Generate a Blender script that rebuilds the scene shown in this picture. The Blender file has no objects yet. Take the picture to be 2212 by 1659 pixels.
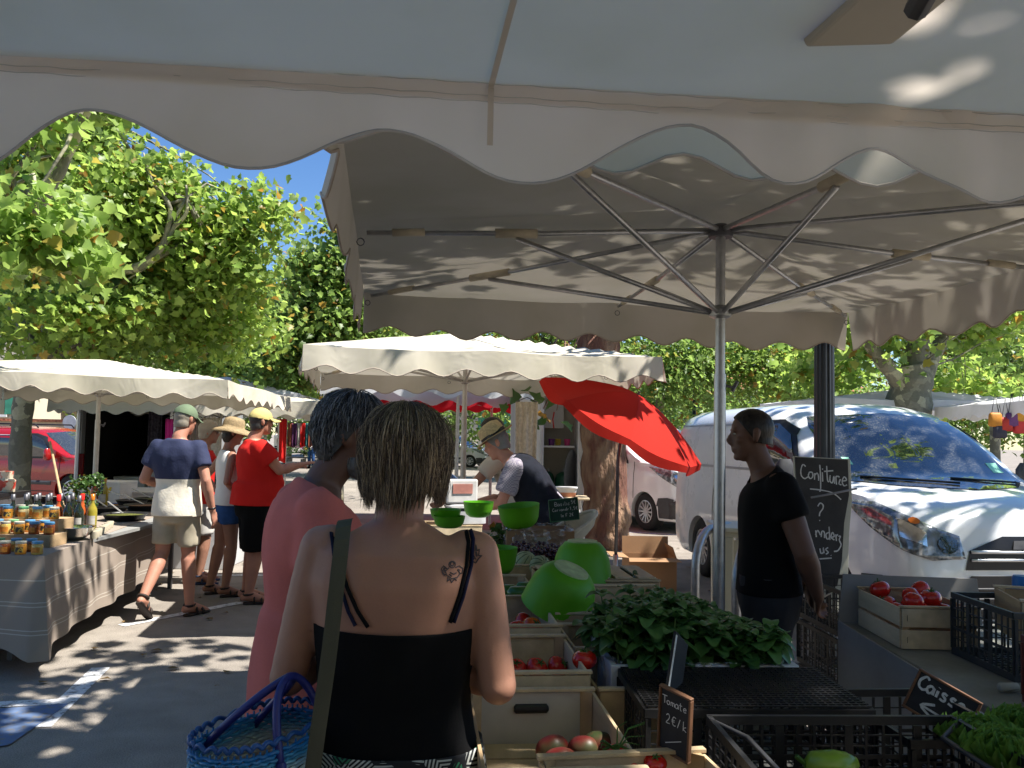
import bpy, bmesh, math, random
import numpy as np
from mathutils import Vector as V, Matrix as Mx, noise
from mathutils.bvhtree import BVHTree
random.seed(7); rng=np.random.default_rng(5)
S=bpy.context.scene; COL=S.collection; R=math.radians
for _c in list(COL.objects): bpy.data.objects.remove(_c)
# ---------- camera ----------
F=1853.; H=1.58
cam=bpy.data.objects.new('camera',bpy.data.cameras.new('camera')); COL.objects.link(cam)
CR=Mx.Rotation(R(90+3.41),3,'X')@Mx.Rotation(R(1.1),3,'Z')
cam.matrix_world=Mx.Translation((0,0,H))@CR.to_4x4()
cam.data.sensor_width=36; cam.data.lens=36*F/2212; cam.data.clip_end=800; cam.data.clip_start=.05
S.camera=cam
def ray(u,v): return CR@V(((u-1106)/F,-(v-829.5)/F,-1))
def P(u,v,Y):
    d=ray(u,v); return V((0,0,H))+d*(Y/d.y)
def G(u,v,z=0.):
    d=ray(u,v); return V((0,0,H))+d*((z-H)/d.z)
# ---------- materials ----------
MATS={}
def nt(name):
    m=bpy.data.materials.new(name); m.use_nodes=True; n=m.node_tree; n.nodes.clear()
    o=n.nodes.new('ShaderNodeOutputMaterial'); return m,n,o
def lk(n,a,b): n.links.new(a,b)
def pm(name,col,rough=.6,metal=0.,var=.2,sc=6.,bump=0.,bs=40.,trans=0.,alt=None,amix=None,coat=0.,stretch=(1,1,1),spec=.4,bdist=.01,sss=0,coord='Object'):
    """procedural principled material: base colour broken up by two noises, optional second colour, bump, translucency"""
    if name in MATS: return MATS[name]
    m,n,o=nt(name); N=n.nodes.new
    tc=N('ShaderNodeTexCoord'); mp=N('ShaderNodeMapping'); mp.inputs['Scale'].default_value=stretch
    lk(n,tc.outputs[coord],mp.inputs[0])
    a=N('ShaderNodeTexNoise'); a.inputs['Scale'].default_value=sc; a.inputs['Detail'].default_value=5; lk(n,mp.outputs[0],a.inputs[0])
    r=N('ShaderNodeValToRGB'); e=r.color_ramp.elements
    c=V(col); lo=c*(1-var); hi=V([min(1,x) for x in c*(1+var)])
    if alt is not None:
        p=amix or (.45,.6); e[0].position=p[0]; e[1].position=p[1]; e[0].color=(*c,1); e[1].color=(*alt,1)
    else:
        e[0].position=.32; e[1].position=.68; e[0].color=(*lo,1); e[1].color=(*hi,1)
    lk(n,a.outputs[0],r.inputs[0]); out=r.outputs[0]
    b=N('ShaderNodeTexNoise'); b.inputs['Scale'].default_value=bs; b.inputs['Detail'].default_value=4; lk(n,mp.outputs[0],b.inputs[0])
    mr=N('ShaderNodeMapRange'); mr.inputs[3].default_value=1-var*.6; mr.inputs[4].default_value=1+var*.6; lk(n,b.outputs[0],mr.inputs[0])
    mu=N('ShaderNodeMix'); mu.data_type='RGBA'; mu.blend_type='MULTIPLY'; mu.inputs[0].default_value=1; lk(n,out,mu.inputs[6]); lk(n,mr.outputs[0],mu.inputs[7]); out=mu.outputs[2]
    p=N('ShaderNodeBsdfPrincipled'); lk(n,out,p.inputs['Base Color']); p.inputs['Metallic'].default_value=metal
    rr=N('ShaderNodeMapRange'); rr.inputs[3].default_value=max(.02,rough-.08); rr.inputs[4].default_value=min(1,rough+.1); lk(n,a.outputs[0],rr.inputs[0]); lk(n,rr.outputs[0],p.inputs['Roughness'])
    p.inputs['Specular IOR Level'].default_value=spec; p.inputs['Coat Weight'].default_value=coat; p.inputs['Coat Roughness'].default_value=.05
    if sss: p.inputs['Subsurface Weight'].default_value=sss; p.inputs['Subsurface Radius'].default_value=(.02,.008,.004); p.inputs['Subsurface Scale'].default_value=.5
    if bump:
        bp=N('ShaderNodeBump'); bp.inputs['Strength'].default_value=bump; bp.inputs['Distance'].default_value=bdist; lk(n,b.outputs[0],bp.inputs['Height']); lk(n,bp.outputs[0],p.inputs['Normal'])
    if trans:
        t=N('ShaderNodeBsdfTranslucent'); lk(n,out,t.inputs[0]); x=N('ShaderNodeMixShader'); x.inputs[0].default_value=trans
        lk(n,p.outputs[0],x.inputs[1]); lk(n,t.outputs[0],x.inputs[2]); lk(n,x.outputs[0],o.inputs[0])
    else: lk(n,p.outputs[0],o.inputs[0])
    MATS[name]=m; return m
def zramp(name,stops,const=False,axis=2,rough=.7,scale=1.,off=0.,coord='Object',bump=0,bs=60,trans=0,wob=0.,metal=0):
    """colour bands along an object axis (stripes that belong to the thing itself)"""
    if name in MATS: return MATS[name]
    m,n,o=nt(name); N=n.nodes.new
    tc=N('ShaderNodeTexCoord'); sp=N('ShaderNodeSeparateXYZ'); lk(n,tc.outputs[coord],sp.inputs[0])
    ma=N('ShaderNodeMath'); ma.operation='MULTIPLY_ADD'; ma.inputs[1].default_value=scale; ma.inputs[2].default_value=off; lk(n,sp.outputs[axis],ma.inputs[0]); src=ma.outputs[0]
    no=N('ShaderNodeTexNoise'); no.inputs['Scale'].default_value=bs; lk(n,tc.outputs[coord],no.inputs[0])
    if wob:
        w=N('ShaderNodeMath'); w.operation='MULTIPLY_ADD'; w.inputs[1].default_value=wob; lk(n,no.outputs[0],w.inputs[0]); lk(n,src,w.inputs[2]); src=w.outputs[0]
    r=N('ShaderNodeValToRGB'); r.color_ramp.interpolation='CONSTANT' if const else 'LINEAR'
    el=r.color_ramp.elements
    for i,(t,c) in enumerate(stops):
        e=el[i] if i<2 else el.new(t)
        e.position=t; e.color=(*c,1)
    lk(n,src,r.inputs[0]); p=N('ShaderNodeBsdfPrincipled'); lk(n,r.outputs[0],p.inputs[0]); p.inputs['Roughness'].default_value=rough; p.inputs['Metallic'].default_value=metal
    if bump:
        bp=N('ShaderNodeBump'); bp.inputs['Strength'].default_value=bump; bp.inputs['Distance'].default_value=.01; lk(n,no.outputs[0],bp.inputs['Height']); lk(n,bp.outputs[0],p.inputs['Normal'])
    lk(n,p.outputs[0],o.inputs[0]); MATS[name]=m; return m
# ---------- objects ----------
WM={}
def tag(o,label=None,cat=None,group=None,kind=None):
    if label: o['label']=label
    if cat: o['category']=cat
    if group: o['group']=group
    if kind: o['kind']=kind
    return o
def thing(name,label,cat,loc=(0,0,0),rz=0.,group=None,rot=None):
    o=bpy.data.objects.new(name,None); COL.objects.link(o); o.empty_display_size=.1
    M=Mx.Translation(loc)@(rot.to_4x4() if rot is not None else Mx.Rotation(rz,4,'Z'))
    o.location=M.to_translation(); o.rotation_euler=M.to_euler(); WM[o.name]=M; return tag(o,label,cat,group)
def link(name,me,parent=None):
    o=bpy.data.objects.new(name,me); COL.objects.link(o)
    if parent is not None: o.parent=parent; WM[o.name]=WM[parent.name].copy()
    else: WM[o.name]=Mx()
    return o
def copy_tree(o,parent=None,loc=None,rz=None,label=None,group=None,scale=None):
    c=o.copy(); COL.objects.link(c)
    if parent is not None: c.parent=parent
    for ch in o.children: copy_tree(ch,c)
    if loc is not None: c.location=loc
    if rz is not None: c.rotation_euler=(0,0,rz)
    if scale: c.scale=(scale,)*3
    if label: c['label']=label
    if group: c['group']=group
    return c
class MB:
    def __init__(s,M=None): s.v=[]; s.f=[]; s.M=M
    def add(s,vs,fs,M=None):
        k=len(s.v); T=s.M
        if M is not None: T=M if T is None else T@M
        for p in vs:
            p=V(p); s.v.append(T@p if T is not None else p)
        s.f+= [tuple(i+k for i in f) for f in fs]; return s
    def box(s,c,d,rz=0,M=None,tp=1.):
        x,y,z=d[0]/2,d[1]/2,d[2]/2
        vs=[(a*x*(tp if b>0 else 1),e*y*(tp if b>0 else 1),b*z) for b in(-1,1) for e in(-1,1) for a in(-1,1)]
        T=Mx.Translation(c)@Mx.Rotation(rz,4,'Z')
        if M is not None: T=M@T
        return s.add(vs,[(0,2,3,1),(4,5,7,6),(0,1,5,4),(2,6,7,3),(0,4,6,2),(1,3,7,5)],T)
    def bar(s,a,b,w,h=None,up=(0,0,1)):
        a,b=V(a),V(b); h=h or w; d=(b-a); L=d.length; d.normalize(); x=d.cross(V(up))
        if x.length<1e-4: x=V((1,0,0))
        x.normalize(); y=x.cross(d)
        M=Mx((x,y,d)).transposed().to_4x4(); M.translation=(a+b)/2
        return s.box((0,0,0),(w,h,L),M=M)
    def tube(s,pts,r,n=8,cap=True,flat=1.,closed=False):
        pts=[V(p) for p in pts]; m=len(pts); rr=r if isinstance(r,(list,tuple)) else [r]*m
        t=(pts[1]-pts[0]).normalized(); u=t.orthogonal().normalized(); vs=[]
        for i,p in enumerate(pts):
            if i==0: tt=pts[1]-p
            elif i==m-1: tt=p-pts[i-1]
            else: tt=pts[i+1]-pts[i-1]
            if tt.length<1e-7: tt=t
            tt.normalize(); u=u-tt*u.dot(tt)
            if u.length<1e-5: u=tt.orthogonal()
            u.normalize(); w=tt.cross(u); t=tt
            for k in range(n):
                a=2*math.pi*k/n; vs.append(p+u*(math.cos(a)*rr[i])+w*(math.sin(a)*rr[i]*flat))
        fs=[(i*n+k,i*n+(k+1)%n,(i+1)*n+(k+1)%n,(i+1)*n+k) for i in range(m-1) for k in range(n)]
        if cap: fs+=[tuple(range(n-1,-1,-1)),tuple(range((m-1)*n,m*n))]
        return s.add(vs,fs)
    def lathe(s,prof,n=24,M=None,cap=True):
        vs=[];m=len(prof)
        for r,z in prof:
            for k in range(n): a=2*math.pi*k/n; vs.append((r*math.cos(a),r*math.sin(a),z))
        fs=[(i*n+k,i*n+(k+1)%n,(i+1)*n+(k+1)%n,(i+1)*n+k) for i in range(m-1) for k in range(n)]
        if cap: fs+=[tuple(range(n-1,-1,-1)),tuple(range((m-1)*n,m*n))]
        return s.add(vs,fs,M)
    def ell(s,c,r,M=None,n=14,m=9):
        if not isinstance(r,(tuple,list,V)): r=(r,r,r)
        pr=[(max(1e-4,math.sin(math.pi*i/m)),-math.cos(math.pi*i/m)) for i in range(m+1)]
        T=Mx.Translation(c)
        if M is not None: T=T@M.to_4x4()
        return s.lathe(pr,n,T@Mx.Diagonal((*r,1)))
    def cap(s,a,b,ra,rb,n=12):
        """closed tapered capsule"""
        a,b=V(a),V(b); d=(b-a).normalized(); pts=[];rr=[]
        for t in (-.98,-.8,-.45,0): pts.append(a+d*ra*t); rr.append(ra*math.sqrt(1-t*t))
        for t in (0,.45,.8,.98): pts.append(b+d*rb*t); rr.append(rb*math.sqrt(1-t*t))
        if (b-a).length<1e-3: pts.pop(4); rr.pop(4)
        return s.tube(pts,rr,n)
    def loft(s,secs,n=20,x=(1,0,0)):
        """closed body from (centre, half width, half depth[, squareness]) sections; x = sideways axis"""
        vs=[];m=len(secs)
        for i,q in enumerate(secs):
            c,w,d=V(q[0]),q[1],q[2]; e=q[3] if len(q)>3 else 2.2
            t=(V(secs[min(m-1,i+1)][0])-V(secs[max(0,i-1)][0])).normalized(); X=V(x)-t*V(x).dot(t); X.normalize(); Y=t.cross(X)
            for k in range(n):
                a=2*math.pi*k/n; ca,sa=math.cos(a),math.sin(a)
                vs.append(c+X*(w*math.copysign(abs(ca)**(2/e),ca))+Y*(d*math.copysign(abs(sa)**(2/e),sa)))
        fs=[(i*n+k,i*n+(k+1)%n,(i+1)*n+(k+1)%n,(i+1)*n+k) for i in range(m-1) for k in range(n)]
        fs+=[tuple(range(n-1,-1,-1)),tuple(range((m-1)*n,m*n))]
        return s.add(vs,fs)
    def grid(s,fn,nu,nv,M=None,flip=False):
        vs=[fn(i/nu,j/nv) for j in range(nv+1) for i in range(nu+1)]; w=nu+1
        fs=[(j*w+i,j*w+i+1,(j+1)*w+i+1,(j+1)*w+i) for j in range(nv) for i in range(nu)]
        return s.add(vs,fs,M)
    def prism(s,poly,h,M=None,z0=0):
        n=len(poly); vs=[(x,y,z0) for x,y in poly]+[(x,y,z0+h) for x,y in poly]
        return s.add(vs,[tuple(range(n-1,-1,-1)),tuple(range(n,2*n))]+[(i,(i+1)%n,n+(i+1)%n,n+i) for i in range(n)],M)
    def mesh(s,name='m'):
        me=bpy.data.meshes.new(name); me.from_pydata([tuple(p) for p in s.v],[],s.f); me.update(); return me
    def build(s,name,mat,parent=None,smooth=False,bevel=0,solid=0,world=True,auto=None,sub=0,fix=False):
        me=s.mesh(name)
        if parent is not None and world: me.transform(WM[parent.name].inverted())
        if fix:
            bm=bmesh.new(); bm.from_mesh(me); bmesh.ops.recalc_face_normals(bm,faces=bm.faces); bm.to_mesh(me); bm.free()
        return fin(name,me,mat,parent,smooth,bevel,solid,auto,sub)
def fin(name,me,mat,parent=None,smooth=False,bevel=0,solid=0,auto=None,sub=0):
    me.materials.append(mat)
    if smooth:
        me.polygons.foreach_set('use_smooth',[True]*len(me.polygons))
        if auto: 
            try: me.set_sharp_from_angle(angle=R(auto))
            except Exception: pass
    o=link(name,me,parent)
    if solid: q=o.modifiers.new('s','SOLIDIFY'); q.thickness=solid; q.offset=0
    if bevel: q=o.modifiers.new('b','BEVEL'); q.width=bevel; q.segments=2; q.limit_method='ANGLE'
    if sub: q=o.modifiers.new('u','SUBSURF'); q.levels=sub; q.render_levels=sub
    return o
def evalmesh(me,mods):
    o=bpy.data.objects.new('tmp',me); COL.objects.link(o)
    for f in mods: f(o)
    dg=bpy.context.evaluated_depsgraph_get(); dg.update(); r=bpy.data.meshes.new_from_object(o.evaluated_get(dg)); r.materials.clear()
    bpy.data.objects.remove(o); return r
def remesh(mb,voxel=.01,it=3):
    def f(o):
        q=o.modifiers.new('r','REMESH'); q.mode='VOXEL'; q.voxel_size=voxel; q.use_smooth_shade=True
        if it: w=o.modifiers.new('s','SMOOTH'); w.iterations=it; w.factor=.5
    return evalmesh(mb.mesh(),[f])
def bvh(me,M=None):
    T=M or Mx(); return BVHTree.FromPolygons([T@v.co for v in me.vertices],[tuple(p.vertices) for p in me.polygons])
def cutmesh(me,cuts,amp=0,fr=10,st=(1,1,1),seed=0):
    bm=bmesh.new(); bm.from_mesh(me)
    for c in cuts:
        co,no=V(c[0]),V(c[1]); rad=c[2] if len(c)>2 else None
        if rad:
            vs=[v for v in bm.verts if (v.co-co).length<rad]; st_=set(vs)
            fs=[f for f in bm.faces if all(v in st_ for v in f.verts)]
            g=list({e for f in fs for e in f.edges}|set(fs)|{v for f in fs for v in f.verts})
        else: g=bm.verts[:]+bm.edges[:]+bm.faces[:]
        bmesh.ops.bisect_plane(bm,geom=g,plane_co=co,plane_no=no,clear_outer=True)
    if amp:
        bm.normal_update()
        for v in bm.verts:
            p=v.co; v.co=p+v.normal*(amp*noise.noise(V((p.x*fr*st[0]+seed,p.y*fr*st[1],p.z*fr*st[2])))+amp*.5*noise.noise(V((p.x*fr*2.3*st[0],p.y*fr*2.3*st[1]+seed,p.z*fr*2.3*st[2]))))
    bm.to_mesh(me); bm.free(); return me
def decal(name,poly,M,tree,mat,parent,step=.04,off=.004,dirn=(0,0,-1),smooth=True,maxd=5.,thick=0):
    """thin panel following a surface: poly (2D) in plane M, dropped along M's -z onto the surface"""
    bm=bmesh.new(); f=bm.faces.new([bm.verts.new((x,y,0)) for x,y in poly])
    xs=[p[0] for p in poly]; ys=[p[1] for p in poly]
    for a,(lo,hi) in enumerate(((min(xs),max(xs)),(min(ys),max(ys)))):
        k=int((hi-lo)/step)
        for i in range(1,k+1):
            co=[0,0,0]; co[a]=lo+(hi-lo)*i/(k+1); no=[0,0,0]; no[a]=1
            bmesh.ops.bisect_plane(bm,geom=bm.verts[:]+bm.edges[:]+bm.faces[:],plane_co=co,plane_no=no)
    R3=M.to_3x3(); d=(R3@V(dirn)).normalized(); dead=[]
    for v in bm.verts:
        p=M@v.co; h=tree.ray_cast(p,d,maxd)
        if h[0] is None: dead.append(v); v.co=p
        else:
            nn=h[1] if h[1].dot(d)<0 else -h[1]; v.co=h[0]+nn*off
    bmesh.ops.delete(bm,geom=dead,context='VERTS')
    me=bpy.data.meshes.new(name); bm.to_mesh(me); bm.free()
    if parent is not None: me.transform(WM[parent.name].inverted())
    if not me.polygons: return None
    return fin(name,me,mat,parent,smooth,solid=thick)
def strokes(name,lines,M,w,mat,parent,h=.0015):
    """chalk / paint handwriting: 2D polylines as flat ribbons in plane M"""
    mb=MB()
    for L in lines:
        L=[V((a,b,0)) for a,b in L]
        if len(L)>2:
            q=[]
            for i in range(len(L)-1):
                p0,p1,p2,p3=L[max(0,i-1)],L[i],L[i+1],L[min(len(L)-1,i+2)]
                for t in (0,.25,.5,.75): q.append(.5*((2*p1)+(p2-p0)*t+(2*p0-5*p1+4*p2-p3)*t*t+(3*p1-p0-3*p2+p3)*t**3))
            L=q+[L[-1]]
        vs=[];fs=[]
        for i,p in enumerate(L):
            t=L[min(len(L)-1,i+1)]-L[max(0,i-1)]; t.normalize(); s=V((-t.y,t.x,0))*w/2*(.85+.3*random.random()); vs+=[p+s,p-s]
        fs=[(2*i,2*i+1,2*i+3,2*i+2) for i in range(len(L)-1)]
        mb.add([M@(x+V((0,0,h))) for x in vs],fs)
    return mb.build(name,mat,parent)
# ---------- light ----------
w=bpy.data.worlds.new('World'); S.world=w; w.use_nodes=True; n=w.node_tree; n.nodes.clear()
sk=n.nodes.new('ShaderNodeTexSky'); sk.sky_type='NISHITA'; sk.sun_disc=False
SUN=V((1.25,-.30,2.2)).normalized(); el=math.asin(SUN.z); az=math.atan2(SUN.x,SUN.y)
sk.sun_elevation=el; sk.sun_rotation=az; sk.altitude=300; sk.air_density=1.; sk.dust_density=.1; sk.ozone_density=2.6
bg=n.nodes.new('ShaderNodeBackground'); bg.inputs[1].default_value=.078; wo=n.nodes.new('ShaderNodeOutputWorld')
hs_=n.nodes.new('ShaderNodeHueSaturation'); hs_.inputs['Saturation'].default_value=1.22; hs_.inputs['Hue'].default_value=.507; lk(n,sk.outputs[0],hs_.inputs['Color']); lk(n,hs_.outputs[0],bg.inputs[0]); lk(n,bg.outputs[0],wo.inputs[0])
sl=bpy.data.lights.new('sun','SUN'); sl.energy=5.0; sl.angle=R(.53); sl.color=(1,.955,.88)
so=bpy.data.objects.new('sun',sl); COL.objects.link(so); so.rotation_euler=SUN.to_track_quat('Z','Y').to_euler()
S.view_settings.view_transform='Standard'; S.view_settings.look='None'; S.view_settings.exposure=1.16; S.view_settings.gamma=1
S.render.engine='CYCLES'; S.cycles.max_bounces=7; S.cycles.diffuse_bounces=4; S.cycles.transparent_max_bounces=12; S.cycles.caustics_reflective=False; S.cycles.caustics_refractive=False
# ---------- ground ----------
def asphalt():
    m,n,o=nt('asphalt'); N=n.nodes.new; tc=N('ShaderNodeTexCoord')
    def nz(sc,d=4):
        a=N('ShaderNodeTexNoise'); a.inputs['Scale'].default_value=sc; a.inputs['Detail'].default_value=d; lk(n,tc.outputs['Object'],a.inputs[0]); return a
    a=nz(.7); b=nz(5); c=nz(150,2); v=N('ShaderNodeTexVoronoi'); v.inputs['Scale'].default_value=110; lk(n,tc.outputs['Object'],v.inputs[0])
    r=N('ShaderNodeValToRGB'); r.color_ramp.elements[0].color=(.21,.185,.160,1); r.color_ramp.elements[1].color=(.31,.275,.235,1); r.color_ramp.elements[0].position=.3; r.color_ramp.elements[1].position=.7
    lk(n,a.outputs[0],r.inputs[0])
    def mul(x,y,lo,hi):
        mr=N('ShaderNodeMapRange'); mr.inputs[1].default_value=.3; mr.inputs[2].default_value=.7; mr.inputs[3].default_value=lo; mr.inputs[4].default_value=hi; lk(n,y,mr.inputs[0])
        k=N('ShaderNodeMix'); k.data_type='RGBA'; k.blend_type='MULTIPLY'; k.inputs[0].default_value=1; lk(n,x,k.inputs[6]); lk(n,mr.outputs[0],k.inputs[7]); return k.outputs[2]
    x=mul(r.outputs[0],b.outputs[0],.86,1.12); x=mul(x,c.outputs[0],.7,1.3)
    p=N('ShaderNodeBsdfPrincipled'); lk(n,x,p.inputs[0]); p.inputs['Roughness'].default_value=.85; p.inputs['Specular IOR Level'].default_value=.25
    bp=N('ShaderNodeBump'); bp.inputs['Strength'].default_value=.6; bp.inputs['Distance'].default_value=.006; lk(n,v.outputs[0],bp.inputs['Height']); lk(n,bp.outputs[0],p.inputs['Normal']); lk(n,p.outputs[0],o.inputs[0]); return m
mb=MB(); mb.grid(lambda a,b:(-150+300*a,-60+360*b,0),4,4); tag(mb.build('ground',asphalt()),kind='structure')
def worn(name,col):
    m,n,o=nt(name); N=n.nodes.new; tc=N('ShaderNodeTexCoord'); a=N('ShaderNodeTexNoise'); a.inputs['Scale'].default_value=22; a.inputs['Detail'].default_value=8; a.inputs['Roughness'].default_value=.7; lk(n,tc.outputs['Object'],a.inputs[0])
    r=N('ShaderNodeValToRGB'); r.color_ramp.elements[0].position=.38; r.color_ramp.elements[1].position=.5; r.color_ramp.elements[0].color=(.19,.18,.17,1); r.color_ramp.elements[1].color=(*col,1); lk(n,a.outputs[0],r.inputs[0])
    p=N('ShaderNodeBsdfPrincipled'); lk(n,r.outputs[0],p.inputs[0]); p.inputs['Roughness'].default_value=.8; lk(n,p.outputs[0],o.inputs[0]); return m
wl=worn('road_white',(.68,.68,.68)); bl=worn('road_blue',(.11,.17,.30))
def strip(a,b,wd,z=.004,mat=wl,name='road_marking'):
    a=G(*a) if len(a)==2 else V(a); b=G(*b) if len(b)==2 else V(b); d=(b-a).normalized(); s=V((-d.y,d.x,0))*wd/2; up=V((0,0,z))
    n=12; mb=MB(); mb.grid(lambda i,j:a.lerp(b,i)+s*(2*j-1)+up,n,1); return tag(mb.build(name,mat),kind='structure')
strip((218,1443),(85,1572),.115); strip((-90,1528),(150,1516),.11,z=.006); strip((262,1352),(520,1302),.10); strip((400,1243),(640,1243),.09); strip((470,1215),(505,1193),.11)
strip((430,1187),(560,1172),.09); strip((1360,1150),(1470,1156),.1)
mb=MB(); q=[G(-160,1545),G(150,1522),G(95,1560),G(20,1612),G(-160,1640)]; mb.add([p+V((0,0,.008)) for p in q],[(0,4,3,2,1)]); tag(mb.build('road_marking',bl),kind='structure')
# ---------- cloth ----------
def cloth(name,col,trans=.3,var=.06,wr=.35,dirt=.12,rough=.85):
    if name in MATS: return MATS[name]
    m,n,o=nt(name); N=n.nodes.new; tc=N('ShaderNodeTexCoord')
    a=N('ShaderNodeTexNoise'); a.inputs['Scale'].default_value=2.2; a.inputs['Detail'].default_value=6; lk(n,tc.outputs['Object'],a.inputs[0])
    b=N('ShaderNodeTexNoise'); b.inputs['Scale'].default_value=3.5; b.inputs['Detail'].default_value=2; b.inputs['Distortion'].default_value=1.2; lk(n,tc.outputs['Object'],b.inputs[0])
    c=N('ShaderNodeTexNoise'); c.inputs['Scale'].default_value=350; lk(n,tc.outputs['Object'],c.inputs[0])
    r=N('ShaderNodeValToRGB'); r.color_ramp.elements[0].position=.35; r.color_ramp.elements[1].position=.6
    r.color_ramp.elements[0].color=(*[x*(1-dirt) for x in col[:2]],col[2]*(1-dirt*1.4),1); r.color_ramp.elements[1].color=(*col,1); lk(n,a.outputs[0],r.inputs[0])
    p=N('ShaderNodeBsdfPrincipled'); lk(n,r.outputs[0],p.inputs[0]); p.inputs['Roughness'].default_value=rough; p.inputs['Specular IOR Level'].default_value=.15
    t=N('ShaderNodeBsdfTranslucent'); lk(n,r.outputs[0],t.inputs[0]); x=N('ShaderNodeMixShader'); x.inputs[0].default_value=trans
    bp=N('ShaderNodeBump'); bp.inputs['Strength'].default_value=wr; bp.inputs['Distance'].default_value=.012; lk(n,b.outputs[0],bp.inputs['Height'])
    b2=N('ShaderNodeBump'); b2.inputs['Strength'].default_value=.05; b2.inputs['Distance'].default_value=.002; lk(n,c.outputs[0],b2.inputs['Height']); lk(n,bp.outputs[0],b2.inputs['Normal'])
    lk(n,b2.outputs[0],p.inputs['Normal']); lk(n,bp.outputs[0],t.inputs['Normal'])
    lk(n,p.outputs[0],x.inputs[1]); lk(n,t.outputs[0],x.inputs[2]); lk(n,x.outputs[0],o.inputs[0]); MATS[name]=m; return m
cream=cloth('cream_cloth',(.51,.465,.40),.11); white=cloth('white_cloth',(.74,.74,.76),.35); ecru=cloth('ecru_cloth',(.68,.63,.53),.2,wr=.8)
trim=pm('hem_trim',(.38,.32,.27),.9); steel=pm('galvanised',(.46,.46,.47),.38,.85,.12,30); alu=pm('painted_alu',(.52,.50,.46),.5,.3,.08,20); darksteel=pm('dark_steel',(.12,.12,.13),.45,.6)
leath=pm('cream_bracket',(.55,.48,.36),.8)
def scal(t,n,amp,sh=.0): # rounded scallop 0..amp
    return amp*(.5+.5*math.cos(2*math.pi*(t*n+sh)))
def parasol(label,c,rz,W,L,ze,zp,zh,mat,fr=steel,pr=.024,group='market parasols over the stalls',per=.335,tilt=(0,0),hubs=None,arms=8,rag=0,trimmed=True,polex=0,frame=True,seed=0,zb=0,amp=.055):
    t=thing('market_parasol',label,'parasol',(c[0],c[1],zb),rz,group); T=WM[t.name]
    w,l=W/2,L/2
    def zf(x,y):
        a=max(abs(x)/w,abs(y)/l); a=min(a,1)
        b=min(abs(x)/w,abs(y)/l)/max(a,1e-6)
        sag=-.045*math.sin(math.pi*min(1,a))*math.sin(math.pi*b)
        return zp-(zp-ze)*a**1.05+sag-.018*math.sin(math.pi*b)*a+tilt[0]*x+tilt[1]*y
    N=28
    def fn(i,j):
        x,y=(2*i-1)*w,(2*j-1)*l; nn=noise.noise(V((x*1.7+seed,y*1.7,seed)))*.012
        return V((x,y,zf(x,y)+nn))
    mb=MB(T); mb.grid(fn,N,N); cz=mb.build('canopy',mat,t,True)
    # valance
    hh=ze-zh
    vm=MB(T); tm=MB(T)
    for (ax,sg,ln,oth) in ((0,-1,W,l),(0,1,W,l),(1,-1,L,w),(1,1,L,w)):
        ns=max(3,round(ln/per)); k=ns*8; rows=5
        def pt(a,b):
            s=(a-.5)*ln; flare=.02*b+.012*b*math.sin(a*ns*2.1+seed+ax*2+sg)+.035*b*noise.noise(V((s*2.8,sg*5+ax*9+seed,0)))
            hb=hh+ scal(a,ns,-amp,.5)+.012*noise.noise(V((s*1.3,sg+ax,seed)))
            if rag and ax==0: hb*=1
            x,y=(s,sg*(oth+flare)) if ax==0 else (sg*(oth+flare),s)
            xx,yy=(s,sg*oth) if ax==0 else (sg*oth,s)
            return V((x,y,zf(xx,yy)+noise.noise(V((xx*1.7+seed,yy*1.7,seed)))*.012*(1-b)-hb*b+.002))
        vm.grid(pt,k,rows)
        if trimmed: tm.tube([pt(i/k,1) for i in range(k+1)],.0045,5)
    o=vm.build('valance',mat,t,True)
    if trimmed: tm.build('hem_trim',trim,o)
    if frame:
        zu,zl=hubs or (zp-.06,zp-.42)
        p=MB(T); p.tube([(0,0,0),(0,0,zl-.28)],pr*1.1,14); p.tube([(0,0,zl-.3),(0,0,zu)],pr*.92,14); p.build('pole',fr,t,True,auto=40)
        h=MB(T); h.lathe([(pr*1.1,zu-.03),(pr*2.2,zu-.03),(pr*2.4,zu),(pr*2.2,zu+.012),(pr*1.1,zu+.03)],16); h.build('hub',darksteel,t,True,auto=40)
        h=MB(T); h.lathe([(pr*1.1,zl-.03),(pr*2.,zl-.02),(pr*2.,zl+.012),(pr*1.1,zl+.03)],16); h.build('hub',fr,t,True,auto=40)
        h=MB(T); h.tube([(pr,0,zl-.33),(pr*3,0,zl-.34)],.006,6); h.tube([(pr*2.4,0,zl-.355),(pr*3.4,0,zl-.31)],.009,6); h.build('clamp_knob',darksteel,t)
        ends=[(-w,-l),(0,-l),(w,-l),(w,0),(w,l),(0,l),(-w,l),(-w,0)]
        for i,(x,y) in enumerate(ends[:arms] if arms==8 else ends):
            e=V((x*.97,y*.97,zf(x*.97,y*.97)-.035)); s0=V((x,y,0)).normalized()*pr*2; s0.z=zu
            m=MB(T); m.tube([s0,s0.lerp(e,.5)-V((0,0,.01)),e],[.0125,.0125,.0105],8)
            a=m.build('arm',fr,t,True)
            jt=s0.lerp(e,.58)-V((0,0,.01))
            b=MB(T); b.tube([s0.lerp(e,.52)-V((0,0,.01)),s0.lerp(e,.64)-V((0,0,.006))],.021,8); b.build('bracket',leath,a,True); b=MB(T); b.tube([s0.lerp(e,.84),s0.lerp(e,.93)],.017,8); b.build('end_sleeve',leath,a,True)
            s1=V((x,y,0)).normalized()*pr*1.9; s1.z=zl
            m=MB(T); m.tube([s1,jt-V((0,0,.02))],.0115,8); m.build('strut',fr,t,True)
            r=MB(T); q=V((x*.985,y*.985,zf(x,y)-.05)); r.tube([q+V((.016*math.cos(a),0,.016*math.sin(a)-.02)) for a in [k*.785 for k in range(9)]],.0025,5,cap=False); r.build('ring',darksteel,a)
    return t,T,zf
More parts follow.
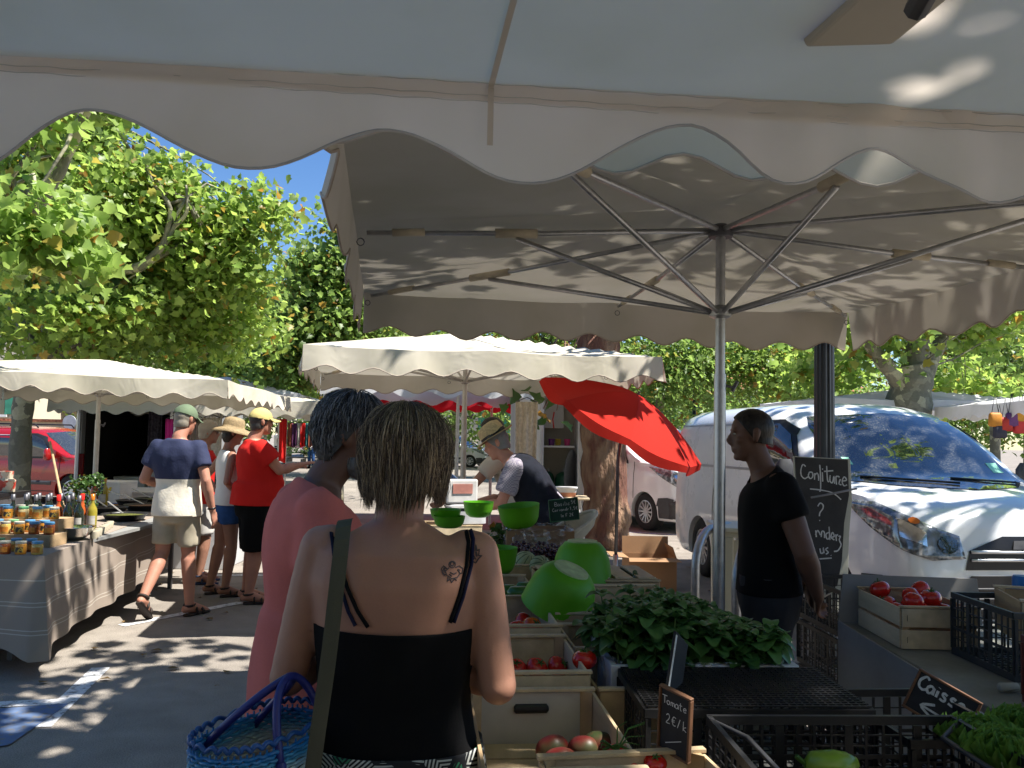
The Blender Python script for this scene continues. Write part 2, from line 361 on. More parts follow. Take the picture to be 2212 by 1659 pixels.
e8=R(8.5)
bigp=parasol('large cream parasol above the black-shirted man, its steel frame seen from below',(.93,3.83),e8,3.25,3.5,2.455,2.62,2.2,cream,hubs=(2.52,2.15),seed=3)
midp=parasol('sunlit cream parasol over the bending man in the straw hat',(-.44,8.03),R(10),2.78,3.0,2.22,2.53,2.02,ecru,fr=alu,seed=11,hubs=(2.42,2.08))
leftp=parasol('white-cream parasol behind the table of honey jars',(-4.5,9.35),R(3),3.55,2.9,2.06,2.32,1.88,ecru,fr=alu,seed=21,tilt=(-.02,-.012),hubs=(2.2,1.94))
parasol('low cream awning parasol in front of the open dark van',(-4.6,13.6),R(2),4.2,2.4,2.02,2.2,1.78,ecru,fr=alu,seed=31,trimmed=False)
parasol('pale parasol beyond the man in the yellow cap',(-6.3,19.0),R(5),3.6,3,2.35,2.75,2.05,white,fr=alu,seed=41,trimmed=False)
parasol('farthest white parasol at the end of the aisle',(-6.9,25.5),R(5),3.4,3,2.3,2.7,1.95,white,fr=alu,seed=43,trimmed=False)
parasol('white parasol between the cream parasol and the red one',(-.75,12.0),R(9),3.6,3,2.33,2.66,2.02,white,fr=alu,seed=51,trimmed=False,hubs=(2.36,2.2),amp=.09,per=.5)
redc=cloth('red_cloth',(.55,.02,.035),.35)
parasol('red scalloped parasol beside the white food trailer',(-.35,15.2),R(6),4.5,3,2.22,2.5,2.0,redc,fr=alu,seed=61,trimmed=False)
parasol('white parasol behind the roof of the big van',(7.6,16.5),R(4),4.6,3.2,2.33,2.62,2.12,white,fr=alu,seed=71,trimmed=False)
parasol('blue-white parasol over hanging bags at the far right',(8.9,13.2),R(-4),3.4,3,2.2,2.48,1.98,white,fr=alu,seed=73,trimmed=False)
# ---------- near parasol we stand under ----------
def nearparasol():
    t=thing('market_parasol','grey-white parasol overhead in the foreground, its scalloped edge across the top of the picture','parasol',(.2,-.7,0),0,'market parasols over the stalls')
    m=cloth('near_cloth',(.80,.715,.655),.48,wr=.7,dirt=.16); a=V((-1.6,.99,0)); b=V((2.3,1.36,0)); up=2.055
    # hem knots (picture u -> height) turned into metres along the edge
    kn=[(-700,400),(-420,262),(-120,360),(190,240),(540,371),(850,281),(1150,389),(1480,279),(1690,406),(1900,320),(2170,430),(2400,350),(2640,450),(2900,370)]
    def edge(u):
        d=ray(u,600); # intersect with vertical plane through a,b
        k=(b-a); tt=(a.x*k.y-a.y*k.x)/(d.x*k.y-d.y*k.x); return tt
    pts=[]
    for u,v in kn:
        tt=edge(u); d=ray(u,v); k=b-a; tt=(a.x*k.y-a.y*k.x)/(d.x*k.y-d.y*k.x); p=V((0,0,H))+d*tt; s=(p-a).dot(k.normalized()); pts.append((s,p.z))
    def hem(s):
        for i in range(len(pts)-1):
            if pts[i][0]<=s<=pts[i+1][0]:
                f=(s-pts[i][0])/(pts[i+1][0]-pts[i][0]); f=.5-.5*math.cos(math.pi*f); return pts[i][1]*(1-f)+pts[i+1][1]*f
        return pts[0][1] if s<pts[0][0] else pts[-1][1]
    k=(b-a).normalized(); Lh=(b-a).length; nr=V((-k.y,k.x,0))
    def fn(i,j):
        s=i*Lh; z=hem(s)*(1-j)+up*j; o=.018*(1-j)*math.sin(s*9)+.01*(1-j)*noise.noise(V((s*6,z*3,1)))+.004*noise.noise(V((s*22,z*4,2)))
        o+=.008*math.exp(-((s-2.45)/.5)**2)*math.sin(s*58+2*math.sin(s*7))*(1-j*.3)+.012*noise.noise(V((s*3.1,j*1.2,7)))
        return a+k*s+nr*(o)+V((0,0,z))
    mb=MB(); mb.grid(fn,240,14); va=mb.build('valance',m,t,True)
    tm=MB(); tm.tube([fn(i/240,0) for i in range(241)],.0022,5); tm.build('hem_trim',pm('hem_tape',(.42,.41,.42),.9),va)
    # seam tape along the top of the valance
    def tp(i,j):
        s=i*Lh; return a+k*s-nr*(.0012+.0006*math.sin(s*31))+V((0,0,up-.022+.03*j+.004*math.sin(s*2.3)))
    mb=MB(); mb.grid(tp,160,2); mb.build('seam_tape',cloth('seam_cloth',(.80,.715,.655),.42),va,True)
    def st(i,j,zo): s=i*Lh; return a+k*s-nr*.0035+V((0,0,up+zo+.004*math.sin(s*2.3)+.001*math.sin(s*90)))
    mb=MB()
    for zo in (-.016,.001,-.0245): mb.tube([st(i/200,0,zo) for i in range(201)],.0006,4)
    mb.build('stitching',pm('thread',(.5,.46,.42),.9),va)
    A=3.3
    def rf(i,j):
        s=i*Lh; dd=j*A; z=up+ .42*min(1,dd/1.65) if dd<1.65 else up+.42*(A-dd)/1.65
        z+=.014*math.sin(s*1.9+1)*min(1,dd*4)+.01*noise.noise(V((s*2.5,dd*2.5,3)))*min(1,dd*6)-.03*math.sin(math.pi*min(1,dd/1.65))
        return a+k*s-nr*dd+V((0,0,z))
    mb=MB(); mb.grid(rf,60,60); mb.build('canopy',m,t,True)
    def bk(i,j): s=i*Lh; return a+k*s-nr*A+V((0,0,up-(.17+scal(i,11,.05))*j))
    mb=MB(); mb.grid(bk,100,4); mb.build('valance',m,t,True)
    br=cloth('brown_tape',(.60,.52,.45),.3)
    def ribp(u,dx):
        tt=edge(u); d=ray(u,300); k2=b-a; tt=(a.x*k2.y-a.y*k2.x)/(d.x*k2.y-d.y*k2.x); return (V((0,0,H))+d*tt-a).dot(k)+dx
    s0=ribp(1058,0)
    def rt(i,j):
        if j<.5: z=hem(s0)+.03+(up-hem(s0)-.03)*j*2; return a+k*(s0+(i-.5)*.008)-nr*.005+V((0,0,z))
        q=(j-.5)*2; p=rf((s0+(i-.5)*.008+.02*q)/Lh,q*.28/A*1.); return p-V((0,0,.004))
    mb=MB(); mb.grid(rt,1,20); mb.build('seam_tape',br,t,True)
    # pole and arms behind / above the camera, one bracket pouch showing at the top edge
    p=MB(); p.tube([(.35,-.55,0),(.35,-.55,2.42)],.024,14); p.build('pole',steel,t,True,auto=40)
    sp=ribp(1735,0); e=rf(sp/Lh,.10); mm=MB(); mm.tube([V((.35,-.55,2.40)),rf(sp/Lh,.085)-V((0,0,.05))],.013,8); mm.build('arm',darksteel,t,True)
    c=a+k*sp-nr*.2+V((0,0,up+.045)); ps=MB()
    f0=[(-.075,.06,.012),(.055,.045,.012),(.10,-.16,.0),(-.02,-.17,.0)]
    vs=[c+k*x+nr*y+V((0,0,z-y*.2)) for x,y,z in f0]+[c+k*x*.8+nr*y+V((0,0,z-.035-y*.2)) for x,y,z in f0]
    ps.add(vs,[(0,1,2,3),(7,6,5,4),(0,4,5,1),(1,5,6,2),(3,7,4,0)]); ps.build('pouch',cloth('pouch_cloth',(.5,.46,.4),.1),t,bevel=.004,fix=True)
    return t
nearparasol()
# ---------- trees ----------
def leafmat(name,c1,c2,tr=.38,br=1):
    if name in MATS: return MATS[name]
    m,n,o=nt(name); N=n.nodes.new; g=N('ShaderNodeNewGeometry'); r=N('ShaderNodeValToRGB'); e=r.color_ramp.elements
    e[0].color=(*c1,1); e[1].color=(*c2,1); e[1].position=.9; x=e.new(.9975); x.color=(.26,.13,.02,1) if br else (*c2,1); lk(n,g.outputs['Random Per Island'],r.inputs[0])
    p=N('ShaderNodeBsdfPrincipled'); lk(n,r.outputs[0],p.inputs[0]); p.inputs['Roughness'].default_value=.42; p.inputs['Specular IOR Level'].default_value=.45
    hs=N('ShaderNodeHueSaturation'); hs.inputs['Value'].default_value=1.9; hs.inputs['Hue'].default_value=.497; lk(n,r.outputs[0],hs.inputs['Color'])
    t=N('ShaderNodeBsdfTranslucent'); lk(n,hs.outputs[0],t.inputs[0]); k=N('ShaderNodeMixShader'); k.inputs[0].default_value=tr
    lk(n,p.outputs[0],k.inputs[1]); lk(n,t.outputs[0],k.inputs[2]); lk(n,k.outputs[0],o.inputs[0]); MATS[name]=m; return m
LF=leafmat('plane_leaf',(.12,.20,.04),(.28,.38,.08),.55); LF2=leafmat('far_leaf',(.10,.17,.04),(.22,.32,.075),.5); LF3=leafmat('dark_leaf',(.03,.08,.015),(.07,.14,.025),.25)
def barkmat():
    m,n,o=nt('plane_bark'); N=n.nodes.new; tc=N('ShaderNodeTexCoord'); v=N('ShaderNodeTexVoronoi'); v.inputs['Scale'].default_value=9; no=N('ShaderNodeTexNoise'); no.inputs['Scale'].default_value=4; no.inputs['Detail'].default_value=6
    mx=N('ShaderNodeMix'); mx.data_type='RGBA'; mx.inputs[0].default_value=.25; lk(n,tc.outputs['Object'],mx.inputs[6]); lk(n,tc.outputs['Object'],no.inputs[0]); lk(n,no.outputs['Color'],mx.inputs[7]); lk(n,mx.outputs[2],v.inputs[0])
    r=N('ShaderNodeValToRGB'); e=r.color_ramp.elements; e[0].position=.25; e[0].color=(.17,.16,.115,1); e[1].position=.8; e[1].color=(.42,.39,.26,1); q=e.new(.55); q.color=(.24,.225,.16,1)
    s=N('ShaderNodeSeparateColor'); lk(n,v.outputs['Color'],s.inputs[0]); lk(n,s.outputs[0],r.inputs[0]); r.color_ramp.interpolation='CONSTANT'
    n2=N('ShaderNodeTexNoise'); n2.inputs['Scale'].default_value=25; n2.inputs['Detail'].default_value=5; lk(n,tc.outputs['Object'],n2.inputs[0])
    mr=N('ShaderNodeMapRange'); mr.inputs[3].default_value=.7; mr.inputs[4].default_value=1.25; lk(n,n2.outputs[0],mr.inputs[0]); k=N('ShaderNodeMix'); k.data_type='RGBA'; k.blend_type='MULTIPLY'; k.inputs[0].default_value=1; lk(n,r.outputs[0],k.inputs[6]); lk(n,mr.outputs[0],k.inputs[7])
    p=N('ShaderNodeBsdfPrincipled'); lk(n,k.outputs[2],p.inputs[0]); p.inputs['Roughness'].default_value=.85; bp=N('ShaderNodeBump'); bp.inputs['Strength'].default_value=.5; bp.inputs['Distance'].default_value=.02; lk(n,n2.outputs[0],bp.inputs['Height']); lk(n,bp.outputs[0],p.inputs['Normal']); lk(n,p.outputs[0],o.inputs[0]); return m
BK=barkmat()
BKR=pm('red_lit_bark',(.15,.065,.045),.95,0,.45,5,1.,18,stretch=(1,1,.3),alt=(.30,.19,.12),amix=(.42,.6),bdist=.09)  # bark colour reddened for the light falling through the red sunshade
_a=[0,28,52,80,115,150,180]
_lobe=[(0,-.38),(.26,-.36),(.50,-.22),(.38,.0),(.52,.24),(.28,.26),(0,.60),(-.28,.26),(-.52,.24),(-.38,.0),(-.50,-.22),(-.26,-.36)]
_dia=[(0,-.5),(.42,-.05),(.12,.15),(0,.5),(-.36,.08),(-.1,-.1)]
def leaves(name,blobs,size,mat,parent,lobed=False,per=14,cl=.22,seed=0,droop=.35):
    g=np.random.default_rng(seed+17); C=[]
    for c,r,n in blobs:
        d=g.normal(size=(n,3)); d/=np.linalg.norm(d,axis=1)[:,None]; rad=g.random(n)**.42*(1+.16*np.abs(g.normal(size=n)))
        k=np.array(c)+d*rad[:,None]*np.array(r); m=g.integers(per//2,per*3//2,n)
        C.append(np.repeat(k,m,0)+g.normal(size=(m.sum(),3))*np.array([cl,cl,cl*.6]))
    C=np.concatenate(C); n=len(C)
    nr=g.normal(size=(n,3))*.75+np.array([.25,-.1,.75]); nr/=np.linalg.norm(nr,axis=1)[:,None]
    a=g.normal(size=(n,3))+np.array([0,0,-droop*2]); a-=nr*(a*nr).sum(1)[:,None]; a/=np.linalg.norm(a,axis=1)[:,None]; b=np.cross(nr,a)
    sh=np.array(_lobe if lobed else _dia); K=len(sh); sz=size*(.55+.75*g.random(n))
    fold=np.abs(sh[:,0])*(.35 if lobed else .3); curl=-(sh[:,1]**2)*.25
    vs=C[:,None,:]+sz[:,None,None]*(sh[None,:,1,None]*a[:,None,:]+sh[None,:,0,None]*b[:,None,:]+(fold+curl)[None,:,None]*nr[:,None,:])
    if lobed:
        vs=np.concatenate([C[:,None,:],vs],1); tri=np.array([(0,1+i,1+(i+1)%K) for i in range(K)]); K+=1
    else: tri=np.array([(0,1,2),(0,2,3),(0,3,4),(0,4,5)])
    idx=(np.arange(n)*K)[:,None,None]+tri[None]; idx=idx.reshape(-1,3); vs=vs.reshape(-1,3)
    me=bpy.data.meshes.new(name); me.vertices.add(len(vs)); me.vertices.foreach_set('co',vs.astype(np.float32).ravel())
    me.loops.add(idx.size); me.loops.foreach_set('vertex_index',idx.astype(np.int32).ravel()); me.polygons.add(len(idx))
    me.polygons.foreach_set('loop_start',np.arange(len(idx),dtype=np.int32)*3); me.polygons.foreach_set('loop_total',np.full(len(idx),3,dtype=np.int32)); me.update(calc_edges=True)
    if parent is not None: me.transform(WM[parent.name].inverted())
    return fin(name,me,mat,parent)
def smoothpath(p,r,k=4):
    p=[V(x) for x in p]; q=[];s=[]
    for i in range(len(p)-1):
        p0,p1,p2,p3=p[max(0,i-1)],p[i],p[i+1],p[min(len(p)-1,i+2)]
        for j in range(k):
            t=j/k; q.append(.5*((2*p1)+(p2-p0)*t+(2*p0-5*p1+4*p2-p3)*t*t+(3*p1-p0-3*p2+p3)*t**3)); s.append(r[i]*(1-t)+r[i+1]*t)
    return q+[p[-1]],s+[r[-1]]
def tree(label,base,limbs,blobs,leaf=.17,mat=LF,lobed=False,per=14,cl=.24,seed=0,twigs=40,bark=BK,group='plane trees round the market square',lump=.0):
    t=thing('plane_tree',label,'tree',base,0,group); mb=MB()
    g=random.Random(seed)
    for pts,rr in limbs:
        q,s=smoothpath(pts,rr)
        s=[x*(1+.08*math.sin(i*1.7+seed)) for i,x in enumerate(s)]; mb.tube(q,s,12 if rr[0]>.08 else 8)
    ends=[pts[-1] for pts,rr in limbs]
    for i in range(twigs):
        c,r,n=g.choice(blobs); L=g.choice(limbs)[0]; st=V(L[-1])*.5+V(L[-2])*.5 if len(L)>1 else V(L[0])
        e=V(c)+V([g.uniform(-.8,.8)*x for x in r]); m=st.lerp(e,.5)+V((g.uniform(-.3,.3),g.uniform(-.3,.3),g.uniform(-.1,.35))); mb.tube([st,st.lerp(m,.6),m,m.lerp(e,.5)+V((0,0,.08)),e],[.022,.019,.015,.010,.005],5)
    if lump:
        for p in mb.v: 
            k=noise.noise(p*3.1)*lump+noise.noise(p*8)*lump*.5; d=V((p.x-base[0],p.y-base[1],0)); d.normalize(); p+=d*k
    mb.build('trunk',bark,t,True); leaves('crown',blobs,leaf,mat,t,lobed,per,cl,seed); return t
def B(u,v,Y,ru,rv,n,ry=None):
    """crown blob centred where the photo shows it at distance Y; ru, rv in picture units -> metres"""
    c=P(u,v,Y); return (tuple(c),(ru*Y/F,ry or (ru+rv)*.5*Y/F,rv*Y/F),n)
# left plane tree, D 12
D=12.
tb=G(38,1165); tb=P(38,1165,D); tb.z=0
L=lambda *q:[P(u,v,y) for u,v,y in q]
lim=[([V((tb.x,tb.y,0)),P(42,1060,D),P(46,930,D),P(58,840,D),P(104,752,D)],[.19,.15,.14,.135,.15]),
 (L((108,756,D),(112,649,D),(159,590,D-.2),(221,585,D-.5),(303,576,D-.8),(352,529,D-.9),(376,490,D-.9),(403,459,D-1),(402,400,D-1)),[.12,.10,.08,.068,.066,.048,.035,.022,.012]),
 (L((104,752,D),(190,690,D+.3),(232,655,D+.5),(330,610,D+.6),(430,560,D+.5)),[.10,.08,.062,.035,.015]),
 (L((352,529,D-.9),(368,450,D-1),(330,395,D-1.1),(310,330,D-1.2)),[.04,.03,.022,.01]),(L((303,576,D-.8),(390,530,D-.6),(470,500,D-.4),(540,450,D-.3)),[.045,.035,.025,.012]),
 (L((232,655,D+.5),(228,560,D+.6),(232,450,D+.7),(240,330,D+.8),(250,200,D+.8)),[.075,.065,.05,.035,.02]),
 (L((80,800,D),(40,690,D+.4),(-20,600,D+.6),(-60,480,D+.5)),[.12,.09,.07,.04])]
bl_=[B(265,450,D-.6,115,90,130),B(450,545,D-.2,92,70,90),B(548,462,D-.2,48,34,26),B(325,410,D-.4,85,50,50),B(120,690,D-.9,110,60,42),B(250,655,D-.6,90,50,34),B(200,600,D+.9,190,110,80),B(150,480,D+1.2,170,120,80),B(60,620,D+1.5,150,110,60),B(420,640,D+.6,120,70,60),B(150,240,D,110,80,80),B(60,300,D+.6,130,110,70),B(290,700,D+1.2,170,60,80),B(480,600,D,70,50,40),B(120,720,D+1.6,170,60,80),B(330,520,D+.8,170,100,90),B(500,700,D+1,120,60,50),B(30,420,D+1.5,120,120,60)]
tree('big plane tree on the left, pale bare limbs showing through bright leaves',(tb.x,tb.y,0),lim,bl_,.115,LF,True,27,.27,3,twigs=60)
# nearer branch of a plane tree just off to the left (large bright leaves)
D=7.2
b0=P(-330,900,8.4); b0.z=0
lim=[([b0,b0+V((.1,0,1.6)),P(-200,520,8.0),P(-60,420,7.8),P(60,420,7.6)],[.2,.15,.10,.06,.04]),(L((-200,520,8),(40,470,7.6),(112,390,7.5),(152,312,7.5),(186,235,7.4),(230,100,7.2)),[.10,.08,.065,.058,.048,.03]),(L((-60,420,7.8),(60,480,7.0),(140,500,6.6)),[.05,.03,.012])]
tree('nearer plane tree at the left edge with large yellow-green leaves',tuple(b0),lim,[B(70,480,6.9,110,42,24),B(60,545,6.8,80,30,15),B(60,270,7.3,110,40,15),B(190,190,7.6,90,60,30),B(-150,480,7.6,200,160,50),B(165,560,6.9,30,30,7)],.12,leafmat('bright_leaf',(.15,.24,.05),(.30,.41,.10),.5),True,20,.18,5,twigs=8)
# right side of the sky gap
D=19.
b0=P(720,1020,D); b0.z=0
tree('dark plane tree to the right of the blue gap in the sky',tuple(b0),[([b0,P(722,900,D),P(728,780,D),P(740,650,D)],[.24,.2,.17,.12]),(L((728,780,D),(680,690,D),(650,600,D)),[.1,.07,.03]),(L((740,650,D),(780,560,D),(800,480,D)),[.1,.07,.04])],
 [B(745,625,D,80,75,120),B(790,500,D,38,55,45),B(672,580,D-.4,38,32,24),B(700,720,D-.3,110,80,110),B(820,640,D+.6,130,150,130),B(640,780,D-.5,90,60,50)],.135,LF2,True,32,.34,7)
D=24.
b0=P(560,1040,D); b0.z=0
tree('plane tree filling the gap low behind the white-topped stalls',tuple(b0),[([b0,P(560,900,D),P(555,780,D),P(560,700,D)],[.22,.19,.16,.1])],[B(490,710,D,150,95,200),B(600,690,D+.6,95,70,90),B(560,800,D-.5,190,80,190),B(400,760,D,150,80,130)],.135,LF2,True,32,.344,8)
D=30.
for (u,lab,bs) in ((330,'leafy tree far behind the left stall, half hidden by the plane tree',[(300,700,210,130,190),(120,720,190,130,160),(250,560,190,90,110)]),(860,'tree far behind the cream parasols in the middle',[(820,790,160,70,170),(960,760,170,60,160),(700,830,110,50,80)]),
  (1420,'dense tree behind the red parasol and lamp post',[(1330,760,150,75,150),(1450,800,140,75,170),(1560,760,120,70,120)]),(1700,'light green tree between the steel pole and the dark post',[(1660,790,120,75,150),(1760,760,120,80,140)]),
  (2150,'shrubby tree behind the parasols at the far right',[(2160,760,150,110,230),(2060,800,100,60,90),(2290,740,150,120,120)]),(1180,'tree filling the strip above the cream parasol',[(1130,700,180,60,120),(1250,690,140,60,80)])):
    b0=P(u,1010,D); b0.z=0; c0=bs[0]
    tree(lab,tuple(b0),[([b0,P(u,900,D),P(u+8,820,D),P(c0[0],c0[1],D)],[.2,.17,.13,.07])],[B(a,b,D+random.uniform(-1,1),c,d,n) for a,b,c,d,n in bs],.22,random.choice([LF2,LF2,LF]),False,18,.42,u)
# forked plane at the right behind the van
D=15.
b0=P(1960,1010,D); b0.z=0
tree('forked grey plane tree trunk rising behind the big white van',tuple(b0),[([b0,P(1962,900,D),P(1968,830,D),P(1962,790,D)],[.40,.37,.36,.30]),(L((1950,830,D),(1915,790,D-.2),(1885,752,D-.4),(1850,690,D-.4),(1800,560,D-.2)),[.17,.14,.11,.09,.05]),(L((1975,820,D),(1982,760,D),(1992,700,D),(1996,600,D+.2)),[.27,.2,.2,.13]),(L((1990,820,D),(2020,760,D+.2),(2048,700,D+.4),(2070,610,D+.5)),[.18,.13,.12,.08])],
 [B(1880,700,D-.3,110,70,50),B(2120,700,D+.6,110,70,60),B(1800,790,D+1.8,90,60,45),B(2000,560,D,200,80,80),B(2170,640,D-.5,80,50,30),B(2080,830,D+2,90,40,40)],.15,LF,True,18,.26,12)
# tree whose bark colour carries the red sunshade's light; its crown stands over the stalls
D=12.4
b0=P(1308,1168,D); b0.z=0
tt=tree('plane tree with thick red-brown flaking trunk beside the red sunshade',tuple(b0),[([b0+V((0,0,-.05)),b0+V((0,0,.12)),b0+V((0,0,.5)),P(1306,1000,D),P(1302,900,D),P(1296,800,D),P(1290,700,D),P(1270,560,D)],[.5,.40,.33,.315,.32,.31,.27,.2]),
 ([P(1290,700,D),P(1450,520,D-.5),P(1600,400,D-1)],[.18,.13,.08]),([P(1270,560,D),P(1150,420,D),P(1060,300,D)],[.14,.1,.06]),([P(1270,560,D),P(1300,300,D+1)],[.15,.08])],
 [((1.6,12.6,6.2),(2.0,2.4,1.2),90),((3.2,11.2,6.0),(2.2,2.0,1.1),70),((.8,10.9,5.4),(1.4,1.2,.6),30),((1.3,12.1,3.95),(1.6,.8,.22),20),((2.5,6.8,4.5),(.9,.8,.4),13),(tuple(P(1195,876,9.6)),(.2,.15,.1),1)],.18,LF3,True,10,.2,14,bark=BKR,lump=.05)
# tree out to the right whose crown stands over the camera and dapples the parasols, ground and van
tree('plane tree outside the frame on the right, its crown spreading overhead',(6.6,2.6,0),[([V((6.6,2.6,0)),V((6.5,2.6,2)),V((6.2,2.5,4.2))],[.34,.3,.26]),([V((6.2,2.5,4.2)),V((4.6,2.2,5.6)),V((2.5,2.0,6.6))],[.18,.12,.06]),([V((6.2,2.5,4.2)),V((6.5,4.6,5.2)),V((6.8,7.4,6.2))],[.16,.11,.05])],
 [((1.2,2.9,6.4),(2.1,1.35,.8),110),((3.6,1.9,6.6),(2.2,2.0,1.0),130),((.3,.9,6.8),(1.8,1.5,.7),50),((6.6,7.5,6.3),(2.0,1.5,.8),55),((5.6,4.2,6.8),(1.6,1.4,.8),40),((-.4,3.3,6.6),(.9,.7,.5),16),((.2,4.7,6.3),(1.3,.9,.5),34),((-.9,2.9,6.2),(1.0,1.2,.4),24),((1.8,-1.2,6.5),(3.2,2.0,.9),130),((2.8,.6,6.9),(2.6,1.0,.7),80)],.19,LF,True,13,.26,21,twigs=30)

D=40.
for i,(u,v,ru,rv,nn) in enumerate([(60,850,190,90,110),(250,840,190,80,110),(430,850,190,80,110),(620,850,190,90,120),(800,860,190,80,110),(980,860,180,70,90),(1150,870,180,70,80),(1330,870,180,75,100),(1500,860,180,85,110),(1680,870,180,80,110),(1860,860,180,90,110),(2040,860,180,90,110),(2220,850,180,100,110)]):
    b0=P(u,1000,D+i%3); b0.z=0
    tree('distant tree in the row closing the square, %s'%['leftmost, behind the cream house','beside the tiled roof','behind the round sign','above the dark van','behind the grey-haired man and the couple','behind the head of the man in pink','behind the pole of the middle parasol','above the white trailer','between the red sunshade and the steel pole','behind the far lamp post','left of the dark post','behind the forked plane trunk','at the right edge'][i],tuple(b0),[([b0,P(u,900,D),P(u,v,D)],[.22,.18,.08])],[B(u,v,D,ru,rv,nn),B(u,v+60,D,ru*.8,rv*.5,nn//3)],.26,LF2,False,22,.5,40+i,twigs=10)

# unseen trees added behind the viewer to shade the foreground; glass can reflect them
for i,(x,y,r) in enumerate(((-3.5,-7.5,3.2),(2.6,-8.5,3.4),(8.5,-6.0,3.2),(-8.5,-6.5,3.0))):
    tree('plane tree added behind the viewer for shade, %s'%['left of the middle one','the middle one','at the far right','at the far left'][i],(x,y,0),[([V((x,y,0)),V((x,y,2)),V((x+.2,y,4))],[.3,.26,.2]),([V((x+.2,y,4)),V((x-.8,y+1,5.5))],[.14,.06])],[((x,y,5.2),(r,r,1.8),150),((x+.5,y+2.6,6.2),(r*.8,1.8,.8),50),((x,y-1,3.2),(r,1.4,1.0),50)],.24,LF3,False,12,.4,60+i,twigs=12)
# ---------- vehicles ----------
paintw=pm('white_paint',(.80,.81,.82),.28,0,.02,3,coat=.8); paintr=pm('red_paint',(.30,.008,.008),.25,0,.05,3,coat=.9); paints=pm('silver_paint',(.55,.57,.6),.3,.5,.03,3,coat=.6)
rubber=pm('tyre_rubber',(.022,.022,.022),.85,0,.2,20,.3,80); plast=pm('grey_bumper_plastic',(.05,.05,.055),.55,0,.12,20,.1,200); blackp=pm('black_trim',(.012,.012,.014),.35); rimm=pm('alloy_rim',(.55,.56,.58),.3,.7,.05,20)
def glassmat(name,col,dust=.15,rough=.04):
    m,n,o=nt(name); N=n.nodes.new; tc=N('ShaderNodeTexCoord'); a=N('ShaderNodeTexNoise'); a.inputs['Scale'].default_value=60; a.inputs['Detail'].default_value=8; lk(n,tc.outputs['Object'],a.inputs[0])
    r=N('ShaderNodeValToRGB'); r.color_ramp.elements[0].position=.5; r.color_ramp.elements[1].position=.72; r.color_ramp.elements[0].color=(0,0,0,1); r.color_ramp.elements[1].color=(dust*2.2,)*3+(1,); lk(n,a.outputs[0],r.inputs[0])
    p=N('ShaderNodeBsdfPrincipled'); p.inputs[0].default_value=(*col,1); p.inputs['Roughness'].default_value=rough; p.inputs['Specular IOR Level'].default_value=1.; p.inputs['Coat Weight'].default_value=1; p.inputs['Coat Roughness'].default_value=.02; p.inputs['Coat IOR'].default_value=1.5
    d=N('ShaderNodeBsdfDiffuse'); d.inputs[0].default_value=(.5,.48,.42,1); x=N('ShaderNodeMixShader'); ad=N('ShaderNodeMath'); ad.operation='ADD'; ad.inputs[1].default_value=dust*.25; ad.use_clamp=True; s=N('ShaderNodeSeparateColor'); lk(n,r.outputs[0],s.inputs[0]); lk(n,s.outputs[0],ad.inputs[0])
    lk(n,ad.outputs[0],x.inputs[0]); lk(n,p.outputs[0],x.inputs[1]); lk(n,d.outputs[0],x.inputs[2]); lk(n,x.outputs[0],o.inputs[0]); return m
glassw=glassmat('dusty_windscreen',(.012,.018,.024),.07); glassd=glassmat('side_glass',(.008,.01,.012),.03)
lampg=pm('headlamp_glass',(.12,.13,.14),.08,.3,.3,18,coat=1,alt=(.35,.37,.4),amix=(.45,.6)); lampc=pm('headlamp_chrome',(.75,.76,.78),.12,1); orange=pm('indicator_orange',(.7,.16,.02),.3)
# van stations: y from the front bumper backwards, then half-section (w,z) x7
VAN=[(0.00,[(.60,.30),(.72,.34),(.78,.48),(.78,.60),(.62,.76),(.45,.82),(0,.84)]),
(.06,[(.68,.24),(.80,.28),(.86,.45),(.86,.70),(.77,.95),(.55,1.03),(0,1.06)]),
(.20,[(.72,.20),(.86,.24),(.91,.45),(.91,.76),(.88,1.03),(.68,1.12),(0,1.15)]),
(.50,[(.80,.20),(.93,.23),(.965,.45),(.965,.84),(.93,1.10),(.78,1.18),(0,1.22)]),
(.95,[(.85,.22),(.95,.24),(.975,.48),(.975,.88),(.945,1.13),(.84,1.23),(0,1.28)]),
(1.15,[(.85,.22),(.95,.24),(.975,.48),(.975,.86),(.945,1.12),(.86,1.27),(0,1.36)]),
(1.55,[(.85,.22),(.95,.24),(.975,.48),(.975,.88),(.945,1.14),(.87,1.50),(0,1.66)]),
(1.95,[(.85,.22),(.95,.24),(.975,.48),(.975,.88),(.945,1.15),(.865,1.70),(0,1.88)]),
(2.30,[(.85,.22),(.95,.24),(.975,.48),(.975,.88),(.95,1.16),(.868,1.80),(0,1.95)]),
(3.20,[(.85,.22),(.95,.24),(.975,.48),(.975,.88),(.95,1.16),(.87,1.83),(0,1.965)]),
(4.70,[(.85,.22),(.95,.24),(.975,.48),(.975,.88),(.95,1.16),(.87,1.82),(0,1.955)]),
(4.95,[(.80,.26),(.92,.30),(.955,.48),(.955,.88),(.93,1.16),(.83,1.78),(0,1.91)]),
(5.00,[(.70,.34),(.85,.38),(.90,.50),(.90,.88),(.87,1.14),(.70,1.72),(0,1.80)])]
def cr(p0,p1,p2,p3,t): return .5*((2*p1)+(p2-p0)*t+(2*p0-5*p1+4*p2-p3)*t*t+(3*p1-p0-3*p2+p3)*t**3)
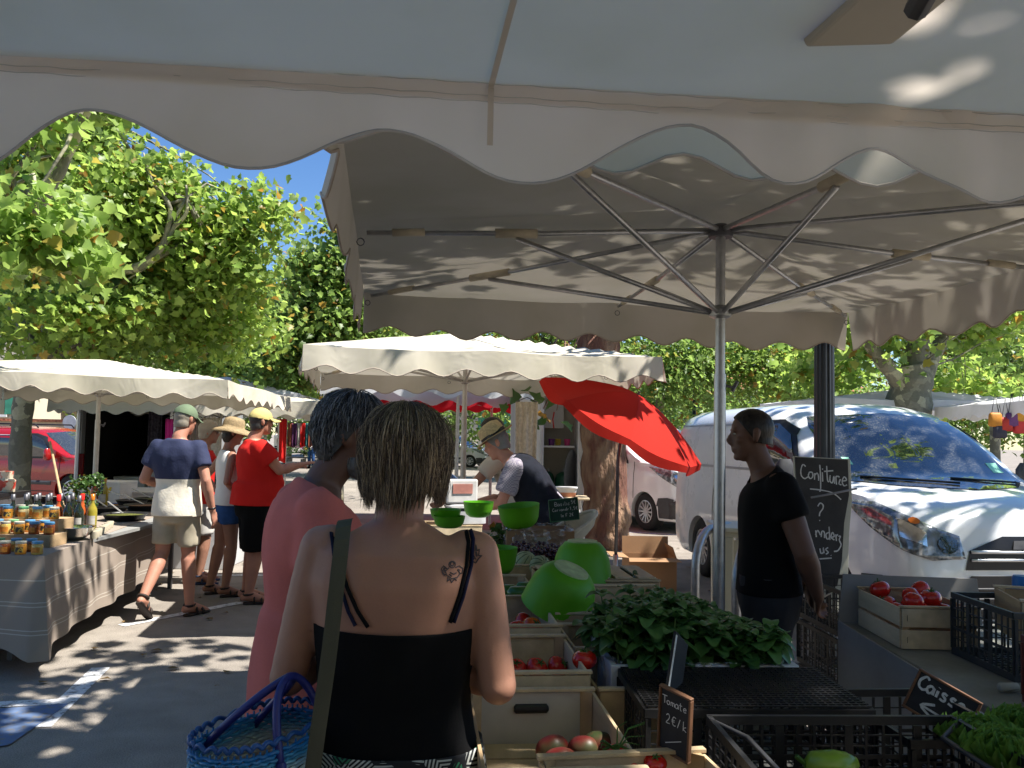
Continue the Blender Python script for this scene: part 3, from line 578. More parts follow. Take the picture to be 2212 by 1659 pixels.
def vanbody(st,arches,ra,hw):
    ys=[];rings=[]
    for i in range(len(st)-1):
        for t in (0,.33,.66):
            a=[st[max(0,i-1)],st[i],st[i+1],st[min(len(st)-1,i+2)]]
            ys.append(a[1][0]*(1-t)+a[2][0]*t); rings.append([(a[1][1][k][0]*(1-t)+a[2][1][k][0]*t if t else a[1][1][k][0], (lambda p:p)(max(min(cr(*[a[q][1][k][1] for q in range(4)],t),max(a[1][1][k][1],a[2][1][k][1])),min(a[1][1][k][1],a[2][1][k][1])))) for k in range(7)])
    ys.append(st[-1][0]); rings.append(st[-1][1]); vs=[];n=0
    for y,r in zip(ys,rings):
        half=[]
        for k in range(6):
            p0,p1,p2,p3=r[max(0,k-1)],r[k],r[k+1],(r[k+2] if k<5 else (-r[5][0],r[5][1]))
            for t in (0,.25,.5,.75): half.append((cr(p0[0],p1[0],p2[0],p3[0],t),cr(p0[1],p1[1],p2[1],p3[1],t)))
        half.append(r[6]); ring=half+[(-w,z) for w,z in half[-2::-1]]; n=len(ring); vs+=[(w,-y,z) for w,z in ring]
    m=len(ys); fs=[(i*n+k,i*n+(k+1)%n,(i+1)*n+(k+1)%n,(i+1)*n+k) for i in range(m-1) for k in range(n)]+[tuple(range(n-1,-1,-1)),tuple(range((m-1)*n,m*n))]
    mb=MB().add(vs,fs); me=mb.mesh(); bm=bmesh.new(); bm.from_mesh(me); bmesh.ops.recalc_face_normals(bm,faces=bm.faces); bm.to_mesh(me); bm.free()
    cutters=MB()
    for y in arches:
        for sg in (-1,1):
            M=Mx.Translation((sg*(hw-.02),-y,ra-.02))@Mx.Rotation(R(90),4,'Y'); cutters.lathe([(ra*1.13,-.26),(ra*1.13,.2)],36,M)
    cme=cutters.mesh(); bm=bmesh.new(); bm.from_mesh(cme); bmesh.ops.recalc_face_normals(bm,faces=bm.faces); bm.to_mesh(cme); bm.free()
    co=bpy.data.objects.new('cut',cme); COL.objects.link(co)
    def f(o): q=o.modifiers.new('b','BOOLEAN'); q.object=co; q.operation='DIFFERENCE'; q.solver='EXACT'
    r=evalmesh(me,[f]); bpy.data.objects.remove(co); return r
def wheel(t,T,c,r,wd,side,spokes=10):
    M=T@Mx.Translation(c)@Mx.Rotation(R(90)*side,4,'Y')
    w=thingless=link('wheel',MB(M).lathe([(r*.62,-wd/2),(r*.9,-wd/2),(r*.99,-wd*.38),(r,-wd*.2),(r,wd*.2),(r*.99,wd*.38),(r*.9,wd/2),(r*.63,wd/2),(r*.6,wd*.3),(r*.6,-wd*.3)],36,cap=False).mesh('wheel'),t)
    w.data.transform(WM[t.name].inverted()); w.data.materials.append(rubber); w.data.polygons.foreach_set('use_smooth',[True]*len(w.data.polygons))
    b=MB(M); b.lathe([(r*.61,wd*.46),(r*.56,wd*.47),(r*.53,wd*.3),(r*.5,wd*.1)],32,cap=False); b.lathe([(.001,wd*.42),(r*.14,wd*.42),(r*.15,wd*.3)],16,cap=False)
    for k in range(spokes):
        a=2*math.pi*k/spokes; b.bar((r*.12*math.cos(a),r*.12*math.sin(a),wd*.36),(r*.56*math.cos(a),r*.56*math.sin(a),wd*.42),r*.09,r*.05,up=(0,0,1))
    b.build('rim',rimm,w,True,auto=35)
    b=MB(M); b.lathe([(.001,wd*.05),(r*.56,wd*.05)],24,cap=False); b.build('brake_disc',blackp,w)
def vehicle(name,label,cat,loc,rz,st,paint,hw=.975,fw=.95,rw=4.05,wr=.335,sx=1,sy=1,sz=1,group=None,detail=1,kind='van',bars=False):
    st=[(y*sy,[(w*sx,z*sz) for w,z in r]) for y,r in st]; hw*=sx; fw*=sy; rw*=sy
    t=thing(name,label,cat,loc,rz,group); T=WM[t.name]
    me=vanbody(st,(fw,rw),wr,hw); tr=bvh(me,T); fin('body',me,paint,t,True,auto=38)
    L=st[-1][0]; X=lambda x:x*sx; 
    fr=T@Mx(((1,0,0,0),(0,0,-1,2),(0,1,0,0),(0,0,0,1)))  # looking from the front: x=x, y=z ; -z axis of panel points to -y
    fr=T@(Mx.Translation((0,2,0))@Mx(((1,0,0,0),(0,0,1,0),(0,1,0,0),(0,0,0,1))))
    tp=T@Mx.Translation((0,0,5))
    def side(sg): return T@(Mx.Translation((sg*3,0,0))@Mx(((0,0,sg,0),(1,0,0,0),(0,1,0,0),(0,0,0,1))))
    Z=lambda z:z*sz
    Y=lambda y:-y*sy
    # windscreen, from the front
    decal('windscreen',[(X(-.80),Z(1.26)),(X(-.5),Z(1.235)),(0,Z(1.225)),(X(.5),Z(1.235)),(X(.80),Z(1.26)),(X(.745),Z(1.70)),(X(.68),Z(1.80)),(0,Z(1.845)),(X(-.68),Z(1.80)),(X(-.745),Z(1.70))],tp@Mx(((1,0,0,0),(0,1,0,0),(0,0,1,0),(0,0,0,1))) if 0 else fr,tr,glassw,t,.035,.007)
    for sg in (-1,1):
        s=side(sg)
        pol=[(Y(1.52),Z(1.21)),(Y(2.42),Z(1.20)),(Y(2.42),Z(1.73)),(Y(2.10),Z(1.73)),(Y(1.86),Z(1.63)),(Y(1.62),Z(1.40))]
        decal('side_window',pol,s,tr,glassd,t,.03,.016)
        decal('window_frame',[(pol[0][0]+.05,pol[0][1]-.04),(pol[1][0]-.03,pol[1][1]-.04),(pol[2][0]-.03,pol[2][1]+.04),(pol[3][0],pol[3][1]+.04),(pol[4][0]+.02,pol[4][1]+.05),(pol[5][0]+.06,pol[5][1])],s,tr,blackp,t,.03,.010)
        if kind=='car': decal('side_window',[(Y(2.52),Z(1.20)),(Y(3.35),Z(1.20)),(Y(3.35),Z(1.72)),(Y(2.52),Z(1.74))],s,tr,glassd,t,.1,.005); decal('side_window',[(Y(3.5),Z(1.22)),(Y(4.5),Z(1.24)),(Y(4.4),Z(1.70)),(Y(3.5),Z(1.72))],s,tr,glassd,t,.1,.005)
        for a,b in (((1.28,1.2),(1.28,.34)),((2.50,1.82),(2.50,.34)),((3.62,1.82),(3.62,.34)),((1.28,.34),(3.62,.34))):
            w=.008; decal('door_seam',[(Y(a[0])-w,Z(a[1])+w),(Y(b[0])-w,Z(b[1])-w),(Y(b[0])+w,Z(b[1])-w),(Y(a[0])+w,Z(a[1])+w)] if a[0]==b[0] else [(Y(a[0]),Z(a[1])-w),(Y(b[0]),Z(b[1])-w),(Y(b[0]),Z(b[1])+w),(Y(a[0]),Z(a[1])+w)],s,tr,blackp,t,.12,.003)
        if detail: decal('roof_gutter',[(Y(2.2),Z(1.745)),(Y(4.9),Z(1.735)),(Y(4.9),Z(1.718)),(Y(2.2),Z(1.728))],s,tr,pm('rail_grey',(.35,.35,.36),.5),t,.12,.004)
        if detail: decal('door_seam',[(Y(2.52),Z(1.30)),(Y(4.9),Z(1.28)),(Y(4.9),Z(1.255)),(Y(2.52),Z(1.275))],s,tr,pm('rail_grey',(.35,.35,.36),.5),t,.12,.003)
        decal('side_moulding',[(Y(1.36),Z(.5)),(Y(3.58),Z(.5)),(Y(3.58),Z(.60)),(Y(1.36),Z(.60))],s,tr,plast,t,.12,.012,thick=.01) if kind=='car' or not detail else None
        for y in (2.36,2.62): 
            b=MB(T); b.tube([(sg*(hw+.0),Y(y)+.07,Z(1.04)),(sg*(hw+.035),Y(y)+.05,Z(1.045)),(sg*(hw+.035),Y(y)-.05,Z(1.045)),(sg*hw,Y(y)-.07,Z(1.04))],.016,8); b.build('door_handle',blackp,t,True)
        # headlamp wraps front corner
        A=T@V((sg*1.5,2.2,1.0)); fo=(T.to_3x3()@V((-sg*.62,-.785,-.0))).normalized(); zz=-fo; xx=V((0,0,1)).cross(zz).normalized(); yy=zz.cross(xx); HM=Mx((xx,yy,zz)).transposed().to_4x4(); HM.translation=A; Hi=HM.inverted()
        q3=[(.955,-.82,1.13),(.90,-.45,1.13),(.78,-.25,1.06),(.50,-.07,.93),(.48,-.03,.78),(.70,-.06,.76),(.86,-.16,.82),(.95,-.42,.95)]
        hd=[(Hi@(T@V((sg*X(a),b*sy,Z(c))))).to_2d() for a,b,c in q3]; hd=[(p[0],p[1]) for p in hd]
        if sg<0: hd=hd[::-1]
        h=decal('headlight',hd,HM,tr,lampg,t,.04,.010,thick=.012)
        if detail and h:
            decal('chrome_reflector',[(sg*X(.88),Z(1.04)),(sg*X(.88),Z(.91)),(sg*X(.76),Z(.855)),(sg*X(.76),Z(.95))],fr,tr,lampc,h,.03,.020)
            decal('lamp_lens',[(sg*X(.62)+.075*math.cos(a),Z(.87)+.06*math.sin(a)) for a in [k*.524 for k in range(12)]],fr,tr,glassd,h,.03,.022)
            decal('indicator',[(sg*X(.80)+.03*math.cos(a),Z(1.02)+.022*math.sin(a)) for a in [k*.785 for k in range(8)]],fr,tr,orange,h,.03,.022)
        # mirror
        b=MB(T); b.bar((sg*(hw-.03),Y(1.52),Z(1.20)),(sg*(hw+.12),Y(1.48),Z(1.20)),.05,.05); b.loft([((sg*(hw+.16),Y(1.47),Z(1.12)),.05,.03),((sg*(hw+.16),Y(1.47),Z(1.17)),.09,.055,3),((sg*(hw+.16),Y(1.47),Z(1.36)),.085,.05,3),((sg*(hw+.16),Y(1.47),Z(1.42)),.05,.03)],16); b.build('wing_mirror',plast if kind=='van' else paint,t,True,auto=50)
        for y in (fw,rw): wheel(t,T,(sg*(hw-.13),-y,wr),wr,.21,sg,12 if detail else 8)
    # grille, bumper
    decal('grille',[(X(-.50),Z(.70)),(X(.50),Z(.70)),(X(.47),Z(.83)),(X(.2),Z(.93)),(X(-.2),Z(.93)),(X(-.47),Z(.83))],fr,tr,blackp,t,.06,.008)
    decal('grille',[(X(-.52),Z(.36)),(X(.52),Z(.36)),(X(.60),Z(.52)),(X(.46),Z(.66)),(X(-.46),Z(.66)),(X(-.60),Z(.52))],fr,tr,blackp,t,.06,.008)
    if detail:
        for z in (.76,.815,.42,.49,.56): decal('grille_bar',[(X(-.46),Z(z)),(X(.46),Z(z)),(X(.46),Z(z)+.018),(X(-.46),Z(z)+.018)],fr,tr,paints if z>.7 else plast,t,.06,.016,thick=.006)
        decal('badge_band',[(X(-.14),Z(.84)),(X(.14),Z(.84)),(X(.12),Z(.90)),(X(-.12),Z(.90))],fr,tr,plast,t,.05,.014)
    for sg in (-1,1):
        q=[(sg*X(.60),Z(.27)),(sg*X(.90),Z(.27)),(sg*X(.93),Z(.52)),(sg*X(.86),Z(.62)),(sg*X(.66),Z(.60)),(sg*X(.56),Z(.45))]
        decal('bumper_corner',q if sg>0 else q[::-1],fr,tr,plast,t,.05,.010,thick=.01)
        s=side(sg); decal('bumper_corner',[(Y(.22),Z(.26)),(Y(.58),Z(.26)),(Y(.58),Z(.46)),(Y(.52),Z(.60)),(Y(.30),Z(.62)),(Y(.16),Z(.60))],s,tr,plast,t,.05,.009)
    decal('lower_bumper',[(X(-.6),Z(.26)),(X(.6),Z(.26)),(X(.56),Z(.35)),(X(-.56),Z(.35))],fr,tr,plast,t,.06,.012)
    # wipers
    if detail:
        for x0,x1 in ((-.62,-.05),(.02,.66)):
            b=MB(T); pts=[]
            for f in (0,.5,1):
                x=X(x0+(x1-x0)*f); o=T@V((x,2,Z(1.25+.03*f))); h=tr.ray_cast(o,(T.to_3x3()@V((0,-1,0))).normalized()); pts.append(T.inverted()@(h[0]+h[1]*.02) if h[0] is not None else V((x,Y(1.1),Z(1.26))))
            b.tube(pts,.009,6); b.build('wiper',blackp,t)
    # exhaust underside
    b=MB(T); b.box((0,-L/2,.26),(hw*1.5,L*.8,.1)); b.build('underbody',blackp,t)
    if bars:
        for x in (-.6,.6):
            b=MB(T); b.tube([(x*sx,Y(2.3),Z(1.93)),(x*sx,Y(2.4),Z(2.02)),(x*sx,Y(4.3),Z(2.02)),(x*sx,Y(4.4),Z(1.93))],.016,6); b.build('roof_bar',blackp,t)
    return t,T,tr
# big van: heading points toward camera, slightly right
al=R(82.6); hd=V((math.cos(al),-math.sin(al),0)); front=V((2.08,10.9,0))+hd*5.0+V((.984,.177,0))*.975
BV=vehicle('delivery_van','big white delivery van facing us at the right, its dusty windscreen reflecting the trees','van',tuple(front),math.atan2(-hd.x,hd.y),VAN,paintw,group='white vans parked behind the stalls')
T=BV[1]
# sticker and tag on the windscreen
fr=T@(Mx.Translation((0,2,0))@Mx(((1,0,0,0),(0,0,1,0),(0,1,0,0),(0,0,0,1))))
decal('parking_sticker',[(-.72,1.33),(-.60,1.33),(-.62,1.41),(-.74,1.41)],fr,BV[2],pm('mint_paper',(.35,.75,.55),.6),BV[0],.06,.009)
decal('parking_sticker',[(.62,1.38),(.68,1.38),(.68,1.44),(.62,1.44)],fr,BV[2],pm('mint_paper',(.35,.75,.55),.6),BV[0],.06,.009)
# second van, behind umbrella: front toward right-camera
p=G(1395,1146); h2=V((math.cos(R(62)),-math.sin(R(62)),0)); n2=V((-h2.y,h2.x,0))
f2=p+h2*.87+n2*.86
vehicle('small_van','white panel van half hidden behind the red sunshade, front wheel in view','van',tuple(f2),math.atan2(-h2.x,h2.y),VAN,paintw,sx=.93,sy=.92,sz=.96,wr=.32,group='white vans parked behind the stalls')
# red family car behind the left trunk, facing right
h3=V((math.cos(R(12)),-math.sin(R(12)),0)); p=G(150,1092); n3=V((-h3.y,h3.x,0)); f3=p+h3*.75+n3*.85
vehicle('parked_car','red people carrier with black side moulding behind the tree trunk on the left','car',tuple(f3),math.atan2(-h3.x,h3.y),VAN,paintr,sx=.88,sy=.80,sz=.80,wr=.31,kind='car',bars=True)
for u,v,hx,lab,pt in ((1060,1010,250,'silver car far off between the trunk and the trailer',paints),(1440,985,-100,'white car parked far beyond the red sunshade',paintw)):
    p=G(u,v,.0); vehicle('parked_car',lab,'car',(p.x,p.y,0),R(hx),VAN,pt,sx=.88,sy=.8,sz=.78,wr=.3,kind='car',detail=0)
# ---------- people ----------
def skinm(name,c): return pm(name,c,.55,0,.10,9,.15,220,alt=tuple(x*.86 for x in c),amix=(.35,.75),bdist=.0015,sss=.08)
SK1=skinm('skin_tan',(.36,.18,.12)); SK2=skinm('skin_fair',(.52,.30,.215)); SK3=skinm('skin_brown',(.145,.07,.045)); SKR=skinm('skin_ruddy',(.47,.22,.15))
eyew=pm('eye_white',(.30,.28,.26),.3); dark=pm('dark_frame',(.012,.012,.012),.25)
def fabric(name,col,var=.12,sc=5,bs=180,bump=.25,alt=None,amix=None,tr=0): return pm(name,col,.88,0,var,sc,bump,bs,tr,alt,amix,bdist=.003,spec=.15)
JD=dict(pel=(0,0,.93),wai=(0,.005,1.08),che=(0,.0,1.27),sho=(0,-.015,1.40),nek=(0,-.01,1.49),hed=(0,.03,1.635),
 shR=(.175,-.015,1.405),elR=(.225,-.045,1.12),wrR=(.235,.05,.885),hpR=(.09,0,.90),knR=(.10,.03,.49),anR=(.10,-.02,.09),toR=(.125,.14,.03))
for k in ('sh','el','wr','hp','kn','an','to'): q=JD[k+'R']; JD[k+'L']=(-q[0],q[1],q[2])
def hand(mb,w,fore,pn,side,curl=.45,s=1.,spread=1.):
    """palm, four unequal bent fingers and a thumb leaving the side of the palm"""
    d=V(fore).normalized(); pn=V(pn); pn=(pn-d*pn.dot(d)).normalized(); x=d.cross(pn)*side
    w=V(w); pc=w+d*.045*s
    mb.loft([(w-d*.01*s,.026*s,.019*s),(w+d*.02*s,.033*s,.016*s),(w+d*.06*s,.041*s,.014*s),(w+d*.09*s,.038*s,.0115*s)],12,x=tuple(x))
    for i,(o,l) in enumerate(((.029,.92),(.010,1.05),(-.010,.98),(-.028,.76))):
        p=w+d*.083*s+x*o*s; a=curl*(.8+.12*i); dd=(d+x*o*2.2*spread).normalized(); pts=[p-dd*.015*s,p]; r=[.0095*s,.0092*s]
        for k,sl in enumerate((.040,.026,.020)):
            ang=a*(k+.6); q=dd*math.cos(ang)+pn*math.sin(ang); p=p+q*sl*l*s; pts.append(p); r.append((.0088,.0080,.0066)[k]*s)
        mb.tube(pts,r,8); mb.ell(pts[-1],r[-1],n=8,m=6)
    p=w+d*.028*s+x*.030*s; q=(d*.62+x*.62+pn*.35).normalized(); q2=(d*.9+x*.2+pn*.4).normalized(); pts=[p-q*.01*s,p+q*.03*s,p+q*.03*s+q2*.03*s,p+q*.03*s+q2*.052*s]; mb.tube(pts,[.014*s,.0115*s,.010*s,.0075*s],8); mb.ell(pts[-1],.0075*s,n=8,m=6)
def headframe(J,face,up=(0,0,1)):
    f=V(face).normalized(); u=V(up); u=(u-f*u.dot(f)).normalized(); x=f.cross(u); M=Mx((x,f,u)).transposed().to_4x4(); M.translation=V(J['hed']); return M
q_it={'shirt':14,'trousers':9}
def person(label,loc,rz,h=1.75,pose={},face=(0,1,0),up=(0,0,1),skin=SK1,shirt=None,bottom=None,hair=None,build=1.,belly=0,chest=1.,feet='sandal',shoe=None,name='person',vox=.011,handpose=None,armw=1.,hips=1.,headvox=None,legw=1.,group=None,cuff=None,hipz=0):
    s=h/1.75; J={k:V(v) for k,v in JD.items()}
    for k,v in pose.items(): J[k]=V(v)
    J={k:v*s for k,v in J.items()}; t=thing(name,label,'person',loc,rz,group); T=WM[t.name]
    up_=(J['sho']-J['pel']).normalized(); X=(J['shR']-J['shL']).normalized(); b=build
    def torso(mb,g=0.,top=True,low=True):
        S_=[]; pel,wai,che,sho,nek=[J[k] for k in ('pel','wai','che','sho','nek')]; dn=(pel-wai).normalized(); fw=X.cross(up_)*-1; fw=up_.cross(X)
        if low: S_+=[(pel+dn*.14*s,.10*s*hips+g,.085*s*b+g),(pel+dn*.09*s,.155*s*hips+g,.105*s*b+g)]
        S_+=[(pel+dn*.02*s,.172*s*hips+g,.118*s*b+g,2.3),(pel.lerp(wai,.5)+fw*belly*.5,.160*s*b+g,(.112*b)*s+belly*.5+g,2.3),(wai+fw*belly*.8,.148*s*b+g,.103*s*b+belly*.8+g,2.3),(wai.lerp(che,.5)+fw*belly*.55,.155*s*b*chest+g,.108*s*b+belly*.55+g,2.3),(che,.168*s*b*chest+g,.115*s*b+g,2.4),(che.lerp(sho,.6),.178*s*chest*b+g,.108*s*b+g,2.4)]
        S_+=[(sho,.165*s*chest*b+g,.088*s*b+g,2.3),(sho.lerp(nek,.35),.125*s*chest+g,.072*s+g),(sho.lerp(nek,.75),.075*s+g,.062*s+g)]
        mb.loft(S_,24,x=tuple(X))
    def limbs(mb,a,b_,c,ra,rb,rc,g=0):
        m1=J[a].lerp(J[b_],.35); m2=J[b_].lerp(J[c],.28)
        mb.tube([J[a],m1,J[b_],m2,J[c]],[ra*s+g,(ra*.98)*s+g,rb*s+g,(rb*1.08)*s+g,rc*s+g],14); mb.ell(J[a],ra*s+g); mb.ell(J[b_],rb*s*1.02+g); mb.ell(J[c],rc*s+g,n=10,m=7)
    body=MB(T); torso(body)
    body.tube([J['sho'].lerp(J['nek'],.3),J['nek'],J['hed']-V((0,.0,.03))*s],[.070*s,.056*s*b**.5,.056*s],14)
    for sd in 'LR':
        body.ell(J['sh'+sd].lerp(J['sho'],.12),(.055*s*armw,.055*s*armw,.053*s*armw))
        limbs(body,'sh'+sd,'el'+sd,'wr'+sd,.050*armw,.041*armw,.026)
        limbs(body,'hp'+sd,'kn'+sd,'an'+sd,.088*hips*legw,.056*legw,.036)
        c=J['kn'+sd].lerp(J['an'+sd],.30); d=(J['an'+sd]-J['kn'+sd]).normalized(); fd=(J['to'+sd]-J['an'+sd]); fd.z=0; fd.normalize(); body.cap(c-d*.09*s-fd*.014*s,c+d*.13*s-fd*.012*s,.054*s*legw,.038*s*legw)
        an,to=J['an'+sd],J['to'+sd]; heel=an-(to-an).normalized()*.045*s-V((0,0,.045*s)) if (to-an).z>-.15 else an-fd*.04*s-V((0,0,.02))
        body.cap(heel,an.lerp(to,.2)+V((0,0,-.005)),.032*s,.038*s); body.cap(an.lerp(to,.1),to,.037*s,.026*s); body.cap(heel,to+(to-an).normalized()*.03*s,.027*s,.022*s)
        hp=(handpose or {}).get(sd,{}); fo=V(hp['dir']) if 'dir' in hp else (J['wr'+sd]-J['el'+sd]); pn=hp.get('pn',(1 if sd=='L' else -1,.25,0)); hand(body,J['wr'+sd],fo,pn,(1 if sd=='R' else -1)*hp.get('flip',1),hp.get('curl',.45),s)
    Hm=T@headframe(J,face,up)@Mx.Diagonal((s,s,s,1)); hb=MB(Hm)
    hb.ell((0,-.008,.025),(.075,.096,.090),n=22,m=16); hb.ell((0,.028,-.035),(.058,.062,.078),n=18,m=12); hb.loft([((0,.035,-.112),.022,.02),((0,.045,-.098),.040,.034),((0,.040,-.060),.054,.048),((0,.03,-.01),.062,.055)],16); hb.ell((0,.075,-.098),(.022,.018,.018)) # cranium, face, jaw, chin
    hb.loft([((0,.080,.022),.009,.010),((0,.092,.005),.010,.012),((0,.104,-.016),.013,.015),((0,.098,-.030),.017,.012),((0,.088,-.034),.012,.008)],12)
    for sg in (-1,1):
        hb.ell((sg*.030,.076,.030),(.026,.014,.009)); hb.ell((sg*.044,.060,-.018),(.020,.020,.016)); hb.loft([((sg*.074,-.008,-.035),.006,.010),((sg*.079,-.012,-.020),.008,.014),((sg*.083,-.016,.000),.008,.017),((sg*.084,-.018,.018),.007,.017),((sg*.080,-.014,.030),.005,.009)],10,x=(1,0,0)) 
    hb.ell((0,.090,-.056),(.024,.010,.0065)); hb.ell((0,.088,-.067),(.020,.010,.007))
    M_=body.M; body.M=None
    for v,f in ((hb.v,hb.f),): body.add(v,f)
    body.M=M_; me=remesh(body,vox,2)
    tr=bvh(me); me.transform(T.inverted()); o=fin('body',me,skin,t,True)
    for sg in (-1,1):
        e=MB(Hm); e.ell((sg*.030,.0755,.013),(.012,.010,.0055),n=10,m=8); eo=e.build('eye',eyew,o,True); e=MB(Hm); e.ell((sg*.030,.0835,.013),(.0055,.003,.0045),n=8,m=6); e.build('iris',dark,eo)
        
    e=MB(Hm)
    ctx=dict(t=t,T=T,J=J,s=s,H=Hm,tree=tr,X=X,up=up_,body=o)
    def garment(nm,fn,cuts,mat,vx=.013,amp=.007,fr=7,st=(1,1,.7),it=7,solid=.004,seed=0):
        mb=MB(T); fn(mb); m=remesh(mb,vx,q_it.get(nm,it)); cc=[(T@V(c[0]),T.to_3x3()@V(c[1]))+tuple(c[2:]) for c in cuts]; cutmesh(m,cc,amp,fr,st,seed); m.transform(T.inverted()); return fin(nm,m,mat,t,True,solid=solid)
    ctx['garment']=garment; ctx['torso']=torso
    if shirt:
        q=dict(mat=None,g=.014,sleeve=.5,hem=.02,neck=.62,sr=.070,amp=.009,vneck=0,seed=0); q.update(shirt)
        def fs(mb):
            torso(mb,q['g'],low=False); 
            pel,wai=J['pel'],J['wai']; dn=(pel-wai).normalized(); mb.loft([(pel+dn*(.20)*s,.165*s*hips+q['g']+.012,.120*s*b+q['g']+.01+belly*.25),(pel+dn*.06*s,.175*s*hips+q['g']+.008,.122*s*b+q['g']+.006+belly*.35),(wai,.155*s*b+q['g'],.108*s*b+q['g']+belly*.4)],24,x=tuple(X))
            if q['sleeve']:
                for sd in 'LR':
                    a,e_=J['sh'+sd],J['el'+sd]; k=q['sleeve']; pp=[a.lerp(J['sho'],.25),a,a.lerp(e_,k*.5),a.lerp(e_,min(1,k))]
                    if q['sleeve']>.95: pp.append(e_.lerp(J['wr'+sd],.3))
                    w=q['sr']*armw*s; pp[0]=a.lerp(J['sho'],.3)-up_*.012; pp[1]=a-up_*.010; mb.tube(pp,[w*.90,w*.94,w*.99,w*1.05]+([w*.9] if len(pp)>4 else []),14); mb.ell(a-up_*.006,w*.96)
        cuts=[(J['pel']+(J['pel']-J['wai']).normalized()*q['hem'],(J['pel']-J['wai']).normalized(),.45)]
        nd=(J['nek']-J['sho']).normalized(); cuts.append((J['sho'].lerp(J['nek'],q['neck']),(nd+up_.cross(X)*(.25+q['vneck'])).normalized(),.22*s))
        ctx['shirt']=garment('shirt',fs,cuts,q['mat'],vx=q.get('vx',.012),amp=q['amp'],seed=q['seed'])
    if bottom:
        q=dict(mat=None,leg=.9,g=.012,top=.05,flare=.0,amp=.008,seed=3); q.update(bottom)
        def fb(mb):
            pel,wai=J['pel'],J['wai']; dn=(pel-wai).normalized(); g=q['g']
            mb.loft([(pel+dn*.16*s,.12*s*hips+g,.10*s*b+g),(pel+dn*.08*s,.17*s*hips+g,.115*s*b+g),(pel,.172*s*hips+g,.118*s*b+g+belly*.2),(pel.lerp(wai,.6),.160*s*b+g,.112*s*b+g+belly*.3),(wai,.150*s*b+g,.106*s*b+g+belly*.4)],24,x=tuple(X))
            for sd in 'LR':
                a,k,n_=J['hp'+sd],J['kn'+sd],J['an'+sd]; fl=q['flare']
                if q['leg']<=1.05: e_=a.lerp(k,q['leg']); mb.tube([a,a.lerp(e_,.5),e_],[.088*s*hips*legw+g*.7,.080*s*legw+g*.8+fl*.5,(.068*s*legw)+g*.8+fl],14)
                else: e_=k.lerp(n_,min(1,q['leg']-1)); mb.tube([a,a.lerp(k,.5),k,k.lerp(e_,.4),e_],[.094*s*hips*legw+g,.080*s*legw+g,.060*s*legw+g,.062*s*legw+g,(.050*s)+g+fl],14)
        cuts=[(J['pel'].lerp(J['wai'],q['top']/.15),(J['wai']-J['pel']).normalized(),.4)]
        ctx['bottom']=garment(q.get('name','trousers'),fb,cuts,q['mat'],amp=q['amp'],seed=q['seed'],fr=8)
    if feet:
        for sd in 'LR':
            an,to=J['an'+sd],J['to'+sd]; f=(to-an); up2=V((0,0,1)); hl=an-V((0,0,.075*s)) if abs(an.z-to.z)<.1 else an+V((0,-.03,-.05))*s
            d=(to-hl); d.normalize(); x=d.cross(up2); x.normalize(); nn=x.cross(d); tip=to+d*.05*s-nn*.022*s; hk=hl-d*.045*s; hk=hk-nn*.0
            mb=MB(T)
            if feet=='sandal':
                mb.loft([(hk,.022*s,.012),(hk.lerp(tip,.1),.036*s,.014),(hk.lerp(tip,.35),.034*s,.013),(hk.lerp(tip,.7),.048*s,.013),(hk.lerp(tip,.93),.038*s,.012),(tip,.018*s,.010)],14,x=tuple(x)); so_=mb.build('sandal',shoe,t,True,auto=50)
                for f_,ht,w in ((.62,.050,.05),(.38,.075,.042)):
                    c=hk.lerp(tip,f_); mb=MB(T); mb.tube([c+x*w*s*math.cos(a)+nn*(ht*s*math.sin(a)) for a in [math.pi*k/8 for k in range(9)]],.011*s,6,flat=.5); mb.build('strap',shoe,so_,True)
                mb=MB(T); c=an+V((0,0,.0)); mb.tube([c+x*.043*s*math.cos(a)+d*.046*s*math.sin(a) for a in [2*math.pi*k/14 for k in range(15)]],.011*s,6,cap=False,flat=.6); mb.build('strap',shoe,so_,True)
            else:
                mb.loft([(hk-d*.01+nn*.03*s,.025*s,.03*s),(hk+d*.03*s+nn*.035*s,.042*s,.048*s),(hk.lerp(tip,.45)+nn*.03*s,.046*s,.045*s),(hk.lerp(tip,.8)+nn*.015*s,.05*s,.03*s),(tip+nn*.01*s,.03*s,.02*s)],14,x=tuple(x)); mb.build('shoe',shoe,t,True)
    if hair:
        q=dict(mat=None,g=.012,y=.045,z=.02,low=-.09,amp=.004,nape=1.); q.update(hair)
        hmb=MB(Hm); g=q['g']; hmb.ell((0,-.010,.028),(.077+g,.098+g,.090+g),n=24,m=16); hmb.ell((0,-.035,-.035),((.066+g)*q['nape'],(.060+g)*q['nape'],.07+g),n=18,m=12)
        m=remesh(hmb,.008,3); M3=Hm.to_3x3()
        cuts=[(Hm@V((0,q['y'],q['z'])),M3@V((0,1,-.62)).normalized()),(Hm@V((0,0,q['low'])),M3@V((0,.25,-1)).normalized())]
        cutmesh(m,cuts,q['amp'],60,(1,1,.5)); m.transform(T.inverted()); ho=fin('hair',m,q['mat'],t,True,solid=.003); ctx['hair']=ho
    return ctx
def rel(ctx,name,mb,mat,smooth=True,parent=None,**k): return mb.build(name,mat,parent or ctx['t'],smooth,**k)
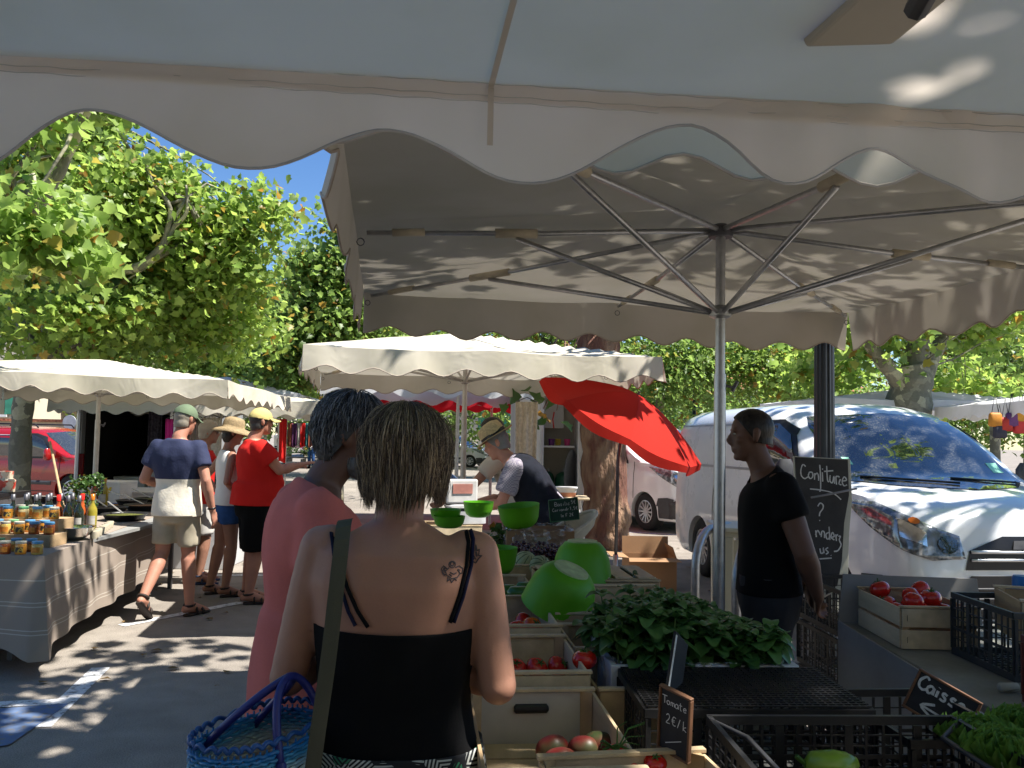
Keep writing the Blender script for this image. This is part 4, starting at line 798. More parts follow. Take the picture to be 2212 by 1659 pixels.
def hairmat(name,c1,c2,lo=.45,hi=.95):
    m,n,o=nt(name); N=n.nodes.new; g=N('ShaderNodeNewGeometry'); r=N('ShaderNodeValToRGB'); e=r.color_ramp.elements; e[0].color=(*c1,1); e[1].color=(*c2,1); e[0].position=lo; e[1].position=hi; lk(n,g.outputs['Random Per Island'],r.inputs[0])
    tc=N('ShaderNodeTexCoord'); mp=N('ShaderNodeMapping'); mp.inputs['Scale'].default_value=(1,1,.08); a=N('ShaderNodeTexNoise'); a.inputs['Scale'].default_value=230; lk(n,tc.outputs['Object'],mp.inputs[0]); lk(n,mp.outputs[0],a.inputs[0])
    p=N('ShaderNodeBsdfPrincipled'); lk(n,r.outputs[0],p.inputs[0]); p.inputs['Roughness'].default_value=.45; p.inputs['Specular IOR Level'].default_value=.35; bp=N('ShaderNodeBump'); bp.inputs['Strength'].default_value=.6; bp.inputs['Distance'].default_value=.003; lk(n,a.outputs[0],bp.inputs['Height']); lk(n,bp.outputs[0],p.inputs['Normal']); lk(n,p.outputs[0],o.inputs[0]); return m
def strands(ctx,n,mat,lenf,rad=.0016,seed=0,root=(.081,.103,.098),zmin=-.02,ymax=.06,inward=.0,name='hair_strands',wav=.006,clump=.4,ears=False):
    """locks of hair laid from scalp roots down along the head"""
    g=random.Random(seed); Hm=ctx['H']; vs=[];fs=[]; mb=MB(Hm)
    for i in range(n):
        while True:
            d=V((g.gauss(0,1),g.gauss(0,1),g.gauss(0,1))).normalized()
            if d.z>zmin and (d.y<ymax or d.z>.55): break
        if ears and abs(d.x)>.55 and d.z<.25 and d.y>-.30: continue
        a=math.atan2(d.x,-d.y); k=V((root[0]*d.x,root[1]*d.y-.01,root[2]*d.z+.028)); L=lenf(a,d,g)
        ph=g.uniform(0,6); fq=g.uniform(18,40); wa=wav*g.uniform(.3,1.2); out=g.uniform(.0,.012)
        tan=V((d.x,d.y,0)); tl=tan.length; tan=tan.normalized() if tl>1e-3 else V((g.gauss(0,1),-1,0)).normalized()
        pts=[k]; p=k.copy(); st=L/9
        for j in range(9):
            nx=p+V((0,0,-st)) if True else p
            e=V((nx.x/(root[0]+out),(nx.y+.01)/(root[1]+out),(nx.z-.028)/(root[2]+out))); 
            r=math.sqrt(e.x**2+e.y**2)
            if nx.z>.0 and e.length<1.0:
                # slide outward along the skull
                p2=p+tan*st*.8+V((0,0,-st*.55)); e=V((p2.x/(root[0]+out),(p2.y+.01)/(root[1]+out),(p2.z-.028)/(root[2]+out)))
                if e.length<1.02: e=e/max(e.length,1e-4)*1.02
                nx=V((e.x*(root[0]+out),e.y*(root[1]+out)-.01,e.z*(root[2]+out)+.028))
            else:
                f=j/9; nx.x+=tan.x*(.003-inward*f*.01); nx.y+=tan.y*(.003-inward*f*.01)
            nx+=V((math.sin(ph+nx.z*fq),math.cos(ph*1.3+nx.z*fq),0))*wa*(j/9)
            pts.append(nx); p=nx
        r0=rad*g.uniform(.7,1.6); mb.tube(pts,[r0*1.0]*7+[r0*.8,r0*.5,r0*.2],4,cap=False)
    return mb.build(name,mat,ctx['hair'],True)

def locks(ctx,n,m_,mat,lenf,rad,seed,root,zmin,ymax,name='hair_strands'):
    """clumped locks: each clump follows a wavy leader, its hairs converge to a tip"""
    g=random.Random(seed); mb=MB(ctx['H'])
    for i in range(n):
        while True:
            d=V((g.gauss(0,1),g.gauss(0,1),g.gauss(0,1))).normalized()
            if d.z>zmin and (d.y<ymax or d.z>.6): break
        L=lenf(d,g); out=g.uniform(0,.014)*(.4+.6*(1-abs(d.z))); rx,ry,rz=root[0]+out,root[1]+out,root[2]+out*.5
        part=V((.015,-.02,0)); th=math.atan2(d.y,d.x); el=math.asin(max(-1,min(1,d.z))); arc=0; pts=[]; st=L/12; ph=g.uniform(0,6); wv=g.uniform(.002,.008); fq=g.uniform(12,26); fl=g.uniform(-.6,1.0)
        p=V((rx*d.x,ry*d.y-.01,rz*d.z+.028)); dth=g.uniform(-.05,.05)
        for k in range(13):
            f=k/12; lat=V((math.cos(th),math.sin(th),0))
            q=p+V((math.sin(ph+f*L*fq),math.cos(ph*1.7+f*L*fq*.8),0))*wv*f; 
            if f>.75: q+=lat*(f-.75)*.05*fl
            pts.append(q)
            if el>.05:
                el-=st/((rx+rz)*.5); th+=dth*.3; e=max(el,0); p=V((rx*math.cos(e)*math.cos(th),ry*math.cos(e)*math.sin(th)-.01,rz*math.sin(e)+.028))
            else:
                drop=max(0,.028-p.z); tuck=.20 if drop>.10 else .04; p=p+V((-math.cos(th)*tuck*st,-math.sin(th)*tuck*st*.6,-st))
        sp=[V((g.gauss(0,1),g.gauss(0,1),g.gauss(0,.3))) for _ in range(m_)]
        for o in sp:
            sc=g.uniform(.82,1.0); w0=.0072; N=int(13*sc); r0=rad*g.uniform(.7,1.4)
            q=[pts[k]+o*w0*(1-.55*(k/12)**1.5)*(.6+.4*math.sin(k*.7+o.x*3)) for k in range(N)]
            if len(q)>3: mb.tube(q,[r0]*(N-3)+[r0*.8,r0*.5,r0*.15],3,cap=False)
    return mb.build(name,mat,ctx['hair'],True)
blackf=fabric('black_jersey',(.004,.004,.0045)); navy=fabric('navy_jersey',(.012,.018,.055)); greyt=fabric('charcoal_denim',(.03,.031,.035),.2)
brownhair=hairmat('streaked_hair',(.06,.036,.022),(.46,.34,.21),.4,1.); greyhair=hairmat('grey_hair',(.045,.042,.040),(.30,.29,.28),.3,1.); darkhair=hairmat('dark_hair',(.010,.008,.007),(.022,.017,.014)); sandhair=hairmat('sandy_grey_hair',(.22,.19,.15),(.4,.36,.3))
sandalm=pm('sandal_leather',(.030,.020,.016),.7,0,.2)
# --- woman in the black top (closest) ---
W=person('woman seen from behind in a black strappy top and leaf-print skirt, streaked bobbed hair','',0) if 0 else None
wl_=(-.245,1.93,0)
w_=person('woman seen from behind in a black strappy top and leaf-print skirt, streaked bobbed hair',wl_,R(-4),1.615,
 pose=dict(shL=(-.186,-.01,1.432),shR=(.190,-.01,1.428),elL=(-.255,-.02,1.125),elR=(.248,-.02,1.125),wrL=(-.215,.21,1.12),wrR=(.10,.20,1.13),hed=(.01,.015,1.655),nek=(0,-.01,1.515),sho=(0,-.02,1.435)),
 face=(.05,1,-.08),skin=SK1,build=1.13,chest=1.03,hips=1.12,armw=1.08,legw=1.1,hair=dict(mat=darkhair,g=.014,y=.05,z=.03,low=-.115,amp=.004),vox=.008,feet='sandal',shoe=sandalm,headvox=1)
J,s,T=w_['J'],w_['s'],w_['T']
def ftop(mb):
    g=.012; pel,wai,che=J['pel'],J['wai'],J['che']; dn=(pel-wai).normalized()
    mb.loft([(pel+dn*.10*s,.228*s,.168*s),(pel+dn*.02*s,.220*s,.158*s),(pel.lerp(wai,.5),.192*s,.135*s),(wai,.178*s,.128*s),(wai.lerp(che,.5),.186*s,.134*s),(che,.198*s,.140*s),(che+V((0,0,.06)),.20*s,.138*s)],28)
w_['garment']('camisole',ftop,[((0,0,1.168),(0,-.06,1)),((0,0,.885),(0,0,-1))],blackf,vx=.009,amp=.006,fr=9,seed=4)
def leafprint():
    m,n,o=nt('leaf_print'); N=n.nodes.new; tc=N('ShaderNodeTexCoord'); 
    v=N('ShaderNodeTexVoronoi'); v.inputs['Scale'].default_value=19; lk(n,tc.outputs['Object'],v.inputs[0])
    # each cell: a leaf of parallel stripes pointing its own way
    sub=N('ShaderNodeVectorMath'); sub.operation='SUBTRACT'; lk(n,tc.outputs['Object'],sub.inputs[0]); lk(n,v.outputs['Position'],sub.inputs[1])
    rot=N('ShaderNodeVectorRotate'); rot.rotation_type='Y_AXIS'; se=N('ShaderNodeSeparateColor'); lk(n,v.outputs['Color'],se.inputs[0]); ml=N('ShaderNodeMath'); ml.operation='MULTIPLY'; ml.inputs[1].default_value=6.28; lk(n,se.outputs[0],ml.inputs[0]); lk(n,sub.outputs[0],rot.inputs['Vector']); lk(n,ml.outputs[0],rot.inputs['Angle'])
    sp=N('ShaderNodeSeparateXYZ'); lk(n,rot.outputs[0],sp.inputs[0]); ab=N('ShaderNodeMath'); ab.operation='ABSOLUTE'; lk(n,sp.outputs[0],ab.inputs[0])
    m1=N('ShaderNodeMath'); m1.operation='MULTIPLY_ADD'; m1.inputs[1].default_value=.9; lk(n,ab.outputs[0],m1.inputs[0]); lk(n,sp.outputs[2],m1.inputs[2])
    m2=N('ShaderNodeMath'); m2.operation='MULTIPLY'; m2.inputs[1].default_value=620; lk(n,m1.outputs[0],m2.inputs[0]); si=N('ShaderNodeMath'); si.operation='SINE'; lk(n,m2.outputs[0],si.inputs[0])
    gt=N('ShaderNodeMath'); gt.operation='GREATER_THAN'; gt.inputs[1].default_value=.1; lk(n,si.outputs[0],gt.inputs[0])
    lt=N('ShaderNodeMath'); lt.operation='LESS_THAN'; lt.inputs[1].default_value=.62; lk(n,v.outputs['Distance'],lt.inputs[0]); 
    cr_=N('ShaderNodeValToRGB'); e=cr_.color_ramp.elements; cr_.color_ramp.interpolation='CONSTANT'; e[0].color=(.42,.44,.42,1); e[1].position=.5; e[1].color=(.03,.19,.10,1); q=e.new(.72); q.color=(.36,.40,.36,1); lk(n,se.outputs[1],cr_.inputs[0])
    mu=N('ShaderNodeMath'); mu.operation='MULTIPLY'; lk(n,gt.outputs[0],mu.inputs[0]); lk(n,lt.outputs[0],mu.inputs[1]); x=N('ShaderNodeMix'); x.data_type='RGBA'; x.inputs[6].default_value=(.006,.008,.012,1); lk(n,cr_.outputs[0],x.inputs[7]); lk(n,mu.outputs[0],x.inputs[0])
    p=N('ShaderNodeBsdfPrincipled'); p.inputs['Roughness'].default_value=.85; lk(n,x.outputs[2],p.inputs[0]); lk(n,p.outputs[0],o.inputs[0]); return m
def fsk(mb):
    mb.loft([((0,0,.40),.30,.24),((0,0,.60),.255,.20),((0,0,.78),.215,.16),((0,0,.88),.198,.143),((0,0,.96),.185,.132)],28)
w_['garment']('skirt',fsk,[((0,0,.912),(0,0,1)),((0,0,.44),(0,0,-1))],leafprint(),vx=.012,amp=.012,fr=6,st=(1.5,1.5,.3),seed=8)
lens=lambda a,d,g:(.150+.115*max(0,d.z)+.02*abs(math.sin(a)))*g.uniform(.82,1.04)+(.02 if d.z<.2 else .0)
locks(w_,1050,18,brownhair,lambda d,g:(.150+.10*max(0,d.z)+(.012 if abs(d.x)<.5 else -.012))*g.uniform(.82,1.06),.0005,1,(.094,.112,.103),-.30,.35)
# straps follow the back (dropped onto the skin)
def onskin(ctx,pts,r,mat,name,off=.003,frm=(0,-1,0),flat=1.,parent=None):
    q=[]
    for p in pts:
        d=-(V(frm)).normalized(); o=V(p)-d*1.0; h=ctx['tree'].ray_cast(o,d)
        q.append(h[0]+(h[1] if h[1].dot(d)<0 else -h[1])*off if h[0] is not None else V(p))
    mb=MB(); mb.tube(q,r,6,flat=flat); return mb.build(name,mat,parent or ctx['t'],True)
def uvp(u,v,Y): return P(u,v,Y)
nav=fabric('navy_strap',(.012,.014,.04))
for pts,nm,m_ in (([(716,1150),(722,1200),(735,1265),(752,1320),(768,1352)],'shoulder_strap',nav),([(724,1160),(733,1210),(750,1270),(772,1320),(795,1355)],'shoulder_strap',blackf),
   ([(1012,1132),(1022,1165),(1018,1220),(1000,1290),(980,1345)],'shoulder_strap',nav),([(1003,1132),(1012,1170),(1008,1222),(993,1285),(972,1345)],'shoulder_strap',blackf)):
    q=[]
    for i in range(len(pts)-1):
        for k in range(5): q.append((pts[i][0]+(pts[i+1][0]-pts[i][0])*k/5,pts[i][1]+(pts[i+1][1]-pts[i][1])*k/5))
    q.append(pts[-1]); o=[]
    for u,v in q:
        d=ray(u,v).normalized(); h=w_['tree'].ray_cast(V((0,0,H)),d); 
        if h[0] is not None and h[0].y<2.25: o.append(h[0]-d*.004)
    if len(o)>3: mb=MB(); mb.tube(o,.0055,6,flat=.5); mb.build(nm,m_,w_['t'],True)
# tattoos: small winged figure and a bird, inked into the skin
ink=pm('tattoo_ink',(.055,.045,.05),.7,0,.3,60)
def tattoo(polys,name,par):
    mb=MB()
    for L in polys:
        o=[]
        for i in range(len(L)-1):
            for k in range(4):
                u=L[i][0]+(L[i+1][0]-L[i][0])*k/4; v=L[i][1]+(L[i+1][1]-L[i][1])*k/4; d=ray(u,v).normalized(); h=w_['tree'].ray_cast(V((0,0,H)),d)
                if h[0] is not None: o.append(h[0]-d*.0006)
        if len(o)>2: mb.tube(o,.0013,4)
    return mb.build(name,ink,par)
def circ(cx,cy,rx,ry,n=10,a0=0,a1=6.3): return [(cx+rx*math.cos(a0+(a1-a0)*i/n),cy+ry*math.sin(a0+(a1-a0)*i/n)) for i in range(n+1)]
tb_=w_['body']
tattoo([circ(977,1219,7,7),circ(977,1218,4,4),[(970,1226),(962,1234),(966,1243),(976,1250),(988,1247),(994,1238),(986,1228)],[(968,1230),(958,1222),(953,1230),(959,1240),(967,1243)],[(960,1226),(955,1236),(962,1246)],[(963,1224),(959,1234),(966,1240)],[(968,1246),(966,1256),(972,1250),(976,1258),(982,1250),(988,1255)],[(984,1226),(992,1222),(1000,1228),(998,1238),(990,1240)],[(972,1236),(980,1240),(988,1236)],[(988,1230),(996,1232)],[(970,1240),(978,1246)],[(958,1231),(966,1234)]],'tattoo',tb_)
tattoo([[(1026,1190),(1028,1176),(1031,1190),(1036,1186),(1034,1200),(1041,1200),(1033,1208),(1028,1216),(1020,1212),(1026,1204),(1020,1196),(1026,1190)],[(1027,1192),(1029,1204)],[(1030,1192),(1032,1204)],[(1024,1200),(1030,1212)],[(1028,1180),(1030,1210)]],'tattoo',tb_)
# --- her shoulder bag with olive strap, and the woven basket on her arm ---
bagm=fabric('olive_canvas',(.075,.072,.05),.1,8,300)
bg_=thing('shoulder_bag','shoulder bag with flat olive strap on the woman in black','bag',(-.47,1.72,.3))
o=[]; o2=[]
pl=[(742,1128),(735,1200),(724,1290),(714,1390),(700,1490),(686,1580),(674,1670),(660,1790)]
mb=MB(); pc=[P(u,v,yy) for (u,v),yy in zip(pl,(1.80,1.76,1.745,1.735,1.725,1.72,1.715,1.71))]; pc=[P(750,1124,1.94),P(746,1120,1.87)]+pc
vs=[];fs=[]
for i,p in enumerate(pc):
    a=V((.0175,0,.003)) ; vs+=[p-a,p+a,p+a+V((0,.003,0)),p-a+V((0,.003,0))]
for i in range(len(pc)-1):
    for k in range(4): fs.append((4*i+k,4*i+(k+1)%4,4*i+4+(k+1)%4,4*i+4+k))
fs+=[(3,2,1,0),(len(vs)-4,len(vs)-3,len(vs)-2,len(vs)-1)]
mb.add(vs,fs); mb.build('strap',bagm,bg_,sub=1)
mb=MB(); e=pc[-1]; mb.loft([(e+V((-.02,0,-.30)),.15,.05,4),(e+V((-.02,0,-.28)),.17,.065,4),(e+V((-.02,0,-.05)),.165,.06,4),(e+V((-.02,0,.01)),.15,.03,4)],24); mb.build('bag_body',bagm,bg_,True,auto=40)
def basket():
    t=thing('woven_basket','woven plastic shopping basket shading from dark blue rim to white, hanging from her arm','basket',(-.505,1.83,.635),R(66)); T=WM[t.name]
    wv=zramp('basket_weave',[(0,(.10,.01,.03)),(.50,(.12,.02,.04)),(.60,(.45,.30,.27)),(.68,(.58,.58,.52)),(.75,(.42,.52,.50)),(.81,(.06,.26,.40)),(.88,(.01,.14,.38)),(1,(.01,.06,.22))],scale=1/.36,off=0.0,rough=.35,wob=.02,bs=25)
    Hh=.335; 
    def prof(a,z,e=2.6):
        k=1-.10*(1-z/Hh); w,d=.165*k,.098*k; ca,sa=math.cos(a),math.sin(a); return V((w*math.copysign(abs(ca)**(2/e),ca),d*math.copysign(abs(sa)**(2/e),sa),z))
    ns=56; mb=MB(T); rows=40
    for r in range(rows):
        z=.012+r*(Hh-.025)/rows; pts=[]
        for k in range(ns*4+1):
            a=2*math.pi*k/(ns*4); p=prof(a,z); n_=V((p.x/.185**2,p.y/.105**2,0)).normalized(); pts.append(p+n_*(.0026*math.cos(math.pi*(k/4+r)))+V((0,0,.0012*math.sin(k*1.3+r))))
        mb.tube(pts,.0044,5,cap=False,flat=.85)
    mb.build('weave',wv,t,True); mb=MB(T)
    for k in range(ns):
        a=2*math.pi*(k+.5)/ns; mb.tube([prof(a,0),prof(a,Hh*.5),prof(a,Hh-.01)],.0022,4)
    mb.build('stakes',wv,t,True)
    rim=pm('basket_rim',(.015,.07,.24),.35,0,.2); mb=MB(T); pts=[]
    for k in range(281): a=2*math.pi*k/280; p=prof(a,Hh-.006+.010*abs(math.sin(k/280*math.pi*32))); pts.append(p)
    mb.tube(pts,.005,6,cap=False); mb.build('rim',rim,t,True)
    mb=MB(T); mb.loft([((0,0,0),.165,.094,2.6),((0,0,.01),.167,.096,2.6)],36); mb.build('base',rim,t,True)
    hm=pm('handle_plastic',(.02,.025,.16),.35,0,.15)
    for sg in (-1,1):
        mb=MB(T); q=[];y=sg*.100
        for i in range(25):
            f=i/24; a=math.pi*f; q.append(V((-.075*math.cos(a)+.01,y*(1-math.sin(a))-.055*math.sin(a),Hh-.05+.15*math.sin(a)**.9)))
        mb.tube(q,.0085,8); mb.ell(q[0],.0115); mb.ell(q[-1],.0115); mb.build('handle',hm,t,True)
basket()
# --- man in the pink shirt ---
pinkf=fabric('faded_red_jersey',(.54,.145,.12),.12,4,200,.3)
p_=person('grey-haired bearded man in a faded pink-red t-shirt, leaning towards the woman in black',(-.59,2.60,0),R(-66),1.69,
 pose=dict(hed=(.02,.11,1.625),nek=(0,.035,1.49),sho=(0,-.0,1.40),elR=(.25,-.02,1.13),wrR=(.20,.18,.98),elL=(-.24,-.03,1.13),wrL=(-.2,.15,.98)),face=(.35,1,-.18),skin=SK3,build=1.12,chest=1.06,
 belly=.035,shirt=dict(mat=pinkf,hem=.17,sleeve=.60,sr=.078,g=.020,amp=.007,neck=.55,seed=2),bottom=dict(mat=greyt,leg=1.95,top=.03),hair=dict(mat=pm('grey_hair_base',(.05,.048,.046),.6,0,.3,60,.5,90),g=.014,y=.016,z=.02,low=-.075,amp=.004),vox=.010,feet='shoe',shoe=dark)
strands(p_,3200,greyhair,lambda a,d,g:.045*g.uniform(.7,1.25)+.02*max(0,d.z),.0010,4,root=(.091,.112,.107),zmin=-.85,ymax=.35,inward=.9,wav=.002,ears=True)
mb=MB(p_['H']); mb.ell((0,.040,-.085),(.060,.062,.048),n=20,m=14); mb.ell((0,.088,-.052),(.030,.012,.010))
m=remesh(mb,.008,2); cutmesh(m,[(p_['H']@V((0,.0,-.045)),p_['H'].to_3x3()@V((0,-.9,.75)).normalized())],.004,70); m.transform(p_['T'].inverted()); fin('beard',m,greyhair,p_['t'],True)
# --- man in black behind the counter ---
b_=person('man in a black t-shirt in profile beside the steel pole, hands behind his back',(1.195,3.98,0),R(86),1.715,
 pose=dict(hed=(.0,.085,1.635),nek=(0,.035,1.49),sho=(0,0,1.40),elL=(-.235,-.10,1.12),wrL=(-.10,-.20,.90),elR=(.235,-.10,1.12),wrR=(.10,-.20,.91)),handpose=dict(L=dict(dir=(.75,-.1,-.65),pn=(.1,-1,-.2),curl=.6),R=dict(dir=(-.8,-.05,-.55),pn=(-.1,-1,0),curl=.7)),
 face=(.06,1,-.12),skin=SK3,build=1.10,chest=1.04,armw=1.2,shirt=dict(mat=blackf,hem=.02,sleeve=.50,sr=.066,g=.012,amp=.006,seed=5),bottom=dict(mat=greyt,leg=1.95,top=.06,g=.012),hair=dict(mat=darkhair,g=.005,y=.030,z=.03,low=-.035,nape=.95,amp=.0015),vox=.0085,feet='shoe',shoe=dark)
pn=MB(b_['T']); pn.tube([(.02,-.235,.86),(.02,-.285,.885)],.004,6); tag(pn.build('pen',steel),'thin metal pen held behind his back by the man in black','pen')
# --- man in the cap walking away ---
tee=zramp('two_tone_tee',[(0,(.72,.66,.55)),(.575,(.018,.025,.07))],True,2,.85,1/2.,0.,bump=.2)
khaki=fabric('khaki_cotton',(.42,.37,.28),.15,6)
c_=person('man in a green cap walking away, navy and cream t-shirt, khaki shorts',(-2.83,7.35,0),R(-6),1.775,
 pose=dict(knL=(-.10,-.02,.52),anL=(-.115,-.27,.20),toL=(-.12,-.17,.05),knR=(.095,.05,.50),anR=(.13,.03,.09),toR=(.19,.18,.03),hpR=(.09,.02,.90),elL=(-.29,-.02,1.13),wrL=(-.19,.17,1.06),elR=(.27,-.05,1.13),wrR=(.30,.03,.87),hed=(.02,.05,1.635)),handpose=dict(R=dict(pn=(-1,.2,0),curl=.35)),
 face=(.35,1,-.2),skin=SKR,build=1.08,chest=1.06,shirt=dict(mat=tee,hem=.10,sleeve=.60,sr=.077,g=.020,amp=.010,seed=7),bottom=dict(name='shorts',mat=khaki,leg=.80,flare=.012,g=.012,top=.05),hair=dict(mat=sandhair,g=.003,y=.01,z=-.02,low=-.06,amp=.001),vox=.010,shoe=sandalm)
def cap_(ctx,mat,g=.010,z0=.022,brim=.085):
    Hm=ctx['H']; mb=MB(Hm); mb.ell((0,-.008,.030),(.079+g,.100+g,.092+g),n=24,m=16); m=remesh(mb,.008,2); cutmesh(m,[(Hm@V((0,0,z0)),Hm.to_3x3()@V((0,-.18,-1)).normalized())],.002,20); m.transform(ctx['T'].inverted()); o=fin('cap',m,mat,ctx['t'],True,solid=.003)
    mb=MB(Hm)
    def f(i,j): a=(i-.5)*2.2; r=1+j*.9; return V((math.sin(a)*(.086)*(1+.12*j),math.cos(a)*.105*(1)+j*brim*math.cos(a*.9)-.004,z0+.012-.25*j*brim-.02*j*abs(math.sin(a))))
    mb.grid(f,12,4); mb.build('peak',mat,o,True,solid=.004); return o
cap_(c_,fabric('green_cap',(.12,.16,.10),.2))
T=c_['T']; wr=c_['J']['wrR']; mb=MB(T); d=(wr-c_['J']['elR']).normalized(); x=d.orthogonal().normalized(); y=d.cross(x); c0=wr-d*.035
mb.tube([c0+x*.033*math.cos(a)+y*.029*math.sin(a) for a in [k*.45 for k in range(15)]],.007,6,cap=False,flat=.5); mb.build('watch',dark,c_['t'],True)
# --- man in red shirt and yellow cap ---
redf=fabric('red_jersey',(.62,.022,.018),.08,4)
r_=person('heavy man in a bright red t-shirt, yellow cap and long black shorts, arm stretched out',(-2.38,8.0,0),R(-66),1.775,
 pose=dict(elR=(.20,.20,1.20),wrR=(.16,.40,1.25),shR=(.18,.02,1.41),elL=(-.22,.16,1.18),wrL=(-.16,.36,1.22),hed=(.0,.05,1.635)),handpose=dict(R=dict(curl=.35,pn=(-.2,.1,-1)),L=dict(curl=.5,pn=(.3,0,-1))),face=(-.25,1,.0),skin=SKR,build=1.15,belly=.085,chest=1.05,legw=1.12,armw=1.1,
 shirt=dict(mat=redf,hem=.05,sleeve=.62,sr=.082,g=.02,amp=.010,seed=11),bottom=dict(name='shorts',mat=blackf,leg=1.04,flare=.035,g=.018,top=.06),hair=dict(mat=greyhair,g=.006,y=.03,z=.0,low=-.06,amp=.001),vox=.010,shoe=sandalm)
cap_(r_,fabric('yellow_cap',(.52,.43,.17),.15))
def glasses(ctx,mat=dark):
    mb=MB(ctx['H']); 
    for sg in (-1,1): mb.ell((sg*.031,.092,.012),(.026,.007,.019),n=14,m=8)
    mb.tube([(-.012,.094,.018),(.012,.094,.018)],.003,5)
    for sg in (-1,1): mb.tube([(sg*.055,.088,.018),(sg*.078,.05,.018),(sg*.082,-.015,.014)],.0035,5)
    mb.build('sunglasses',mat,ctx['t'],True)
glasses(r_)
# --- woman in the sun hat ---
whitef=fabric('white_cotton',(.75,.73,.70),.05); bluej=fabric('blue_denim',(.03,.08,.22),.2,14); straw=pm('straw',(.30,.22,.12),.9,0,.25,40,.6,120,bdist=.006)
h_=person('woman in a brown sun hat, white sleeveless top and blue shorts, hand on hip',(-2.71,8.3,0),R(-58),1.66,
 pose=dict(elL=(-.30,-.16,1.17),wrL=(-.16,-.06,1.02),shL=(-.165,-.02,1.40),elR=(.26,-.08,1.15),wrR=(.17,.06,1.02),knL=(-.09,-.04,.49),anL=(-.11,-.12,.09),toL=(-.12,.03,.03)),handpose=dict(L=dict(dir=(.3,.6,-.6),pn=(.8,-.1,.2)),R=dict(dir=(-.3,.6,-.5)))
 ,face=(.1,1,-.15),skin=SK1,build=.93,hips=.98,armw=.88,shirt=dict(mat=whitef,hem=.02,sleeve=0,g=.016,amp=.009,neck=.45,seed=13),bottom=dict(name='shorts',mat=bluej,leg=.42,flare=.03,top=.06),hair=dict(mat=darkhair,g=.012,y=.04,z=.02,low=-.10),vox=.010,shoe=sandalm)
def strawhat(ctx,band=False,rb=.17,hc=.085,droop=.05,tilt=0,mat=straw):
    Hm=ctx['H']@Mx.Translation((0,-.01,.055))@Mx.Rotation(tilt,4,'X'); mb=MB(Hm)
    mb.lathe([(rb,-droop),(rb*.85,-droop*.5),(.10,-.002),(.099,.02),(.094,hc*.7),(.085,hc),(.05,hc+.012),(.001,hc+.008)],32,Mx.Diagonal((.93,1.12,1,1)),cap=False)
    for i,v in enumerate(mb.v): v.z+=.006*math.sin(v.x*25)+.004*math.sin(v.y*31)
    o=mb.build('straw_hat',mat,ctx['t'],True,solid=.004)
    if band: mb=MB(Hm); mb.lathe([(.1015,.004),(.098,.032)],32,Mx.Diagonal((.95,1.13,1,1)),cap=False); mb.build('hat_band',dark,o,True)
strawhat(h_,rb=.20,droop=.06)
# --- grey haired man in red behind ---
k_=person('grey-haired man in sunglasses and red shirt behind the walking man, dark bag across his chest',(-3.17,8.95,0),R(-75),1.66,
 pose=dict(elR=(.23,-.03,1.12),wrR=(.24,.10,.92)),face=(0,1,-.1),skin=SK1,build=1.0,shirt=dict(mat=redf,hem=.06,sleeve=.55,g=.016,seed=15),bottom=dict(name='shorts',mat=fabric('pale_cotton',(.5,.48,.45)),leg=.9,flare=.02),hair=dict(mat=sandhair,g=.016,y=.05,z=.03,low=-.07,amp=.004),vox=.012,shoe=pm('blue_sandal',(.02,.04,.09),.7))
glasses(k_); mb=MB(k_['T']); mb.loft([((.05,.14,.98),.02,.08,4),((.05,.15,1.0),.035,.11,4),((.05,.15,1.16),.035,.11,4),((.05,.14,1.18),.02,.08,4)],16); tag(mb.build('messenger_bag',blackf,None,True,auto=40),'small dark bag on the front of the grey-haired man in red','bag')
# --- man in trilby bending over the stall ---
check=None
def checkm():
    m,n,o=nt('check_shirt'); N=n.nodes.new; tc=N('ShaderNodeTexCoord'); br=N('ShaderNodeTexChecker'); br.inputs['Scale'].default_value=95; br.inputs[1].default_value=(.16,.14,.20,1); br.inputs[2].default_value=(.36,.33,.36,1); lk(n,tc.outputs['Object'],br.inputs[0]); p=N('ShaderNodeBsdfPrincipled'); p.inputs['Roughness'].default_value=.9; lk(n,br.outputs[0],p.inputs[0]); lk(n,p.outputs[0],o.inputs[0]); return m
vest=fabric('navy_quilted',(.012,.014,.022),.3,10,60,.6)
yb=6.75
n_=person('man in a straw trilby and dark navy waistcoat bending over the stall counter',(.33,yb,0),R(84),1.72,
 pose=dict(pel=(0,-.02,.95),wai=(0,.08,1.10),che=(0,.20,1.27),sho=(0,.31,1.37),nek=(0,.37,1.43),hed=(0,.455,1.54),shL=(-.185,.29,1.355),shR=(.185,.29,1.355),elL=(-.21,.38,1.08),elR=(.22,.42,1.09),wrL=(-.13,.60,1.03),wrR=(.12,.64,1.05),hpR=(.09,-.02,.92),hpL=(-.09,-.02,.92)),
 handpose=dict(L=dict(curl=.8,pn=(.5,0,-.8)),R=dict(curl=.8,pn=(-.5,0,-.8))),face=(-.05,.87,-.45),up=(0,.45,.87),skin=SKR,build=1.10,chest=1.05,belly=.03,armw=1.05,
 shirt=dict(mat=checkm(),hem=-.0,sleeve=.72,sr=.080,g=.014,seed=17),bottom=dict(mat=greyt,leg=1.95,top=.06),hair=dict(mat=greyhair,g=.006,y=.03,z=.0,low=-.06),vox=.010,feet='shoe',shoe=dark)
n_['garment']('waistcoat',lambda mb:n_['torso'](mb,.030,low=False),[(n_['J']['pel'],(n_['J']['pel']-n_['J']['wai']).normalized(),.4),(n_['J']['sho'].lerp(n_['J']['nek'],.45),(n_['J']['nek']-n_['J']['sho']).normalized(),.3)],vest,amp=.008,fr=9)
strawhat(n_,True,rb=.15,hc=.10,droop=.0,tilt=R(-8),mat=pm('straw_light',(.50,.37,.19),.9,0,.2,60,.6,140,bdist=.005))
